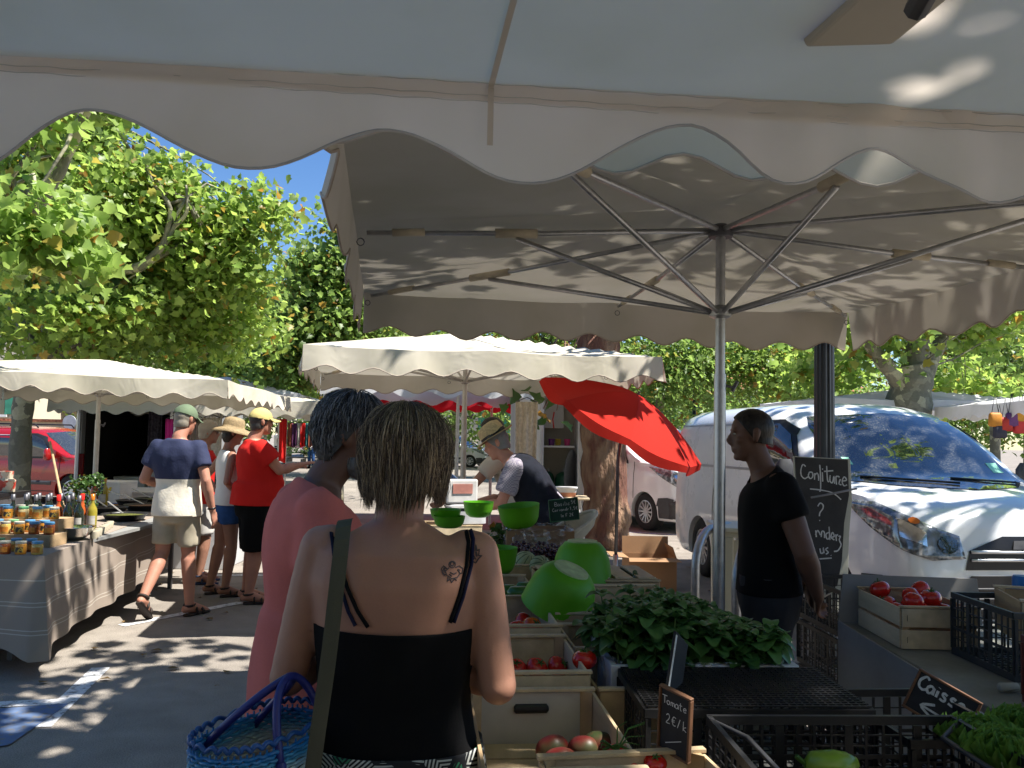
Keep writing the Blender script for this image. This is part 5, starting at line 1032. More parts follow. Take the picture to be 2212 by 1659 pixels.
# man behind, reaching
m_=person('dark-haired man in a pale t-shirt behind the man in the trilby, reaching over the crates',(.10,7.75,0),R(88),1.76,
 pose=dict(wai=(0,.05,1.08),che=(0,.12,1.25),sho=(0,.19,1.38),nek=(0,.22,1.46),hed=(0,.27,1.60),shL=(-.18,.19,1.38),shR=(.18,.19,1.38),elL=(-.22,.42,1.12),wrL=(-.18,.66,.99),elR=(.22,.42,1.14),wrR=(.14,.66,1.02)),face=(0,1,-.35),skin=SK1,build=1.05,
 shirt=dict(mat=fabric('oatmeal_jersey',(.50,.46,.40),.08),hem=.06,sleeve=.6,sr=.078,seed=19),bottom=dict(mat=greyt,leg=1.95),hair=dict(mat=darkhair,g=.012,low=-.06),vox=.012,feet='shoe',shoe=dark)
# stooping person in blue further back
person('person in a blue shirt stooping beyond the scales, back rounded',(-.62,9.8,0),R(100),1.72,pose=dict(pel=(0,-.05,.90),wai=(0,.12,1.05),che=(0,.30,1.13),sho=(0,.42,1.12),nek=(0,.48,1.10),hed=(0,.58,1.08),shL=(-.17,.42,1.12),shR=(.17,.42,1.12),elL=(-.19,.46,.84),elR=(.19,.46,.84),wrL=(-.15,.6,.68),wrR=(.15,.6,.68)),face=(0,.6,-.8),up=(0,.8,.5),skin=SK1,
 shirt=dict(mat=fabric('slate_blue_cotton',(.10,.16,.28),.1),hem=.02,sleeve=.7,seed=23),bottom=dict(mat=greyt,leg=1.95),hair=dict(mat=darkhair),vox=.014,feet='shoe',shoe=dark)
# woman in floral dress at the left edge
def floral():
    m,n,o=nt('floral_cotton'); N=n.nodes.new; tc=N('ShaderNodeTexCoord'); no=N('ShaderNodeTexNoise'); no.inputs['Scale'].default_value=22; no.inputs['Detail'].default_value=2; lk(n,tc.outputs['Object'],no.inputs[0]); r=N('ShaderNodeValToRGB'); r.color_ramp.interpolation='CONSTANT'; e=r.color_ramp.elements; e[0].color=(.05,.02,.16,1); e[1].position=.66; e[1].color=(.45,.16,.04,1)
    for p,c in ((.42,(.16,.08,.35)),(.48,(.55,.06,.16)),(.55,(.60,.30,.34)),(.60,(.05,.12,.07))): q=e.new(p); q.color=(*c,1)
    lk(n,no.outputs[0],r.inputs[0]); p=N('ShaderNodeBsdfPrincipled'); p.inputs['Roughness'].default_value=.85; lk(n,r.outputs[0],p.inputs[0]); lk(n,p.outputs[0],o.inputs[0]); return m
q=G(-118,1425)
d_=person('woman at the left edge, only her purple and red floral skirt showing',(q.x,q.y,0),R(170),1.66,skin=SK1,hair=dict(mat=brownhair),vox=.014,shoe=sandalm)
d_['garment']('dress',lambda mb:(d_['torso'](mb,.015,low=False),mb.loft([((0,0,.10),.30,.26),((0,0,.35),.255,.22),((0,0,.70),.20,.16),((0,0,1.0),.165,.12)],24)),[((0,0,.17),(0,0,-1)),((0,0,1.33),(0,0,1))],floral(),vx=.014,amp=.02,fr=6,st=(1.5,1.5,.25))
# distant people
for i,(u,v,lab,rz,sh,bt) in enumerate([(597,1005,'distant man in a white t-shirt and dark shorts by the flower stall',R(-60),whitef,blackf),(672,1000,'distant dark-haired shopper in a brown top beyond the pointing hand',R(160),fabric('brown_knit',(.14,.07,.04)),bluej),(1068,1004,'distant figure in a red top beyond the middle parasol pole',R(10),redf,blackf)]):
    q=G(u,v+12); person(lab,(q.x,q.y,0),rz,1.74,skin=SK3 if i<2 else SK1,shirt=dict(mat=sh),bottom=dict(mat=bt,leg=.9 if i==0 else 1.9),hair=dict(mat=darkhair),vox=.02,feet='shoe',shoe=dark)
# ---------- main stall (runs away from the camera, turned 6 degrees) ----------
wood=[pm('poplar_%s'%k,c,.75,0,.18,3,.25,60,stretch=(6,1,6) ,bdist=.003) for k,c in (('pale',(.50,.38,.23)),('tan',(.42,.29,.16)),('light',(.58,.46,.30)))]
wire=pm('staple_wire',(.12,.11,.10),.5,.6)
blackpl=pm('black_crate_plastic',(.014,.014,.015),.42,0,.15,12,.08,90); greenpl=pm('lime_plastic',(.12,.42,.012),.42,0,.04,4,trans=.22); slate=pm('slate_board',(.022,.022,.024),.8,0,.3,9); chalk=pm('chalk_white',(.62,.62,.60),.9,0,.15,200); frameb=pm('board_frame',(.15,.07,.035),.6,0,.2,12)
tomr=pm('tomato_red',(.50,.015,.008),.22,0,.25,7,coat=.4); tomd=pm('dark_tomato',(.12,.012,.010),.45,0,.4,9,coat=0,alt=(.05,.05,.02)); stemg=pm('stem_green',(.05,.12,.02),.7); greenv=pm('green_pepper',(.03,.12,.015),.3,0,.3,6,coat=.3); yel=pm('yellow_tomato',(.55,.17,.01),.25,0,.2,6,coat=.4)
cardb=pm('cardboard',(.33,.19,.10),.85,0,.10,3,.08,60); tabletop=pm('worn_table',(.26,.26,.25),.6,0,.15,4,.1,50)
EU=R(6); ex=V((math.cos(EU),math.sin(EU),0)); ey=V((-math.sin(EU),math.cos(EU),0))
CR_='wooden crates on the main stall'
def crate(label,c,rz,w,d,h,mats=None,slots=2,group=CR_,name='wooden_crate',rot=None,solidback=None,closed=False):
    """c = centre of its base; corner posts, slatted sides, slatted base"""
    t=thing(name,label,'crate',c,rz,group,rot=rot); T=WM[t.name]; g=random.Random(label); m=mats or g.choice(wood); th=.008
    for sx in (-1,1):
        for sy in (-1,1): b=MB(T); b.prism([(sx*(w/2-.006),sy*(d/2-.006)),(sx*(w/2-.032),sy*(d/2-.006)),(sx*(w/2-.006),sy*(d/2-.032))][::(1 if sx*sy>0 else -1)],h+.004,z0=0); b.build('corner_post',wood[1],t,fix=True)
    hh=(h-.012*(slots-1))/slots
    for ax,sg,L in ((0,-1,w),(0,1,w),(1,-1,d-.018),(1,1,d-.018)):
        b=MB(T)
        if solidback and (ax,sg)==solidback: 
            y=sg*(d/2); b.box((0,y,h/2),(w,th,h)); o=b.build('side_panel',pm('pale_board',(.42,.40,.37),.8,0,.12,4),t,bevel=.0015)
            hb=MB(T); hb.loft([((-.045,y-sg*.0045,h*.70),.006,.010),((-.04,y-sg*.0045,h*.70),.012,.0115),((.04,y-sg*.0045,h*.70),.012,.0115),((.045,y-sg*.0045,h*.70),.006,.010)],12,x=(0,0,1)); hb.build('hand_hole',blackp,o); continue
        for k in range(slots):
            z=hh/2+k*(hh+.012)+.002*g.uniform(-1,1); 
            if ax==0: b.box((0,sg*d/2,z),(w+.004*g.uniform(-1,1),th,hh))
            else: b.box((sg*w/2,0,z),(th,L,hh))
        o=b.build('side_panel',m if g.random()<.7 else g.choice(wood),t,bevel=.0012)
        if ax==0:
            b=MB(T)
            for x in (-w/2+.02,w/2-.02):
                for k in range(slots): b.box((x,sg*(d/2+th/2+.0008),hh/2+k*(hh+.012)),(.0015,.0015,.022))
            b.build('staples',wire,o)
    for sg in (-1,1): b=MB(T); b.box((0,sg*(d/2-.003),h+.007),(w+.012,.020,.008)); b.build('rim_rail',wood[2] if m is not wood[2] else wood[0],t,bevel=.001)
    b=MB(T); n=5
    for k in range(n): b.box((0,-d/2+d*(k+.5)/n,.004),(w-.012,d/n-.012,.006))
    b.build('base',wood[0],t)
    return t
def stallpt(a,b,z): # a metres along the row, b metres to the right
    return V((.13,1.98,0))+ey*a+ex*b+V((0,0,z))
# trestle table carrying the crates
tt=thing('stall_table','long trestle table of the vegetable stall, under the wooden crates','table',tuple(stallpt(1.42,.26,0)),EU); T=WM[tt.name]
b=MB(T); b.box((0,0,.73),(1.0,3.7,.03)); b.build('tabletop',tabletop,tt,bevel=.004)
for x in (-.42,.42):
    for y in (-1.7,-.5,.7,1.75): b=MB(T); b.bar((x,y,.0),(x*.94,y,.715),.03); b.build('leg',darksteel,tt)
# left column
zt=.747
la=[(0.10,-.14,.30,.50,.17),(.52,-.13,.30,.40,.15),(1.02,-.15,.30,.48,.15),(1.55,-.15,.30,.48,.14),(2.10,-.15,.30,.48,.13)]
C1=crate('open crate with a pale board back wall and hand hole, dark tomatoes inside',stallpt(.02,-.035,zt+.035),EU,.32,.54,.135,wood[0],1,solidback=(0,1))
C2=crate('crate with a white paper label and a slotted back wall',stallpt(.545,-.037,zt+.015),EU,.33,.42,.185,wood[0],2)
C3=crate('crate of red tomatoes beside the arm of the woman in black',stallpt(1.05,-.03,zt+.03),EU,.31,.50,.19,wood[2],1)
C4=crate('crate of green peppers beyond the red tomatoes',stallpt(1.60,-.02,zt+.03),EU,.31,.50,.18,wood[1],1)
C5=crate('crate holding melons and small dark fruit at the far end of the row',stallpt(2.38,.16,zt+.03),EU,.58,.62,.19,wood[0],1)
# right column
C6=crate('crate with two aubergines behind the basil',stallpt(.84,.335,zt),EU,.36,.34,.18,wood[1],1)
C7=crate('deep crate of blue-green courgettes right of the lime bowls',stallpt(1.32,.40,zt),EU,.50,.56,.21,wood[1],2)
C9=crate('low crate with a single red tomato between the aubergines and the basil',stallpt(.50,.29,zt),EU,.26,.30,.15,wood[1],1)
C8=crate('upturned flat crate carrying the lime bowls',stallpt(1.83,.44,zt),EU,.50,.36,.22,wood[2],1)
b=MB(WM[C8.name]); 
for k in range(5): b.box((-.20+.1*k,0,.235),(.075,.34,.007))
b.box((0,-.16,.227),(.5,.03,.008)); b.box((0,.16,.227),(.5,.03,.008)); b.build('lid_slats',wood[2],C8,bevel=.001)
q=MB(WM[C2.name]); q.add([(-.02,-.2155,.055),(.055,-.2155,.055),(.055,-.2155,.10),(-.02,-.2155,.10)],[(0,1,2,3)]); lb=q.build('paper_label',pm('paper_white',(.62,.62,.60),.8,0,.06,8),C2)
mb=MB(WM[C2.name]); 
for k in range(4): mb.box((.018,-.2165,.064+.009*k),(.055-.01*(k%2),.0004,.0022))
mb.build('printing',pm('print_grey',(.2,.2,.22),.8),lb)
# front low crate at the very bottom with vine tomatoes
C0=crate('pale crate at the bottom edge with vine tomatoes on top',stallpt(-.42,.10,zt+.018),EU+R(4),.34,.42,.17,wood[2],2)
# steel rail along the customer side
b=MB(); b.bar(stallpt(.55,-.29,.73),stallpt(-.55,-.14,.73),.012,.02); rl=tag(b.build('steel_rail',steel),'thin bare steel rail along the customer side of the table','rail')
# ---------- fruit and vegetables ----------
def tomato(label,c,r,mat,group,ang=(0,0,0),ribs=5,star=True,flat=.8):
    o=thing('tomato',label,'tomato',tuple(c),ang[2],group); T=Mx.Translation(c)@Mx.Rotation(ang[0],4,'X')@Mx.Rotation(ang[1],4,'Y')
    b=MB(T); pr=[(max(1e-4,math.sin(math.pi*i/12)),-math.cos(math.pi*i/12)) for i in range(13)]; vs0=len(b.v)
    b.lathe([(x*r,z*r*flat) for x,z in pr],24)
    cc=V(c)
    for v in b.v:
        q=T.inverted()@v; a=math.atan2(q.y,q.x); k=1+.035*math.cos(a*ribs)*min(1,math.hypot(q.x,q.y)/r*1.2); z=q.z
        if z>0: z-=.22*r*math.exp(-((q.x**2+q.y**2)/(r*.35)**2))
        v.xyz=T@V((q.x*k,q.y*k,z))
    b.build('fruit',mat,o,True)
    if star:
        b=MB(T); z=r*flat*.80
        for k in range(5): a=k*1.257; b.tube([(0,0,z),(r*.25*math.cos(a),r*.25*math.sin(a),z+r*.12),(r*.5*math.cos(a),r*.5*math.sin(a),z+r*.04)],[r*.07,r*.07,r*.01],4,flat=.4)
        b.tube([(0,0,z),(r*.1,0,z+r*.4)],r*.06,5); b.build('calyx',stemg,o)
    return o
GT='tomatoes in the open bottom crate'
for i,(u,v,y,r,m,l) in enumerate([(1192,1582,2.05,.040,tomd,'dark ribbed tomato, farther of the left pair in the bottom crate'),(1210,1608,1.97,.041,tomd,'dark ribbed tomato nearest in the left pair in the bottom crate'),(1262,1592,2.05,.040,tomd,'brown-red tomato in the middle of the bottom crate'),(1298,1582,2.07,.044,pm('green_black_tomato',(.035,.05,.015),.45,0,.5,8,coat=0,alt=(.14,.02,.012)),'greenish-black tomato at the right of the bottom crate')]):
    c=P(u,v,y); c.z=zt+.103; tomato(l,c,r,m,GT,(R(-35),R(12*i-20),0),star=False)
for i,(u,v,y) in enumerate(((1332,1628,1.88),(1362,1648,1.80),(1415,1650,1.78))):
    c=P(u,v,y); tomato(['red vine tomato on the green stalk at the bottom edge','red vine tomato cut by the bottom edge left of centre','small red vine tomato at the bottom edge, rightmost'][i],c,.024,tomr,'vine tomatoes at the bottom edge',(R(20),0,0))
b=MB(); a=P(1302,1620,1.86); 
g=random.Random(4)
for k in range(9): e=a+V((g.uniform(-.03,.10),g.uniform(-.04,.02),g.uniform(-.0,.07))); b.tube([a+V((.03,0,0)),a.lerp(e,.6)+V((0,0,.01)),e],[.002,.0015,.0008],5)
b.tube([a,a+V((.03,0,.012)),a+V((.08,-.03,0)),a+V((.13,-.05,-.01))],.003,6); tag(b.build('tomato_stalk',stemg),'green vine stalk joining the tomatoes at the bottom edge','stalk')
for i,(u,v,y,m,l) in enumerate([(1118,1352,2.95,tomr,'glossy red tomato at the left of the second tomato crate'),(1150,1345,3.0,pm('orange_tomato',(.55,.09,.01),.22,0,.4,5,coat=.4,alt=(.5,.03,.01)),'red and orange tomato at the right of the second tomato crate'),(1132,1335,3.12,tomr,'red tomato at the back of the second tomato crate'),(1108,1362,2.9,tomr,'small red tomato low in the second tomato crate')]):
    c=P(u,v,y)-V((0,0,.018)); tomato(l,c,.038,m,'tomatoes beside the woman in black',(R(40),R(30*i),0),flat=.85)
for i,(u,v,y,m,l) in enumerate([(1115,1412,2.62,tomr,'red tomato seen through the slot of the labelled crate, left'),(1160,1410,2.62,tomr,'red tomato seen through the slot of the labelled crate, middle'),(1205,1408,2.64,tomr,'red tomato seen through the slot of the labelled crate, right'),(1118,1440,2.5,yel,'orange-yellow tomato in the labelled crate')]):
    c=P(u,v,y)-V((0,0,.045)); tomato(l,c,.034,m,'tomatoes in the labelled crate',(R(30),R(25*i),0))
c=P(1262,1425,2.5); tomato('lone red tomato showing between the crates left of the basil',c,.036,tomr,None,(0,0,0))
for i,(u,v,y) in enumerate(((1098,1278,3.5),(1122,1282,3.45),(1138,1272,3.6))):
    c=P(u,v,y); o=thing('green_pepper',['green pepper leftmost in its crate','green pepper in the middle of its crate','green pepper rightmost in its crate'][i],'pepper',tuple(c),0,'green peppers in a crate'); b=MB(); b.loft([(c+V((-.05,0,0)),.01,.01),(c+V((-.035,0,0)),.028,.028),(c+V((.02,0,0)),.03,.03),(c+V((.05,0,.0)),.016,.016)],12,x=(0,1,0)); b.build('fruit',greenv,o,True); b=MB(); b.tube([c+V((.05,0,0)),c+V((.075,0,.012))],.005,6); b.build('stem',stemg,o)
melm=pm('melon_skin',(.33,.37,.19),.65,0,.2,9,.4,90,bdist=.003); melg=pm('melon_groove',(.07,.11,.04),.7)
for i,(u,v,y,r,rx) in enumerate(((1135,1216,4.15,.058,20),(1167,1224,4.05,.052,60))):
    c=P(u,v,y); o=thing('melon',['round netted melon with dark green grooves, the left and larger one','smaller netted melon touching the larger one'][i],'melon',tuple(c),0,'melons in the far crate'); Rm=Mx.Rotation(R(rx),4,'X')@Mx.Rotation(R(25),4,'Y'); b=MB(Mx.Translation(c)@Rm); b.ell((0,0,0),(r,r,r*.96),n=40,m=20)
    for p in b.v: q=p-c; k=(Rm.inverted()@q); a=math.atan2(k.y,k.x); p.xyz=c+q*(1-.035*max(0,math.cos(a*10))**6)
    b.build('rind',melm,o,True); b=MB(Mx.Translation(c)@Rm)
    for k in range(10): a=k*.628; b.tube([(r*.97*math.sin(t)*math.cos(a),r*.97*math.sin(t)*math.sin(a),-r*.94*math.cos(t)) for t in [.3+.25*j for j in range(11)]],.0022,5)
    b.build('groove',melg,o,True)
courm=pm('courgette_skin',(.045,.095,.07),.4,0,.35,22,.1,60,alt=(.11,.17,.13),amix=(.45,.7))
for i,(p0,p1,l) in enumerate((((1352,1335,3.62),(1347,1258,3.80),'upright courgette, the left one'),((1378,1335,3.60),(1374,1248,3.78),'upright courgette, the right and thicker one'),((1395,1308,3.72),(1432,1322,3.55),'courgette lying at the right end of its crate'),((1300,1325,3.7),(1352,1312,3.75),'dark courgette lying at the left of its crate'))):
    a,e=P(*p0),P(*p1); m=a.lerp(e,.5)+V((.012,0,.006)); q,rr=smoothpath([a,m,e],[.026,.027,.020]); o=thing('courgette',l,'courgette',tuple(a),0,'courgettes standing in a crate'); b=MB(); b.tube([q[0]-(q[1]-q[0])*.3]+q,[.014]+rr,14); b.build('skin',courm,o,True); d=(e-m).normalized(); b=MB(); b.tube([e,e+d*.022,e+d*.038],[.020,.011,.010],8); b.build('stem',melg,o,True)
aub=pm('aubergine_skin',(.022,.008,.028),.18,0,.2,5,coat=.6)
for i,(u,v,y) in enumerate(((1240,1352,3.05),(1275,1362,3.0))):
    c=P(u,v,y); o=thing('aubergine',['dark aubergine at the left, below the tilted lime bowl','dark aubergine at the right, next to the basil'][i],'aubergine',tuple(c),0,'aubergines in a crate'); c.z=zt+.05+.02*i; b=MB(); b.loft([(c+V((-.09,0,0)),.01,.01),(c+V((-.07,0,0)),.032,.032),(c+V((-.02,0,.004)),.040,.040),(c+V((.05,0,.008)),.026,.026),(c+V((.08,0,.012)),.014,.014)],16,x=(0,1,0)); b.build('skin',aub,o,True); b=MB(); b.tube([c+V((.07,0,.011)),c+V((.10,0,.018))],[.018,.006],8); b.build('stem',stemg,o,True)
# heap of small dark fruit: nobody could count it
b=MB(); g=random.Random(9); cc=P(1185,1192,4.35)
for k in range(260): b.ell(cc+ex*g.uniform(-.17,.20)+ey*g.uniform(-.14,.18)+V((0,0,g.uniform(-.02,.025))),.0115,n=8,m=6)
tag(b.build('cherries',pm('dark_cherry',(.05,.010,.018),.25,0,.5,30,coat=.3),None,True),'heap of small dark cherries behind the melons','cherries',kind='stuff')
# lime bowls
def bowl(label,u,v,y,r,h,rot=(0,0,0),inv=False,stack=1):
    c=P(u,v,y); t=thing('lime_bowl',label,'bowl',tuple(c),0,'lime green plastic bowls on the stall'); Rr=Mx.Translation(c)@Mx.Rotation(R(rot[0]),4,'X')@Mx.Rotation(R(rot[1]),4,'Y')
    pr=[(r*.50,0),(r*.60,.004),(r*.78,h*.18),(r*.90,h*.42),(r*.955,h*.74),(r*.965,h*.76),(r*.985,h*.99),(r*.995,h),(r*.975,h*1.0),(r*.955,h*.9),(r*.93,h*.74),(r*.875,h*.43),(r*.75,h*.2),(r*.56,.010)]
    b=MB(Rr@(Mx.Rotation(R(180),4,'X') if inv else Mx())); b.lathe(pr,48,cap=False); b.lathe([(.0005,.0),(r*.50,0.0)],48,cap=False); b.lathe([(.0005,.012),(r*.56,.010)],48,cap=False); b.build('shell',greenpl,t,True,auto=50)
    if inv: b=MB(Rr@Mx.Rotation(R(180),4,'X')); b.lathe([(r*.42,-.004),(r*.49,-.006),(r*.50,.001)],40,cap=False); b.lathe([(.0005,-.0035),(r*.43,-.0035)],40,cap=False); b.build('foot',pm('pale_lime',(.36,.46,.20),.5,0,.2,30),t,True)
    return t
bowl('lime bowl standing open and brightest, tipped slightly, on the plastic-wrapped box',1124,1139,4.45,.109,.115,(4,-6))
bowl('lime bowl upside down behind the tilted one',1258,1170,3.75,.130,.165,(0,0),True)
bowl('lime bowl upside down and tilted, the largest one in front',1234,1232,3.12,.132,.160,(14,20),True)
bowl('lime bowl beside the parasol pole under the hands of the man in the trilby',1033,1117,5.9,.105,.105)
bowl('lime bowl half hidden behind the shoulder of the woman in black',1072,1240,3.9,.095,.12)
bowl('lime bowl right behind the neck of the woman in black, upper of two',962,1125,5.2,.095,.07)
bowl('lime bowl right behind the neck of the woman in black, lower of two',970,1140,5.1,.095,.07)
# plastic-wrapped cardboard box, basket, price slate
c=P(1160,1165,4.75); t=thing('cardboard_box','open brown cardboard box lined with clear crinkled plastic under the bright lime bowl','box',(c.x,c.y,c.z-.07),EU); T=WM[t.name]
for sx,sy,w_1,d_1 in ((0,-.14,.36,.006),(0,.14,.36,.006),(-.18,0,.006,.28),(.18,0,.006,.28)): b=MB(T); b.box((sx,sy,.065),(w_1,d_1,.13)); pan=b.build('side_panel',cardb,t,bevel=.001)
b=MB(T); b.box((0,0,.004),(.355,.275,.006)); b.build('base',cardb,t)
b=MB(T); b.loft([((-.035,-.1445,.085),.006,.001),((-.028,-.1445,.085),.013,.001),((.028,-.1445,.085),.013,.001),((.035,-.1445,.085),.006,.001)],14,x=(0,0,1)); b.build('hand_hole',pm('hole_pale',(.45,.40,.28),.9),t)
def plasticm():
    m,n,o=nt('clear_plastic'); N=n.nodes.new; tc=N('ShaderNodeTexCoord'); a=N('ShaderNodeTexNoise'); a.inputs['Scale'].default_value=16; a.inputs['Detail'].default_value=4; a.inputs['Distortion'].default_value=2; lk(n,tc.outputs['Object'],a.inputs[0]); g=N('ShaderNodeBsdfGlossy'); g.inputs['Roughness'].default_value=.12; tr=N('ShaderNodeBsdfTransparent'); tr.inputs[0].default_value=(.86,.87,.9,1); x=N('ShaderNodeMixShader'); r=N('ShaderNodeMapRange'); r.inputs[1].default_value=.45; r.inputs[2].default_value=.75; r.inputs[3].default_value=.10; r.inputs[4].default_value=.6; lk(n,a.outputs[0],r.inputs[0]); bp=N('ShaderNodeBump'); bp.inputs['Strength'].default_value=1; bp.inputs['Distance'].default_value=.03; lk(n,a.outputs[0],bp.inputs['Height']); lk(n,bp.outputs[0],g.inputs['Normal']); lk(n,r.outputs[0],x.inputs[0]); lk(n,tr.outputs[0],x.inputs[1]); lk(n,g.outputs[0],x.inputs[2]); lk(n,x.outputs[0],o.inputs[0]); return m
plm=plasticm()
def drape(T,w,d,top,bot,name,par,seed=0,fl=.03):
    b=MB(T)
    def f(i,j):
        a=2*math.pi*i; e=4; ca,sa=math.cos(a),math.sin(a); X=w/2*math.copysign(abs(ca)**(2/e),ca); Y=d/2*math.copysign(abs(sa)**(2/e),sa); k=1+fl*j+.05*j*noise.noise(V((ca*4+seed,sa*4,j*3))); hem=bot+.06*noise.noise(V((ca*2,sa*2,seed)))
        z=top+.025*math.sin(j*math.pi)*(1-j)+ (hem-top)*j; return V((X*k+.012*noise.noise(V((ca*7,sa*7,j*5+seed))),Y*k+.012*noise.noise(V((ca*7+9,sa*7,j*5))),z+.012*(1-j)*noise.noise(V((ca*5,sa*5,seed)))))
    b.grid(f,72,10); return b.build(name,plm,par,True)
drape(T,.375,.295,.145,.03,'plastic_liner',t,3,.08)
c=P(1243,1165,5.0); t=thing('oval_basket','pale oval bread basket leaning against the trunk side of the stall','basket',tuple(c)); T=Mx.Translation(c)@Mx.Rotation(R(38),4,'Z')@Mx.Rotation(R(-24),4,'Y')
ivory=pm('pale_wicker',(.55,.49,.36),.6,0,.12,20,.4,120,bdist=.004); b=MB(T); b.lathe([(.001,0),(.06,0.0),(.105,.03),(.128,.075),(.134,.085),(.124,.083),(.10,.04),(.055,.012),(.001,.01)],36,Mx.Diagonal((1.5,.72,1,1)),cap=False); b.build('shell',ivory,t,True); b=MB(T); b.tube([(.195*math.cos(a),.094*math.sin(a),.085) for a in [k*.175 for k in range(37)]],.011,8,cap=False); b.build('rim',ivory,t,True)
GREEN=pm('green_slate',(.012,.045,.03),.6,0,.2,10)
def slateboard(name,label,cu,w,h,mat,fr,lines,lw=.004,rz=0,tiltx=0,roll=0,fw=.012,th=.006,post=None,extra=None):
    c=V(cu); t=thing(name,label,'sign',tuple(c)); M=Mx.Translation(c)@Mx.Rotation(rz,4,'Z')@Mx.Rotation(R(90)-tiltx,4,'X')@Mx.Rotation(roll,4,'Z')
    b=MB(M); b.box((0,0,0),(w,h,th)); b.build('board',mat,t)
    if fr:
        for x,y,a,e in ((0,h/2+fw/2-.002,w+fw*2-.004,fw),(0,-h/2-fw/2+.002,w+fw*2-.004,fw),(-w/2-fw/2+.002,0,fw,h-.004),(w/2+fw/2-.002,0,fw,h-.004)): b=MB(M); b.box((x,y,.002),(a,e,th+.006)); b.build('frame',fr,t,bevel=.002)
    strokes('writing',lines,M@Mx.Translation((0,0,th/2)),lw,chalk,t)
    if post: b=MB(M); b.bar(post[0],post[1],.004,.006); b.build('holder',darksteel,t)
    return t,M
sc=lambda L,k,ox,oy:[[(x*k+ox,y*k+oy) for x,y in l] for l in L]
LET={'B':[[(0,0),(0,1),(.5,.9),(.45,.6),(0,.5),(.55,.35),(.5,.05),(0,0)]],'a':[[(.45,.45),(.2,.55),(0,.3),(.15,0),(.4,.15),(.45,.5),(.5,0)]],'s':[[(.4,.5),(.15,.55),(.1,.38),(.35,.22),(.3,0),(0,.05)]],'i':[[(.1,.5),(.12,0)],[(.11,.72),(.12,.76)]],'l':[[(.1,1),(.1,.1),(.2,0)]],'c':[[(.4,.45),(.2,.55),(0,.3),(.1,.02),(.4,.08)]],'C':[[(.55,.85),(.3,1),(0,.6),(.05,.15),(.35,0),(.6,.15)]],
'o':[[(.2,.5),(0,.3),(.15,0),(.4,.1),(.4,.4),(.2,.5)]],'r':[[(0,.5),(.03,0)],[(.02,.3),(.2,.5),(.35,.45)]],'n':[[(0,.5),(.02,0)],[(.02,.35),(.2,.52),(.35,.35),(.38,0)]],'d':[[(.4,.4),(.15,.5),(0,.25),(.15,0),(.4,.15)],[(.42,1),(.42,0)]],'T':[[(-.1,.95),(.65,1)],[(.28,.98),(.3,0)]],'t':[[(.15,.9),(.18,.1),(.35,0)],[(-.02,.6),(.4,.62)]],'e':[[(.02,.28),(.38,.32),(.3,.52),(.1,.48),(0,.2),(.15,0),(.42,.08)]],'m':[[(0,.5),(0,0)],[(0,.35),(.15,.5),(.25,.35),(.25,0)],[(.25,.35),(.42,.5),(.52,.3),(.54,0)]],
'1':[[(0,.8),(.2,1),(.2,0)]],'2':[[(0,.8),(.2,1),(.4,.8),(.3,.45),(0,0),(.45,.02)]],'5':[[(.4,1),(.05,1),(.05,.6),(.35,.55),(.35,.1),(0,0)]],'€':[[(.5,.9),(.2,.95),(.05,.5),(.2,.05),(.5,.1)],[(-.05,.6),(.35,.6)],[(-.05,.42),(.32,.42)]],',':[[(.1,.05),(.05,-.15)]],'u':[[(0,.5),(.05,.05),(.3,.05),(.35,.5),(.38,0)]],'z':[[(0,.5),(.35,.5),(0,.02),(.38,.02)]],'F':[[(.5,1),(0,.95),(0,0)],[(0,.5),(.35,.5)]],'/':[[(0,0),(.3,1)]],'k':[[(0,1),(0,0)],[(.35,.5),(0,.25),(.38,0)]],'g':[[(.4,.4),(.15,.5),(0,.25),(.2,.02),(.4,.2),(.4,.5),(.38,-.3),(.1,-.35)]],' ':[]}
def word(w,k,ox,oy,adv=.72,slant=0): 
    L=[];x=0
    for ch in w:
        L+=[[((a+x)*k+ox+slant*b*k,b*k+oy) for a,b in l] for l in LET[ch]]; x+=adv if ch not in 'il ,' else adv*.6
    return L
c=P(1218,1101,4.9)
slateboard('price_slate','small dark green price slate for basil above the wrapped box',c,.165,.125,GREEN,pm('green_edge',(.02,.13,.05),.5),word('Basilic',.022,-.05,.025)+word('Coriandr',.018,-.065,-.005)+word('5€',.02,.045,.03)+word('1,5€',.018,.035,-.005)+word('le F 2€',.018,-.02,-.04),.0022,R(4),R(-8),R(7),fw=.004,post=((0,-.06,-.004),(.0,-.17,-.004)))
b=MB(); b.add([c+V((-.07,-.006,-.05)),c+V((-.045,-.006,-.048)),c+V((-.047,-.006,-.015)),c+V((-.072,-.006,-.017))],[(0,1,2,3)])
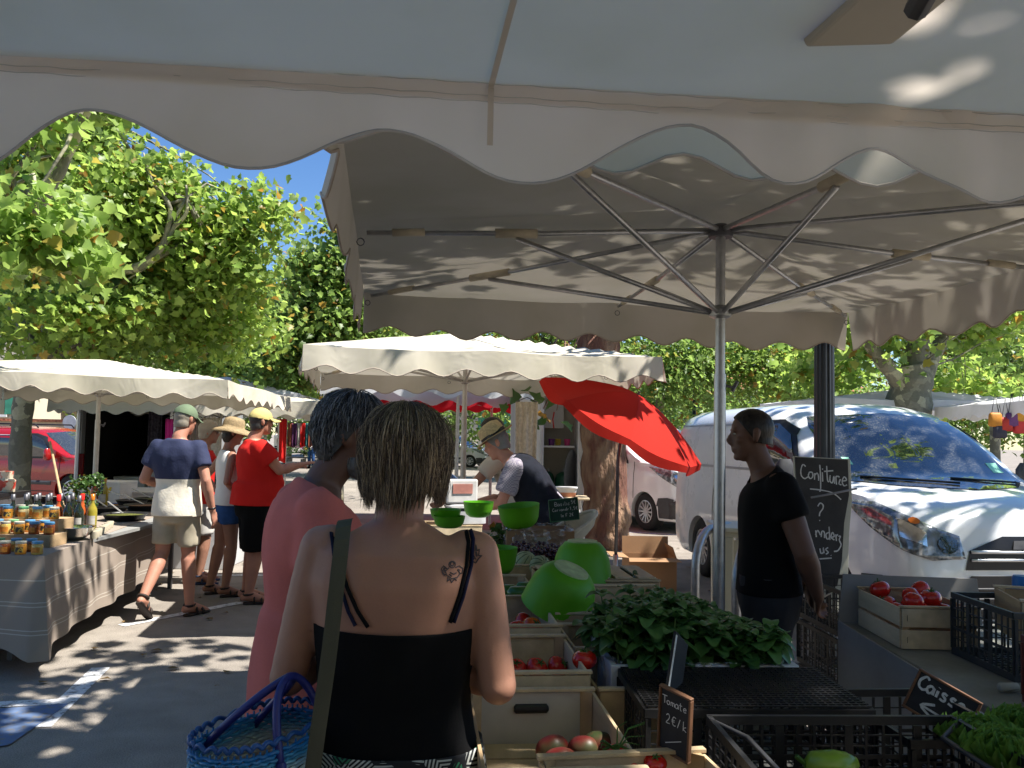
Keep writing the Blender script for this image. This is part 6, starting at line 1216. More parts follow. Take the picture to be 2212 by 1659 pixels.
# ---------- basil on the black crates ----------
BG='black plastic crates stacked on the right of the stall'
def meshcrate(label,c,rz,w,d,h,group=BG,mat=blackpl,nx=14,nz=5,rimw=.012,name='plastic_crate',solid_lower=False,lid=False,handles=False):
    t=thing(name,label,'crate',tuple(c),rz,group); T=WM[t.name]
    for ax,sg,L,o in ((0,-1,w,d/2),(0,1,w,d/2),(1,-1,d,w/2),(1,1,d,w/2)):
        b=MB(T); n=max(6,int(nx*L/max(w,d)))
        def put(cx,cz,lx,lz,tk=.004):
            if ax==0: b.box((cx,sg*(o-.004),cz),(lx,tk,lz))
            else: b.box((sg*(o-.004),cx,cz),(tk,lx,lz))
        put(0,h-.010,L-(0 if ax==0 else .012),.020,.012); put(0,.012,L-(0 if ax==0 else .012),.024,.007)
        for k in range(n+1): x=-L/2+.006+(L-.012)*k/n; put(x,h/2,.006 if k%4 else .02,h-.045,.0045)
        for k in range(1,nz): put(0,.024+(h-.044)*k/nz,L-.014,.0035 if k!=nz//2 else .010,.0035)
        b.build('side',mat,t)
    b=MB(T); m=int(w/.03)
    for k in range(m+1): b.box((-w/2+.006+(w-.012)*k/m,0,.006),(.005,d-.02,.005))
    m=int(d/.03)
    for k in range(m+1): b.box((0,-d/2+.006+(d-.012)*k/m,.0075),(w-.02,.005,.005))
    b.build('base',mat,t)
    return t
ez=R(3)
K1=meshcrate('black mesh crate, bottom one under the mesh lid, white label on its left side',(.605,2.27,.535),ez,.56,.38,.20,nx=18)
K2=meshcrate('black mesh crate turned upside down as a stand in front of the basil',(.60,2.27,.737),ez,.56,.36,.20,nx=18)
b=MB(WM[K2.name]); 
for k in range(29): b.box((-.27+.54*k/28,0,.203),(.004,.34,.004))
for k in range(20): b.box((0,-.17+.34*k/19,.2045),(.55,.004,.004))
b.build('mesh_lid',blackpl,K2)
q=MB(WM[K1.name]); q.add([(-.2845,-.14,.03),(-.2845,-.03,.03),(-.2845,-.03,.16),(-.2845,-.14,.16)],[(0,1,2,3)]); q.build('paper_label',MATS['paper_white'],K1)
K3=meshcrate('large open black crate at the bottom right with a green pepper inside',(.76,1.82,.76),ez,.58,.40,.19,nx=14,nz=6)
K4=meshcrate('black crate under the large open one at the bottom right',(.76,1.82,.53),ez,.58,.40,.22,nx=14,nz=6)
for sx in (-1,1):
    b=MB(WM[K3.name]); b.tube([(sx*.29,-.17,.187),(sx*.22,-.12,.165),(sx*.22,.12,.165),(sx*.29,.17,.187)],.006,6); b.build('bail_arm',pm('dark_grey_plastic',(.05,.05,.055),.4),K3,True)
meshcrate('black crate behind the open one, under the till slate',(1.05,2.22,.70),R(5),.28,.40,.20,nx=10,nz=5)
meshcrate('black crate supporting the one under the till slate',(1.05,2.22,.47),R(5),.28,.40,.22,nx=10,nz=5)
c=P(1790,1640,1.80); o=thing('green_pepper','pale green pepper lying alone in the open black crate','pepper',(.715,1.93,.868)); c=V((.715,1.93,.868)); b=MB(); b.loft([(c+V((-.055,0,0)),.012,.012),(c+V((-.04,0,.0)),.03,.03),(c+V((.01,0,0)),.036,.034),(c+V((.04,0,.005)),.026,.026),(c+V((.06,0,.01)),.010,.010)],14,x=(0,1,0)); b.build('fruit',pm('pale_pepper',(.20,.34,.03),.3,0,.2,8,coat=.4),o,True); b=MB(); b.tube([c+V((-.05,0,0)),c+V((-.075,0,.02))],.006,6); b.build('stem',stemg,o)
# polystyrene tray and the basil
styro=pm('polystyrene',(.55,.56,.58),.7,0,.05,30,.3,300,bdist=.002)
BT=thing('basil_tray','white polystyrene tray with plastic liner, filled with basil','tray',(.545,2.66,.765),R(4)); T=WM[BT.name]
for cx,cy,w_1,d_1 in ((0,-.20,.54,.02),(0,.20,.54,.02),(-.26,0,.02,.38),(.26,0,.02,.38)): b=MB(T); b.box((cx,cy,.09),(w_1,d_1,.18)); b.build('side',styro,BT,bevel=.004)
b=MB(T); b.box((0,0,.01),(.52,.38,.02)); b.build('base',styro,BT)
drape(T,.555,.435,.19,-.05,'plastic_liner',BT,7,.05)
K5=meshcrate('black crate under the basil tray',(.545,2.67,.525),R(4),.62,.42,.235,nx=14)
meshcrate('lowest black crate under the basil',(.545,2.67,.285),R(4),.62,.42,.235,nx=14)
def basil():
    g=np.random.default_rng(3); lf=MB(); b=MB()
    T=WM[BT.name]; r_=random.Random(5)
    for k in range(175):
        x,y=r_.uniform(-.27,.24),r_.uniform(-.21,.20); ht=.17+.13*r_.random()+.06*math.cos(x*9+1)*math.cos(y*7); s=V((x*.9,y*.9,.10)); top=V((x+.03*r_.uniform(-1,1),y+.03*r_.uniform(-1,1),ht))
        b.M=T; b.tube([s,s.lerp(top,.6),top],[.003,.0025,.002],5)
        for tier,(fz,sz,n) in enumerate(((1.0,.026,3),(.93,.050,4),(.78,.060,4),(.60,.055,3))):
            c=s.lerp(top,fz); a0=r_.uniform(0,6)
            for i in range(n):
                a=a0+i*6.283/n+r_.uniform(-.3,.3); L=sz*r_.uniform(.75,1.25); W=L*1.0; dr=V((math.cos(a),math.sin(a),0)); sd=V((-dr.y,dr.x,0)); el_=r_.uniform(.1,.8) if tier<2 else r_.uniform(-.3,.4)
                M_=T
                def f(i_,j_,c=c,dr=dr,sd=sd,L=L,W=W,el_=el_):
                    t=j_; wv=math.sin(math.pi*min(.985,t*.93+.04)**.85)**.55*W*.42; xx=(i_-.5)*2
                    return c+dr*(L*t*math.cos(el_*(1-t)))+sd*(wv*xx)+V((0,0,L*(math.sin(el_)*t-.38*t*t)+abs(xx)*wv*.35*(1-.2*t)-.10*L*(1-xx*xx)*0+.10*L*math.sin(t*3.1)))
                lf.M=T; lf.grid(f,4,7)
    st=b.build('stems',pm('basil_stem',(.10,.18,.05),.6),None); 
    o=lf.build('basil',leafmat('basil_leaf',(.045,.12,.028),(.09,.20,.05),.22,0),None,True); tag(o,'dense bushy basil leaves overflowing the white tray','basil',kind='stuff')
    st.parent=o
basil()
# bigger basil leaf masses use thin stalk clump on left bowls
c=P(1050,1170,4.9); leaves_=leaves('herb_bunch',[(tuple(P(1075,1158,4.7)),(.05,.05,.04),7)],.05,LF3,None,False,12,.03,2); tag(leaves_,'bunch of green herbs behind the shoulder of the woman in black','herbs')
# sloped price signs in the crates
c=P(1459,1562,1.78); slateboard('price_slate','narrow dark price slate for tomatoes with a brown frame, in the black crates',c,.075,.135,slate,frameb,word('Tomate',.017,-.031,.035,.62)+word('2€/k',.02,-.02,-.005)+[[(-.02,-.05),(.02,-.03)]],.0018,R(-50),R(-8),R(-9),fw=.005)
c=P(2034,1522,2.32); tS,MS=slateboard('direction_slate','dark slate with a brown frame reading Caisse over an arrow','sign',.1,.1,slate,frameb,[],.001) if 0 else slateboard('till_slate','dark slate in a brown frame reading Caisse over a left-pointing arrow',c,.155,.105,slate,frameb,word('Caisse',.036,-.068,.010,.62),.0065,R(-38),R(10),R(-22),fw=.007)
strokes('arrow',[[(.05,-.030),(-.04,-.028)],[(-.012,-.010),(-.042,-.028),(-.010,-.044)]],MS@Mx.Translation((0,0,.003)),.0065,chalk,tS)
c=P(1462,1440,2.25); t=thing('folded_slate','slate seen edge-on with a chalky white edge, stuck between basil and mesh crate','sign',tuple(c)); b=MB(Mx.Translation(c)@Mx.Rotation(R(62),4,'Z')@Mx.Rotation(R(28),4,'Y')); b.box((0,0,0),(.12,.008,.15)); b.build('board',slate,t,bevel=.002); b=MB(Mx.Translation(c)@Mx.Rotation(R(62),4,'Z')@Mx.Rotation(R(28),4,'Y')); b.box((-.058,-.0055,0),(.008,.002,.13)); b.build('chalk_edge',chalk,t)
# ---------- right-hand table ----------
t=thing('side_table','grey-topped table at the right carrying the tomato crate and plastic crates','table',(1.86,2.6,0)); 
b=MB(); b.box((1.86,2.62,.785),(.84,2.34,.03)); b.build('tabletop',pm('grey_top',(.20,.20,.17),.55,0,.2,5,.15,40),t,bevel=.004)
for x in (1.50,2.22):
    for y in (1.6,3.65): b=MB(); b.bar((x,y,0),(x,y,.77),.035); b.build('leg',darksteel,t)
gb=pm('grey_board',(.25,.245,.235),.8,0,.12,3)
b=MB(); b.prism([(0,0),(1.02,-.10),(1.05,.50),(.0,.52)],.008,Mx(((0,0,1,1.405),(-1,0,0,3.70),(0,1,0,.30),(0,0,0,1)))); tag(b.build('grey_board',gb,fix=True),'big grey board leaning along the left side of the right-hand table','board')
b=MB(); b.prism([(0,0),(.62,0),(.60,.195),(.02,.205)],.008,Mx(((1,0,0,1.43),(0,0,1,3.755),(0,1,0,.802),(0,0,0,1)))); tag(b.build('grey_board',gb,fix=True),'small grey board standing behind the tomato crate','board')
RC=crate('pale wooden crate full of red tomatoes on the right-hand table',(1.64,3.50,.802),R(-1),.29,.42,.15,wood[2],2,group=None)
g=random.Random(12); LB=['front left','front middle','front right','middle left','centre','middle right','back left','back middle','back right','top left','top right','top centre','far back left','far back right']
for i in range(14):
    x=[-.088,0,.088][i%3] if i<9 else [-.05,.05,0,-.085,.085][i-9]; y=[-.14,-.05,.05][i//3] if i<9 else [-.09,-.03,.02,.14,.14][i-9]; z=.105 if i<9 else .16
    tomato('round red tomato at the %s of the pale crate on the right-hand table'%LB[i],V((1.64+x+.005*g.uniform(-1,1),3.50+y,.802+z+.008*g.uniform(-1,1))),.042,tomr,'tomatoes in the pale crate on the right',(R(g.uniform(-50,50)),R(g.uniform(-50,50)),0),flat=.88,star=i%2==0)
meshcrate('dark grey plastic crate right of the tomato crate',(1.86,3.06,.802),R(2),.40,.38,.225,None,pm('dark_crate',(.035,.037,.04),.45,0,.15,12),12,5)
crate('wooden crate showing over the rim of the dark grey crate',(1.90,3.07,.90),R(-14),.24,.30,.145,wood[1],1,None)
meshcrate('dark red plastic crate cut by the right edge',(1.74,2.50,.802),R(4),.32,.34,.20,None,pm('dark_red_plastic',(.12,.025,.022),.5,0,.2,12),10,5)
c=P(2180,1455,2.75); c.z=.817; b=MB(); b.tube([c+V((-.03,0,0)),c+V((.03,.01,0))],[.014,.013],10); tag(b.build('cork',pm('pale_cork',(.42,.40,.33),.8),None,True),'short pale stub lying on the right-hand table','stub')
c=P(2208,1278,3.3); b=MB(Mx.Translation(c)); b.lathe([(.03,-.06),(.034,-.055),(.034,.05),(.03,.06),(.001,.06)],20); tag(b.build('blue_tub',pm('blue_plastic',(.01,.14,.45),.4),None,True,auto=40),'blue plastic tub at the right edge behind the crates','tub')
# lettuces in a crate
c0=V((1.32,1.93,.60)); 
crate('low wooden crate holding the green lettuces at the bottom right corner',(1.36,1.87,.52),R(-12),.34,.44,.13,wood[1],1,None)
def lettuce(label,c,r,seed):
    g=random.Random(seed); t=thing('lettuce',label,'lettuce',tuple(c),0,'lettuces at the bottom right corner'); b=MB(); h=MB()
    for k in range(46):
        ring=k/46; el_=1.35-1.25*ring; a=k*2.4+g.uniform(-.2,.2); L=r*(.75+.45*ring); W=r*(.55+.45*ring); dr=V((math.cos(a),math.sin(a),0)); sd=V((-dr.y,dr.x,0)); sz=g.uniform(0,9)
        def f(i,j): 
            t_=j; x=(i-.5)*2; w=W*.5*(.35+.75*t_)*math.sqrt(max(0,1-(x*.55)**2)); fr=.14*r*t_**3*math.sin(x*8+sz)+.06*r*t_**2*math.sin(x*19+sz*2); e2=el_-.25+.6*t_
            return c+dr*(L*t_*math.cos(e2)+r*.06)+sd*(w*x)+V((0,0,L*t_*math.sin(e2)-.04))+(dr*-math.sin(e2)+V((0,0,math.cos(e2))))*(fr+.10*r*x*x)
        b.grid(f,18,9)
        h.tube([f(.5,j/5)+V((0,0,.002)) for j in range(5)],[.006,.005,.004,.003,.0015],5)
    b.build('leaves',leafmat('lettuce_leaf',(.07,.16,.025),(.14,.27,.05),.3,0),t,True); h.build('ribs',pm('lettuce_rib',(.35,.42,.22),.5),t,True)
lettuce('curly green lettuce at the back, beside the arrow slate',P(2118,1590,2.0),.085,31); lettuce('curly green lettuce in front, lowest at the right corner',P(2185,1625,1.86),.088,32); lettuce('curly green lettuce half cut by the right edge',P(2215,1560,2.05),.075,33)
# ---------- things behind the stall ----------
b0=V((2.26,0,0)); 
cb=G(1408,1278); t=thing('cardboard_box','open brown cardboard box with raised flaps on the ground beside the bike stands','box',(cb.x,cb.y+.2,0),R(3)); T=WM[t.name]
for cx,cy,w_1,d_1 in ((0,-.19,.50,.006),(0,.19,.50,.006),(-.247,0,.006,.374),(.247,0,.006,.374)): b=MB(T); b.box((cx,cy,.17),(w_1,d_1,.34)); b.build('side_panel',cardb,t)
b=MB(T); b.box((0,0,.004),(.48,.36,.006)); b.build('base',cardb,t)
for vs in ([(-.25,.193,.34),(.25,.193,.34),(.25,.21,.52),(-.25,.21,.52)],[(-.25,-.193,.34),(.25,-.193,.34),(.27,-.33,.32),(-.27,-.33,.32)],[(-.25,-.19,.34),(-.25,.19,.34),(-.43,.16,.36),(-.43,-.15,.35)],[(.25,-.18,.34),(.25,.19,.34),(.20,.17,.46),(.23,-.10,.44)]): b=MB(T); b.add(vs,[(0,1,2,3)]); b.build('flap',cardb,t,solid=.004)
def hoop(label,u1,v1,u2,vtop,y):
    a=P(u1,v1,y); a.z=0; bb=P(u2,v1,y+.55); bb.z=0; zt_=P(u1,vtop,y).z; up=V((0,0,zt_)); d=(bb-a); q=[a]+[a+V((0,0,zt_-.22))]+[a+up-V((0,0,.22))+d.normalized()*(.22*(1-math.cos(x)))+V((0,0,.22*math.sin(x))) for x in (.3,.6,.9,1.2,1.5)]; e=[p for p in q]; m=[bb+V((0,0,zt_-.22))+(-d.normalized())*(.22*(1-math.cos(x)))+V((0,0,.22*math.sin(x))) for x in (1.5,1.2,.9,.6,.3,0)]
    b=MB(); b.tube(e+m+[bb],.027,14); tag(b.build('bike_stand',steel,None,True),label,'bike stand','steel bike stands')
hoop('curved steel bike stand left of the parasol pole',1502,1300,1600,1148,5.3); hoop('curved steel bike stand right of the parasol pole, against the man in black',1590,1300,1690,1175,4.75)
# cream plastic table / bin
c=G(1600,1395); c=V((1.56,5.6,0)); t=thing('plastic_table','cream moulded plastic garden table behind the man in black','table',tuple(c),R(-6)); T=WM[t.name]; crm=pm('cream_plastic',(.62,.56,.40),.45,0,.05,4)
b=MB(T); b.box((0,0,1.015),(.50,.50,.03)); b.box((0,0,.985),(.44,.44,.035)); b.build('tabletop',crm,t,bevel=.008)
for x in (-.18,.18):
    for y in (-.18,.18): b=MB(T); b.box((x,y,.485),(.07,.07,.97),tp=1.25); b.build('leg',crm,t,bevel=.008)
b=MB(T); b.box((0,-.20,.80),(.30,.012,.30)); b.build('apron',crm,t)
# dark fluted post
c=V((2.17,5.95,0)); t=thing('lamp_post','dark fluted cast-iron post rising behind the chalkboard','lamp post',tuple(c)); b=MB(Mx.Translation(c)); pts=[]
n_f=14
def flute(z,r): return [(r*(1+.05*math.cos(a*n_f))*math.cos(a),r*(1+.05*math.cos(a*n_f))*math.sin(a),z) for a in [2*math.pi*k/112 for k in range(112)]]
vs=[];zs=((0,.11),(.06,.11),(.3,.085),(.8,.07),(2.6,.062),(4.6,.045))
for z,r in zs: vs+=flute(z,r)
b.add(vs,[(i*112+k,i*112+(k+1)%112,(i+1)*112+(k+1)%112,(i+1)*112+k) for i in range(5) for k in range(112)]); b.build('post',pm('post_paint',(.022,.026,.032),.4,0,.15,10),t,True,auto=30)
b=MB(Mx.Translation(c)); b.lathe([(.05,4.5),(.14,4.62),(.16,4.66),(.11,4.95),(.03,5.05),(.001,5.08)],16); b.build('lantern',darksteel,t,True,auto=30)
# chalkboard
c=P(1785,1150,4.62); t=thing('chalkboard','tall tapering chalkboard reading Confiture, strapped to the dark post','sign',(c.x,c.y,.3),R(2)); M=Mx.Translation(P(1785,1150,4.62))@Mx.Rotation(R(4),4,'Z')@Mx.Rotation(R(86),4,'X'); px=4.62/F
def bp_(u,v): return ((u-1785)*px,-(v-1150)*px)
bd=pm('cream_board',(.50,.49,.40),.6,0,.08,5)
b=MB(M); out=[bp_(*q) for q in ((1720,988),(1846,992),(1847,1080),(1838,1150),(1832,1240),(1822,1300),(1808,1314),(1768,1302),(1756,1270),(1735,1100),(1722,1060))]; b.prism(out[::-1],.02,z0=-.03); b.build('frame',bd,t,fix=True,bevel=.003)
b=MB(M); out=[bp_(*q) for q in ((1722,990),(1839,994),(1839,1070),(1826,1130),(1818,1210),(1806,1262),(1790,1268),(1765,1258),(1750,1200),(1737,1100),(1724,1060))]; b.prism(out[::-1],.005,z0=-.009); b.build('board',pm('board_grey',(.045,.043,.042),.85,0,.25,7),t,fix=True)
W_=[[(1743,1010),(1736,1006),(1731,1018),(1732,1030),(1740,1036),(1748,1032)],[(1752,1022),(1749,1030),(1754,1036),(1760,1031),(1759,1023),(1752,1022)],[(1764,1038),(1765,1024)],[(1765,1028),(1771,1024),(1774,1030),(1774,1040)],[(1778,1006),(1779,1030),(1778,1060),(1775,1062)],[(1784,1022),(1784,1042)],[(1784,1014),(1785,1016)],[(1795,1008),(1796,1038),(1800,1042)],[(1788,1020),(1811,1018)],[(1803,1028),(1802,1040),(1808,1044),(1812,1030),(1813,1046)],[(1818,1048),(1817,1032),(1822,1030),(1826,1032)],[(1828,1036),(1824,1046),(1830,1048)],[(1833,1040),(1843,1038),(1838,1031),(1832,1040),(1836,1050),(1844,1048)],
 [(1752,1058),(1778,1060),(1808,1066),(1828,1080)],[(1770,1095),(1776,1088),(1783,1092),(1782,1100),(1775,1108),(1773,1116)],[(1773,1124),(1774,1126)],[(1762,1156),(1768,1146),(1774,1156)],[(1763,1146),(1764,1160)],[(1776,1160),(1778,1148),(1784,1150),(1784,1162)],[(1795,1150),(1788,1154),(1790,1164),(1796,1160),(1796,1138),(1797,1166)],[(1802,1160),(1808,1158),(1804,1150),(1800,1160),(1808,1166)],[(1812,1154),(1813,1168)],[(1813,1158),(1817,1154)],[(1818,1158),(1823,1158),(1820,1166),(1824,1176),(1816,1188),(1806,1190)],[(1772,1184),(1774,1194),(1780,1192),(1780,1182),(1782,1194)],[(1792,1182),(1786,1186),(1792,1192),(1786,1196)],[(1798,1198),(1799,1199)],[(1770,1206),(1800,1204)]]
strokes('writing',[[(bp_(*q)[0]*.90-.008,bp_(*q)[1]) for q in l] for l in W_],M@Mx.Translation((0,0,-.003)),.0068,chalk,t)
b=MB(); b.tube([P(1752,1075,4.60),P(1800,1066,4.595),P(1848,1056,4.60),P(1850,1056,4.66)],.006,6); b.build('strap',pm('grey_cord',(.25,.25,.27),.8),t,True)
# stacked black crates behind the man
for i,z in enumerate((0.,.25,.5,.75)): meshcrate('black mesh crate in the stack behind the man in black, %s'%['lowest','second from the ground','third from the ground','topmost'][i],(1.66+.01*i,4.25,z*.9),R(4),.34,.5,.215,'stack of black crates behind the man in black',nx=14)
# red sunshade
def sunshade():
    a=P(1330,985,7.1); base=P(1330,1190,7.1); t=thing('red_sunshade','tilted plain red sunshade with leaf shadows on it','sunshade',(base.x,base.y,0)); rm=cloth('red_shade_cloth',(.55,.03,.02),.32,dirt=.04,wr=.2)
    b=MB(); b.tube([V((base.x,base.y,0)),V((base.x,base.y,.62))],.022,10); b.build('base_tube',steel,t,True); b=MB(); b.tube([V((base.x,base.y,.5)),V((base.x+.01,base.y,1.42)),P(1345,925,7.1)],.014,10); b.build('pole',darksteel,t,True)
    ax=V((.46,-.20,.86)).normalized(); x=V((.88,.05,-.46)); x=(x-ax*x.dot(ax)).normalized(); y=ax.cross(x); cc=P(1378,852,7.25); Rr=.77; n=8
    M=Mx((x,y,ax)).transposed().to_4x4(); M.translation=cc
    b=MB(M); K=12
    def f(i,j):
        a_=2*math.pi*i; k=(a_/(2*math.pi/n))%1; d=math.cos(math.pi/n)/math.cos((k-.5)*2*math.pi/n); r=Rr*j*(1-(1-d)*1.35); return V((r*math.cos(a_),r*math.sin(a_),-.26*j**1.7-.03*j*math.sin(k*math.pi)))
    b.grid(f,n*8,10); b.build('canopy',rm,t,True,auto=12)
    b=MB(M)
    def g_(i,j): p=f(i,1); k=(i*n)%1; q=p.copy(); q.x*=1+.02*j; q.y*=1+.02*j; q.z-=j*(.05+.03*math.sin(k*math.pi)); return q
    b.grid(g_,n*8,2); b.build('valance',rm,t,True)
    for k in range(n): b=MB(M); b.tube([f(k/n,j/6)-V((0,0,.01)) for j in range(7)],.005,5); b.build('rib',darksteel,t)
    b=MB(); p=P(1197,890,6.9); b.tube([p,p+V((-.01,0,-.06)),p+V((.0,0,-.13))],.005,5); b.build('tie_cord',rm,t)
    b=MB(); b.tube([P(1345,925,7.1),cc-ax*.30,cc+ax*.03],.012,8); b.build('tilt_pole',darksteel,t)
sunshade()

t=thing('paper_bag','crumpled brown paper under the pale pepper in the open black crate','paper bag',(.74,1.91,.775)); b=MB()
b.grid(lambda i,j:V((.64+.2*i,1.83+.15*j,.835+.02*noise.noise(V((i*4,j*4,1)))-.05*(2*i-1)**2-.03*(2*j-1)**2)),12,12); b.build('paper',cardb,t,True,solid=.002)

b=MB(); g=random.Random(3)
for k in range(170):
    x,y=g.uniform(-5,3),g.uniform(3.2,16); a=g.uniform(0,6); r=g.uniform(.015,.045); c=V((x,y,.012)); b.add([c+V((r*math.cos(a+q),r*.7*math.sin(a+q),.006*math.sin(q*3+k)+.004)) for q in (0,1.2,2.4,3.6,5)],[(0,1,2,3,4)])
tag(b.build('fallen_leaves',pm('dry_leaf',(.16,.10,.04),.9,0,.4,9)),'scattered dry leaves and bits on the asphalt','leaves',kind='stuff')
# ---------- left stall: honey jars, bottles, pans ----------
t=thing('trestle_table','long table under the taupe cloth of the honey stall','table',(-3.8,7.3,0)); b=MB(); b.box((-3.85,7.25,.735),(1.5,3.3,.025)); b.build('tabletop',tabletop,t)
for x in (-4.4,-3.35):
    for y in (5.9,8.6): b=MB(); b.bar((x,y,0),(x,y,.72),.035); b.build('leg',darksteel,t)
def clothm():
    tp=(.30,.245,.20); ln=(.50,.45,.38); st=[(0,tp)]
    for z in (.27,.295,.44,.465,.60): st+=[(z/.8,ln),((z+.006)/.8,tp)]
    return zramp('taupe_cloth',st,True,2,.9,1/.8,0.,bump=.25,bs=9,wob=.008)
def tablecloth(label,x0,x1,y0,y1,z,zb,mat,sk=(0,0),seed=0,corner=.16):
    b=MB(); cx,cy=(x0+x1)/2,(y0+y1)/2; W,D_=(x1-x0)/2,(y1-y0)/2
    def X(x,y): return x+sk[0]*(y-y0)
    b.grid(lambda i,j:V((X(x0+(x1-x0)*i,y0+(y1-y0)*j),y0+(y1-y0)*j,z+.002*noise.noise(V((i*9,j*9,seed))))),10,16)
    per=[]; n=60
    for k in range(n): per.append((x0+(x1-x0)*k/n,y0,0,-1,k/n))
    for k in range(n*2): per.append((x1,y0+(y1-y0)*k/n/2,1,0,k/n/2))
    for k in range(n): per.append((x1-(x1-x0)*k/n,y1,0,1,k/n))
    for k in range(n*2): per.append((x0,y1-(y1-y0)*k/n/2,-1,0,k/n/2))
    per.append(per[0]); L=len(per)-1
    def f(i,j):
        k=min(L,round(i*L)); x,y,nx,ny,q=per[k]; d=V((nx,ny,0))
        ce=math.exp(-(min(math.hypot(x-x1,y-y0),math.hypot(x-x0,y-y0))/.13)**2); s_=k*.11
        o=j*(.015+.018*math.sin(s_*3.1+seed)+.02*noise.noise(V((x*3,y*3,seed))))+ce*j*.10
        if ce>.05: d=(d+V((x-cx,y-cy,0)).normalized()*ce).normalized()
        return V((X(x,y),y,z-.0))+d*o+V((0,0,-(z-zb+ (.07*ce) +.025*noise.noise(V((x*1.3,y*1.3,seed))))*j))
    b.grid(f,L,12); return tag(b.build('tablecloth',mat,None,True,auto=50),label,'tablecloth')
tablecloth('taupe striped cloth hanging from the honey stall table nearly to the ground',-4.7,-2.965,5.53,8.9,.752,.19,clothm(),(-.145,0),2)
hon=[pm('honey_%d'%i,c,.18,0,.12,12,coat=.5) for i,c in enumerate(((.62,.40,.10),(.55,.24,.03),(.28,.07,.015),(.66,.52,.25)))]
lid=[pm('lid_%d'%i,c,.35,.2,.05,9) for i,c in enumerate(((.12,.35,.62),(.20,.50,.25),(.65,.62,.5)))]; labb=pm('label_black',(.03,.03,.03),.6,0,.2,60,alt=(.45,.30,.05),amix=(.5,.58)); labo=pm('label_orange',(.60,.22,.03),.6,0,.2,50)
protos={}
ROWN=['front row','second row','lower step','middle step','upper step','top step']; POSN=['rightmost','second from the right','third from the right','fourth from the right','fifth from the right']
def jar(x,y,z,hi,li,label,sc=1):
    if (hi,li) not in protos:
        t=thing('honey_jar',label,'jar',(x,y,z),0,'honey jars on the left stall'); T=WM[t.name]
        b=MB(T); b.lathe([(.001,0),(.034,0),(.038,.006),(.038,.062),(.035,.070),(.031,.074),(.031,.078)],20); b.build('glass',hon[hi],t,True,auto=50)
        b=MB(T); b.lathe([(.035,.074),(.036,.076),(.036,.089),(.033,.091),(.001,.091)],20,cap=False); b.build('lid',lid[li],t,True,auto=40)
        b=MB(T)
        b.grid(lambda i,j:V((.0386*math.sin(-.9+1.8*i),-.0386*math.cos(-.9+1.8*i),.015+.036*j)),10,1); o=b.build('label',labb if (hi+li)%2 else labo,t)
        protos[(hi,li)]=t; t.scale=(sc,)*3
    else: copy_tree(protos[(hi,li)],None,(x,y,z),random.uniform(-.4,.4),label,'honey jars on the left stall',sc)
g=random.Random(77)
for z,y0,dy in ((.792,5.93,.36),(.85,6.15,.30)): b=MB(); b.box((-3.45,y0+dy/2-.06,z-.02-.0),(.78,dy,.075 if z<.8 else .19)); 
b=MB(); b.box((-3.50,6.02,.795),(.74,.22,.085)); tag(b.build('display_step',wood[1],bevel=.003),'low wooden display step under the honey jars','display step')
b=MB(); b.box((-3.55,6.25,.835),(.70,.22,.165)); tag(b.build('display_step',wood[1],bevel=.003),'higher wooden display step under the back honey jars','display step')
for r_i,(y,z) in enumerate(((5.60,.754),(5.73,.754),(5.955,.839),(6.065,.839),(6.19,.919),(6.31,.919))):
    for k in range(5): jar(-3.05-.105*k-.045*(r_i%2)-.055*r_i+g.uniform(-.008,.008),y+g.uniform(-.008,.008),z,g.choice([0,0,1,1,2,3]),g.choice([0,0,0,1,2]),'honey jar in the %s, %s'%(ROWN[r_i],POSN[k]),.92)
# bottles
bg_m=pm('dark_bottle',(.012,.018,.010),.08,0,.2,6,coat=1); bo_m=pm('orange_bottle',(.45,.09,.02),.15,0,.2,6,coat=.6); by_m=pm('oil_bottle',(.32,.26,.03),.12,0,.2,6,coat=.6); bl_m=pm('bottle_label',(.42,.40,.36),.7,0,.15,30)
bp={}
def bottle(x,y,z,k,label):
    if k not in bp:
        t=thing('bottle',label,'bottle',(x,y,z),0,'bottles on the left stall'); T=WM[t.name]; b=MB(T)
        b.lathe([(.001,0),(.034,0),(.037,.006),(.037,.17),(.034,.19),(.018,.22),(.013,.235),(.013,.285),(.015,.287),(.015,.30),(.001,.30)],20,cap=False); b.build('glass',(bg_m,bo_m,by_m)[k],t,True,auto=50)
        b=MB(T); b.lathe([(.0155,.255),(.016,.302),(.001,.303)],14,cap=False); b.build('capsule',(darksteel,redf,yel)[k],t,True); b=MB(T); b.grid(lambda i,j:V((.0376*math.sin(-1.1+2.2*i),-.0376*math.cos(-1.1+2.2*i),.05+.085*j)),10,1); b.build('label',bl_m,t); bp[k]=t
    else: copy_tree(bp[k],None,(x,y,z),g.uniform(-.6,.6),label,'bottles on the left stall')
ORD=['first','second','third','fourth','fifth','sixth','seventh','eighth','ninth','tenth','eleventh','twelfth','thirteenth','fourteenth']
for k in range(14): bottle(-3.80+.085*(k%7)+.02*(k//7),6.62+.17*(k//7)+g.uniform(-.02,.02),.754,[0,0,0,0,1,0,0,0,0,0,0,0,1,2][k],'dark bottle, %s from the left in the %s row behind the honey jars'%(ORD[k%7],['front','back'][k//7]) if k not in (4,12,13) else ['orange bottle among the dark ones behind the honey jars','orange bottle in the back row by the parasol pole','yellow oil bottle at the right end of the back row'][(4,12,13).index(k)])
for i,(u,v) in enumerate(((288/3.95*1.0,1),)): pass
for i,(u,k) in enumerate(((222,1),(240,0),(244,2))): p=G(u,1092,.755); bottle(p.x,p.y-.2,.754,k,['red-topped bottle beside the left parasol pole','tall dark bottle right of the red-topped one','yellow-capped bottle farthest right behind the pans'][i])
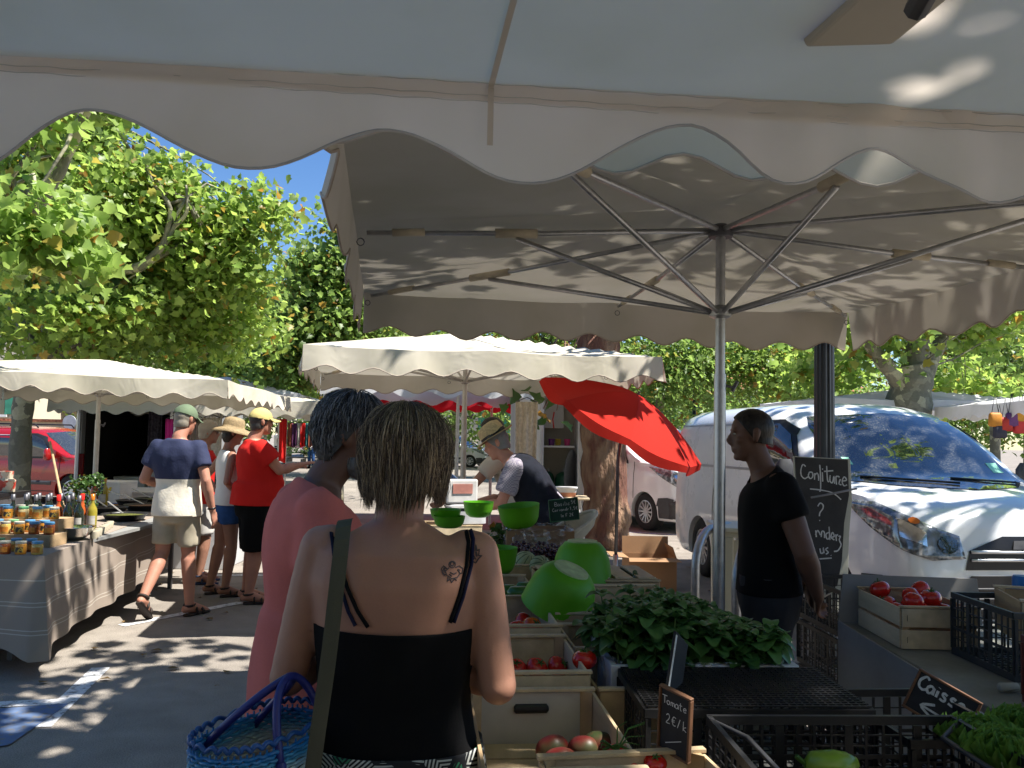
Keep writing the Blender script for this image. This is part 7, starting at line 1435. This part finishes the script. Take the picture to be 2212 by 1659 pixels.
p=P(158,1168,6.35); t=thing('mixing_bowl','wide shiny steel bowl at the table edge right of the jars','bowl',(p.x,p.y,.754)); b=MB(WM[t.name]); b.lathe([(.001,.0),(.06,0),(.11,.035),(.14,.09),(.150,.094),(.150,.097),(.136,.093),(.105,.04),(.055,.006),(.001,.005)],36,cap=False); b.build('shell',pm('polished_steel',(.7,.68,.65),.12,1,.03,5),t,True); b=MB(WM[t.name]); b.lathe([(.001,.055),(.11,.05)],24,cap=False); b.build('contents',pm('spice_mix',(.35,.14,.07),.8,0,.4,60),t)
olive=[pm('olives_%d'%i,c,.4,0,.5,70,1.,80,bdist=.01) for i,c in enumerate(((.10,.11,.02),(.03,.02,.025),(.20,.08,.03)))]
for i,(u,v,r) in enumerate(((270,1112,.19),(235,1098,.17),(315,1092,.20),(330,1078,.19),(285,1082,.16))):
    p=G(u,v,.80); t=thing('serving_pan',['wide black pan of olives nearest the table edge','pan of olives beside the parasol pole','pan of dark olives behind the walking man','farthest pan of olives on the left stall','pan of spread between the olive pans'][i],'pan',(p.x,p.y,.754),0,'olive pans on the left stall'); T=WM[t.name]
    b=MB(T); b.lathe([(.001,0),(r*.8,0),(r,.055),(r*1.06,.058),(r*.97,.05),(r*.78,.01)],32,cap=False); b.build('dish',blackp,t,True,auto=40); b=MB(T); b.lathe([(.001,.052),(r*.6,.048),(r*.95,.040)],28,cap=False); b.build('olives',olive[i%3],t)
    a=g.uniform(2.2,2.9); b=MB(T); b.bar((-.02,0,.06),(.30*math.cos(a),.20*math.sin(a),.15),.018,.004); t2=tag(b.build('serving_tongs',steel),'steel serving tongs resting in the %s'%['nearest olive pan','pan by the pole','pan behind the walking man','farthest pan','pan of spread'][i],'tongs'); 
for i in range(8):
    p=G(203+5*i,1150-3.2*i,.80); t=thing('small_tub','small cream tub in the row beside the steel bowl, %s from the front'%ORD[i],'tub',(p.x,p.y,.754),0,'row of small tubs'); b=MB(WM[t.name]); b.lathe([(.001,0),(.024,0),(.029,.05),(.027,.053),(.001,.05)],14,cap=False); b.build('cup',pm('tub_cream',(.45,.40,.30),.5),t,True,auto=50)
b=MB(); pts=[(tuple(P(185,1055,7.4)),(.12,.10,.14),30)]; tag(leaves('herb_bunch',pts,.045,LF3,None,False,14,.03,5),'bushy dark green herb bunch beside the left parasol pole','herbs')
b=MB(); b.lathe([(.001,0),(.05,0),(.065,.12),(.06,.12),(.001,.11)],18,Mx.Translation((-3.68,7.4,.754)),cap=False); tag(b.build('flower_pot',blackp,None,True,auto=40),'black pot holding the herb bunch','pot')
p=G(80,1100,.755); b=MB(); b.box((p.x,6.95,.85),(.20,.14,.19)); tag(b.build('white_carton',pm('white_card',(.7,.7,.68),.7,0,.05,5),bevel=.003),'bright white carton behind the dark bottles','carton')
b=MB(); b.tube([P(148,1190,6.9)+V((0,0,.12)),P(108,955,8.2)],.012,6); tag(b.build('wooden_pole',wood[1],None,True),'thin bare wooden pole leaning behind the dark bottles','pole')
# small side stand of goods at the far left edge
p=P(8,1060,7.6); t=thing('side_stand','small black stand with a red and cream jar at the left edge','stand',(p.x-.15,p.y,0)); T=WM[t.name]; b=MB(T); b.box((0,0,.98),(.5,.5,.03)); b.build('shelf',blackp,t); 
for x in (-.22,.22): b=MB(T); b.box((x,0,.48),(.03,.4,.965)); b.build('leg',darksteel,t)
b=MB(); b.lathe([(.001,0),(.07,0),(.075,.10),(.05,.12),(.055,.18),(.001,.18)],20,Mx.Translation((p.x+.02,p.y,.997)),cap=False); tag(b.build('gift_jar',pm('red_cream',(.5,.05,.03),.4,0,.2,12,alt=(.6,.52,.4),amix=(.48,.52)),None,True,auto=40),'red and cream patterned jar on the small black stand','jar')
# banana boxes, cartons
ban=pm('banana_card',(.66,.67,.66),.75,0,.05,6); banb=pm('banana_blue',(.03,.12,.45),.7); bany=pm('banana_yellow',(.68,.52,.04),.7)
def bananabox(label,c,rz,k=1,marks=True):
    t=thing('fruit_carton',label,'carton',tuple(c),rz,'white fruit cartons with yellow and blue print'); T=WM[t.name]; w,d,h=.50*k,.38*k,.235*k
    b=MB(T); b.box((0,0,h/2),(w,d,h)); b.build('carton',ban,t,bevel=.004)
    b=MB(T); b.box((0,0,h*.93),(w+.006,d+.006,h*.12)); b.build('lid_edge',ban,t,bevel=.002)
    if marks:
        M=T@Mx.Translation((0,-d/2-.0015,h*.45))@Mx.Rotation(R(90),4,'X')
        b=MB(M); pts=[(-.15,.06),(-.13,.02),(-.09,-.03),(0,-.055),(.09,-.03),(.14,.02),(.155,.075),(.13,.07),(.10,.03),(.05,.005),(-.05,.005),(-.10,.03),(-.13,.065)]; b.prism([(x*k,y*k) for x,y in pts],.0015); b.build('banana_print',bany,t)
        b=MB(M); b.lathe([(.001,.002),(.052*k,.002),(.052*k,.0003)],24,cap=False); b.build('round_print',banb,t); b=MB(M); b.lathe([(.026*k,.003),(.034*k,.003)],20,cap=False); b.build('print_ring',ban,t)
        b=MB(M); b.box((.02,-h*.44,.001),(w*.9,.008,.001)); b.build('stripe',banb,t)
    return t
for i,(u,v,y) in enumerate(((233,1088,9.7),(233,1040,9.7))): c=P(u,v-2,y); bananabox(['lower white fruit carton with yellow bananas and a blue disc, by the left pole','upper white fruit carton with yellow bananas and a blue disc, by the left pole'][i],(c.x,c.y,[.50,.745][i]),R(-4))
b=MB(); b.box((-4.56,9.75,.24),(1.3,.7,.48)); tag(b.build('low_platform',darksteel,bevel=.01),'dark low platform under the white fruit cartons','platform')
c=P(276,1050,9.6); b=MB(); b.box((c.x,c.y,.62),(.24,.26,.24),R(8)); tag(b.build('cardboard_box',pm('orange_card',(.50,.25,.09),.8,0,.12,6),bevel=.003),'sunlit orange-brown cardboard box right of the white fruit cartons','box')
# white wire tray table behind the pans
c=P(300,1075,9.2); t=thing('display_table','white-clothed display table behind the olive pans','table',(-4.0,10.1,0)); b=MB(); b.box((-4.0,10.15,.42),(1.6,.75,.84)); b.build('cloth_skirt',white,t,bevel=.01); b=MB(); b.box((-4.0,10.15,.85),(1.64,.79,.015)); b.build('tabletop',white,t)
# ---------- open van with dark interior ----------
t=thing('open_van','pale van with its rear doors open on a dark interior full of cartons','van',(-5.95,13.6,0)); wv_=paints
def pb(nm,c,d,m,rz=0,bevel=.01,par=t): b=MB(); b.box(c,d,rz); return b.build(nm,m,par,bevel=bevel)
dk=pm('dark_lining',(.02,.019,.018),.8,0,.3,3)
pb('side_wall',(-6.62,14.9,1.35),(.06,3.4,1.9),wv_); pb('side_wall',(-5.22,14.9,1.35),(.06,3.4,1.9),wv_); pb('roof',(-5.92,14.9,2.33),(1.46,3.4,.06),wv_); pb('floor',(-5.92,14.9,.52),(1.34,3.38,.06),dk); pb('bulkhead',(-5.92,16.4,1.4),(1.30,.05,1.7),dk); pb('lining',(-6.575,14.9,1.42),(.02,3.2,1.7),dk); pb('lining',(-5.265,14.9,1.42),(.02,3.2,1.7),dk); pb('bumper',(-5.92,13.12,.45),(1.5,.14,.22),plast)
for x,rz,n_ in ((-6.64,R(64),'rear_door'),(-5.12,R(72),'rear_door')):
    d_=V((math.cos(rz),-abs(math.sin(rz)),0)); c_=V((x,13.2,1.42))+V((d_.x*.33,d_.y*.33,0)); b=MB(); b.box(tuple(c_),(.66,.05,1.72),math.atan2(d_.y,d_.x)); o=b.build(n_,wv_,t,bevel=.02); b=MB(); b.box(tuple(c_+V((0,-.0,.42))),(.50,.06,.62),math.atan2(d_.y,d_.x)); b.build('door_window',glassd,o)
for sx in (-6.6,-5.25):
    wheel(t,Mx(),(sx,14.2,.33),.33,.2,1 if sx>-6 else -1,8)
    b=MB(); b.box((sx+(.02 if sx<-6 else -.02),13.18,1.0),(.10,.04,.34)); b.build('tail_light',pm('tail_red',(.25,.01,.01),.3,coat=.5),t,bevel=.01)
for i,(u,v) in enumerate(((318,1025),(318,1000),(318,975),(285,1020))): c=P(u,v,14.0); bananabox('carton in the dark van, %s'%['bottom of the right stack','middle of the right stack','top of the right stack','beside the right stack'][i],(-5.55 if i<3 else -6.1,14.0,[.56,.80,1.04,.56][i]),0,1,i<3)
clothes=[fabric('magenta_cloth',(.50,.03,.20)),fabric('dusty_pink_cloth',(.42,.30,.28)),fabric('grey_pink_cloth',(.35,.29,.27)),fabric('macrame_cloth',(.52,.47,.38),.2,30),fabric('dark_print_cloth',(.05,.045,.06),.5,30),redf,fabric('rust_knit',(.30,.09,.05)),fabric('plum_knit',(.12,.04,.10)),fabric('cream_knit',(.55,.5,.42)),fabric('teal_knit',(.05,.18,.18))]
def hang(label,u,v,y,w,h,m,name='hanging_cloth',grp='cloths hanging in the far stalls',ht=None):
    p=P(u,v,y); t=thing(name,label,'cloth',(p.x,p.y,p.z),0,grp); b=MB(WM[t.name]); s=u*.37
    b.grid(lambda i,j:V(((i-.5)*w*(1-.08*(1-j)),.03*math.sin(i*9+s)*(1.1-j)+.015*math.sin(i*23+s),-h*(1-j)+.02*math.sin(i*5+s)*(1-j))),18,8); b.build('fabric',m,t,True,solid=.006); b=MB(WM[t.name]); b.tube([(-w*.48,0,.0),(0,0,.05),(w*.48,0,.0)],.006,5); b.build('hanger',darksteel,t); return t
hang('magenta cloth hanging beside the walking man\'s cap',374,905,12.6,.22,.55,clothes[0]); hang('dusty pink panel right of the magenta cloth',402,905,12.9,.24,.75,clothes[1]); hang('grey-pink panel with a patch',428,905,12.9,.20,.78,clothes[2]); hang('lace-like cream panel by the sun hat',458,902,12.7,.26,.62,clothes[3]); hang('dark printed garment hanging in the open van',337,885,13.3,.20,.55,clothes[4]); hang('crimson sheet beside the yellow cap',612,905,18,.16,.9,clothes[5])
hang('cream apron hanging under the white parasol behind the trilby',1138,868,9.4,.24,.70,clothes[3],'hanging_cloth')
for i in range(9): hang(['rust coat, first','plum coat, second','cream coat, third','red coat, fourth','teal coat, fifth','rust coat, sixth','plum coat, seventh','red coat, eighth','dark coat, last'][i]+' on the far clothes rail',628+9*i,914,22.5,.13,.62,clothes[(6,7,8,5,9,6,7,5,4)[i]],'coat','coats on the far clothes rail')
b=MB(); a,e=P(620,908,22.5),P(712,909,22.5); b.tube([V((a.x,a.y,0)),a,e,V((e.x,e.y,0))],.02,6); tag(b.build('clothes_rail',steel,None,True),'steel rail carrying the coats at the far end of the aisle','rail')
# flower bank
b=MB(); p=G(650,1012); t=thing('flower_stand','tiered stand of purple and white flowers at the far end of the aisle','flower stand',(p.x,p.y,0)); 
for k in range(3): pb('tier',(p.x,p.y+.35*k,.25+.2*k),(1.5,.34,.06),darksteel,0,.005,t)
for k in range(3): pb('support',(p.x+(k-1)*.6,p.y+.4,.2),(.06,.8,.4),darksteel,0,.005,t)
leaves('foliage',[((p.x,p.y+.3,.75),(.75,.45,.22),70)],.07,LF3,t,False,14,.05,9)
for nm,cc,sd in (('purple_flowers',(.22,.03,.20),1),('white_flowers',(.7,.68,.66),2),('yellow_flowers',(.6,.45,.03),3)): o=leaves(nm,[((p.x-.3+.25*sd,p.y+.2,.90),(.6,.4,.10),22 if sd==1 else 8)],.045,pm(nm,cc,.7,0,.2,30),t,False,10,.05,sd,-.3)
# ---------- centre back: white food trailer ----------
tr_=thing('food_trailer','white food trailer with its door open on shelves and green gas bottles','trailer',(1.0,13.2,0)); wpan=pm('white_panel',(.74,.74,.73),.45,0,.05,3); beig=pm('beige_panel',(.50,.47,.38),.6,0,.1,3)
Xa,Xb,Xc=P(1112,900,12.6).x,P(1172,900,12.6).x,P(1250,900,12.6).x
def pt_(nm,c,d,m,rz=0,bevel=.006): b=MB(); b.box(c,d,rz); return b.build(nm,m,tr_,bevel=bevel)
pt_('front_panel',((Xa+Xb)/2,12.66,1.42),(Xb-Xa,.05,1.75),wpan); pt_('side_panel',(Xc+.04,13.3,1.42),(.07,1.3,1.75),wpan); pt_('back_panel',((Xb+Xc)/2,13.5,1.42),(Xc-Xb,.05,1.75),beig); pt_('side_panel',(Xb-.02,13.1,1.42),(.04,.8,1.72),beig); pt_('roof',((Xa+Xc)/2+.02,13.2,2.33),(Xc-Xa+.2,1.5,.06),wpan); pt_('floor',((Xa+Xc)/2,13.2,.52),(Xc-Xa+.1,1.4,.06),blackp)
pt_('corner_trim',(Xa-.03,12.63,1.42),(.06,.06,1.78),paints); pt_('corner_trim',(Xb,12.62,1.42),(.05,.06,1.78),paints); pt_('corner_trim',(Xc+.04,12.62,1.42),(.09,.06,1.78),wpan); pt_('shelf',((Xb+Xc)/2,13.2,1.42),(Xc-Xb-.05,.5,.03),wpan); pt_('wall_cabinet',((Xb+Xc)/2-.06,13.38,1.95),(.30,.15,.5),wpan)
for i,x in enumerate((Xb+.12,Xb+.36)):
    q=thing('gas_bottle',['small green gas bottle at the left inside the trailer','larger green gas bottle inside the trailer'][i],'gas bottle',(x,13.1,.56),0,'green gas bottles in the trailer'); b=MB(WM[q.name]); r_=.09 if i==0 else .14; b.lathe([(.001,0),(r_,.0),(r_*1.02,.03),(r_*1.02,.36),(r_*.8,.44),(r_*.3,.48),(.001,.48)],22,cap=False); b.build('cylinder',pm('gas_green',(.015,.09,.045),.35),q,True,auto=50); b=MB(WM[q.name]); b.tube([(0,0,.47),(0,0,.53)],.02,8); b.build('valve',steel,q)
q=thing('round_platter','big round metal platter leaning inside the trailer door','platter',(Xc-.08,12.95,.60)); b=MB(Mx.Translation((Xc-.08,12.95,1.0))@Mx.Rotation(R(90),4,'Y')@Mx.Rotation(R(20),4,'X')); b.lathe([(.001,.01),(.28,.01),(.36,.0),(.38,.015),(.36,.02),(.27,.025),(.001,.02)],32,cap=False); b.build('disc',steel,q,True,auto=30)
for i,(x,m_,n_) in enumerate(((Xb+.16,pm('purple_pack',(.2,.04,.22),.5),'small purple packet on the trailer shelf'),(Xb+.26,pm('yellow_pack',(.5,.36,.03),.5),'small yellow packet on the trailer shelf'),(Xb+.40,pm('pink_pot',(.6,.05,.2),.4),'pink flowerpot on the trailer shelf'))): b=MB(Mx.Translation((x,13.1,1.437))); b.lathe([(.001,0),(.04,0),(.05,.09),(.046,.10),(.001,.09)],14,cap=False); tag(b.build(('packet','packet','flower_pot')[i],m_,None,True,auto=40),n_,('packet','packet','pot')[i])
# folding table with clear box
p=P(1214,1092,11.0); t=thing('folding_table','light folding table with white legs in front of the trailer','table',(p.x,11.0,0)); T=WM[t.name]; b=MB(T); b.box((0,0,.80),(.66,.5,.025)); b.build('tabletop',wood[2],t,bevel=.003)
for sx in (-1,1):
    b=MB(T); b.tube([(sx*.30,-.2,0),(sx*.22,-.2,.785)],.012,6); b.tube([(sx*.30,.2,0),(sx*.22,.2,.785)],.012,6) if 0 else None; b.build('leg',wpan,t); b=MB(T); b.tube([(sx*.30,.2,0),(sx*.22,.2,.785)],.012,6); b.build('leg',wpan,t)
b=MB(T); b.tube([(-.27,-.2,.3),(.27,-.2,.3)],.009,6); b.build('crossbar',wpan,t)
b=MB(Mx.Translation((p.x+.05,11.0,.815))); b.loft([((0,0,0),.12,.08,5),((0,0,.10),.135,.09,5),((0,0,.105),.145,.10,5),((0,0,.12),.145,.10,5)],24); tag(b.build('plastic_box',zramp('clear_box',[(0,(.55,.22,.12)),(.42,(.55,.22,.12)),(.46,(.62,.63,.64)),(1,(.75,.75,.76))],scale=8.,off=-6.5,rough=.3),None,True,auto=40),'clear lidded plastic box with reddish contents on the folding table','box')
b=MB(Mx.Translation((p.x-.22,10.95,.815))); b.lathe([(.001,0),(.03,0),(.032,.10),(.028,.12),(.001,.12)],14,cap=False); tag(b.build('white_mug',wpan,None,True,auto=40),'white mug at the left end of the folding table','mug')
# scales and crates near the trilby man
p=P(1003,1015,6.3); t=thing('weighing_scale','pale weighing scale with a pinkish display behind the woman in black','scale',(p.x,p.y,.94),R(20)); T=WM[t.name]; b=MB(T); b.loft([((0,0,0),.15,.13,5),((0,0,.05),.15,.13,5),((0,.03,.10),.12,.06,5)],20); b.build('base',pm('scale_grey',(.40,.40,.41),.4),t,True,auto=40); b=MB(T); b.box((0,.05,.22),(.24,.04,.18)); o=b.build('display_housing',pm('scale_white',(.62,.60,.58),.4),t,bevel=.015); b=MB(T); b.box((0,.027,.24),(.15,.006,.07)); b.build('display',pm('display_pink',(.5,.22,.18),.3),o); b=MB(T); b.box((0,-.03,.115),(.26,.2,.012)); b.build('weighing_plate',steel,t,bevel=.004)
t=thing('counter_table','dark counter table with crates under the hands of the man in the trilby','table',(-.45,6.4,0)); b=MB(); b.box((-.50,6.45,.80),(1.15,.9,.04)); b.build('tabletop',tabletop,t)
for x in (-1.0,0.0):
    for y in (6.1,6.8): b=MB(); b.bar((x,y,0),(x,y,.78),.04); b.build('leg',darksteel,t)
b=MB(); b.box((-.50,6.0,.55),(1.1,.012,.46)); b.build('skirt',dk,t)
crate('light crate with brown paper under the hands of the man in the trilby',(-.42,6.3,.822),R(10),.40,.30,.10,wood[2],1,None)
crate('flat pale crate in front of the parasol pole behind the basil row',(P(1045,1150,5.2).x,5.2,.80),R(6),.34,.26,.12,wood[2],1,None)
t=thing('stall_table','second trestle table continuing the stall towards the parasol pole','table',(-.12,5.2,0),R(6)); T=WM[t.name]; b=MB(T); b.box((.15,0,.775),(1.1,1.0,.03)); b.build('tabletop',tabletop,t)
for x in (-.3,.6):
    for y in (-.4,.4): b=MB(T); b.bar((x,y,0),(x,y,.76),.03); b.build('leg',darksteel,t)
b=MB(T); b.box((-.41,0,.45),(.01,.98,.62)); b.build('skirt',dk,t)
p=P(985,1075,6.0); b=MB(); b.box((p.x,p.y,.83),(.22,.16,.006)); tag(b.build('notepad',pm('notepad_white',(.7,.7,.72),.7)),'white notepad lying beside the scale','notepad')
# ---------- buildings and street things ----------
plas=pm('cream_render',(.62,.56,.44),.9,0,.10,.8,.1,20); ptile=pm('roof_tile',(.36,.13,.07),.85,0,.3,14,.8,12,stretch=(1,4,1),bdist=.05); shut=pm('green_shutter',(.05,.28,.18),.6); ston=pm('old_render',(.46,.38,.26),.95,0,.3,1.5,.4,12,bdist=.02)
def house(label,x0,x1,y,h,dp,m,roof,wins,rh=1.2,name='house'):
    t=thing(name,label,'house',((x0+x1)/2,y,0)); b=MB(); b.box(((x0+x1)/2,y+dp/2,h/2),(x1-x0,dp,h)); w_=b.build('wall',m,t)
    b=MB(); b.add([(x0-.3,y-.35,h-.02),(x1+.3,y-.35,h-.02),(x1+.3,y+dp+.35,h-.02),(x0-.3,y+dp+.35,h-.02),(x0+.6,y+dp/2,h+rh),(x1-.6,y+dp/2,h+rh)],[(0,1,5,4),(1,2,5),(2,3,4,5),(3,0,4),(3,2,1,0)]); b.build('roof',roof,t)
    for wx,wz,ww,wh in wins:
        b=MB(); b.box((wx,y-.01,wz),(ww,.04,wh)); o=b.build('window',glassd,t); b=MB(); b.box((wx,y-.03,wz-wh/2-.04),(ww+.2,.12,.07)); b.build('sill',wpan,o)
        for s_ in (-1,1): b=MB(); b.box((wx+s_*(ww*.5+.22),y-.035,wz),(.40,.05,wh)); b.build('shutter',shut,o,bevel=.01)
    return t
house('cream house with green shutters behind the red car',-19.5,-14.0,25,7.5,7,plas,ptile,[(-15.2,2.6,.9,1.4),(-17.4,2.6,.9,1.4),(-15.2,5.4,.9,1.4),(-17.4,5.4,.9,1.4)])
house('low outbuilding with a red tiled roof beside the cream house',-15.0,-12.6,27,2.2,4,ston,ptile,[],.9)
t=thing('garden_wall','ochre rendered garden wall behind the round sign','wall',(-13.5,24.5,0)); b=MB(); b.box((-12.2,24.5,.85),(4.6,.3,1.7)); b.build('wall_body',ston,t); b=MB(); b.box((-12.2,24.5,1.74),(4.7,.42,.08)); b.build('coping',ptile,t)
leaves_o=leaves('ivy',[((-10.6,24.3,1.6),(.7,.3,.7),50),((-11.8,24.6,2.4),(1.4,.5,.6),60)],.13,LF,None,False,14,.12,4); tag(leaves_o,'ivy and shrub spilling over the garden wall','shrub')
house('pink-roofed house glimpsed through the trees behind the lamp post',6.0,19.0,46,4.2,8,plas,ptile,[(8,2.5,1,1.4),(11,2.5,1,1.4),(14,2.5,1,1.4)],1.6)
house('pale house beyond the middle of the market',-12,2.0,50,4.0,8,plas,ptile,[(-9,2.4,1,1.4),(-5,2.4,1,1.4),(-1,2.4,1,1.4)],1.4)
p=P(152,912,21.); t=thing('round_sign','back of a round traffic sign on a grey post near the garden wall','sign',(p.x,p.y,0)); b=MB(); b.tube([(p.x,p.y,0),(p.x,p.y,p.z+.1)],.03,8); b.build('post',steel,t,True); M=Mx.Translation((p.x,p.y-.04,p.z))@Mx.Rotation(R(90),4,'X'); b=MB(M); b.lathe([(.001,.01),(.165,.01),(.17,0),(.165,-.01),(.001,-.01)],28,cap=False); b.build('disc',pm('sign_back',(.42,.45,.50),.5,.3),t,True,auto=30); b=MB(); b.box((p.x,p.y-.05,p.z-.28),(.34,.02,.09)); b.build('sub_plate',MATS['sign_back'],t,bevel=.005)
p=P(1500,800,31.); t=thing('street_lamp','old-fashioned lantern street lamp between the trees and the van roof','street lamp',(p.x,p.y,0)); b=MB(Mx.Translation((p.x,p.y,0))); z=p.z; b.tube([(0,0,0),(0,0,z-.25)],[.09,.05],10); b.build('post',MATS['post_paint'],t,True); b=MB(Mx.Translation((p.x,p.y,0))); b.lathe([(.05,z-.28),(.12,z-.20),(.20,z+.18),(.24,z+.2),(.10,z+.36),(.03,z+.40),(.03,z+.46),(.001,z+.47)],8,cap=False); b.build('lantern',MATS['post_paint'],t)
# bags hanging under the right-hand parasol
for i,(u,v,cc) in enumerate(((2150,905,(.50,.20,.02)),(2172,915,(.42,.03,.02)),(2186,905,(.12,.04,.16)),(2203,920,(.45,.03,.03)),(2206,895,(.5,.25,.03)),(2160,930,(.03,.03,.05)))):
    p=P(u,v,12.2); t=thing('hanging_bag',['orange bag hanging leftmost under the far right parasol','red bag below the orange one','purple round bag in the middle of the hanging bags','red bag at the right edge','small orange bag at the top right edge','black bag lowest of the hanging bags'][i],'bag',tuple(p),0,'bags hanging under the far right parasol'); b=MB(); b.loft([(p-V((0,0,.11)),.07,.03,4),(p-V((0,0,.09)),.095,.045,4),(p+V((0,0,.06)),.085,.04,4),(p+V((0,0,.09)),.07,.015,4)],16); b.build('pouch',pm('bag_%d'%i,cc,.6,0,.15,9),t,True); b=MB(); b.tube([p+V((-.05,0,.08)),p+V((0,0,.36)),p+V((.05,0,.08))],.006,5); b.build('bag_strap',dark,t)
# unseen tarpaulin added behind the viewer to keep skylight off the foreground
b=MB(); b.grid(lambda i,j:V((-4.6+9.6*i,-2.9+.05*math.sin(i*40),.08+2.15*j)),90,6); tag(b.build('shade_curtain',fabric('green_tarpaulin',(.035,.06,.045)),None,True,solid=.004),'dark green tarpaulin added unseen behind the viewer to darken the foreground','curtain')
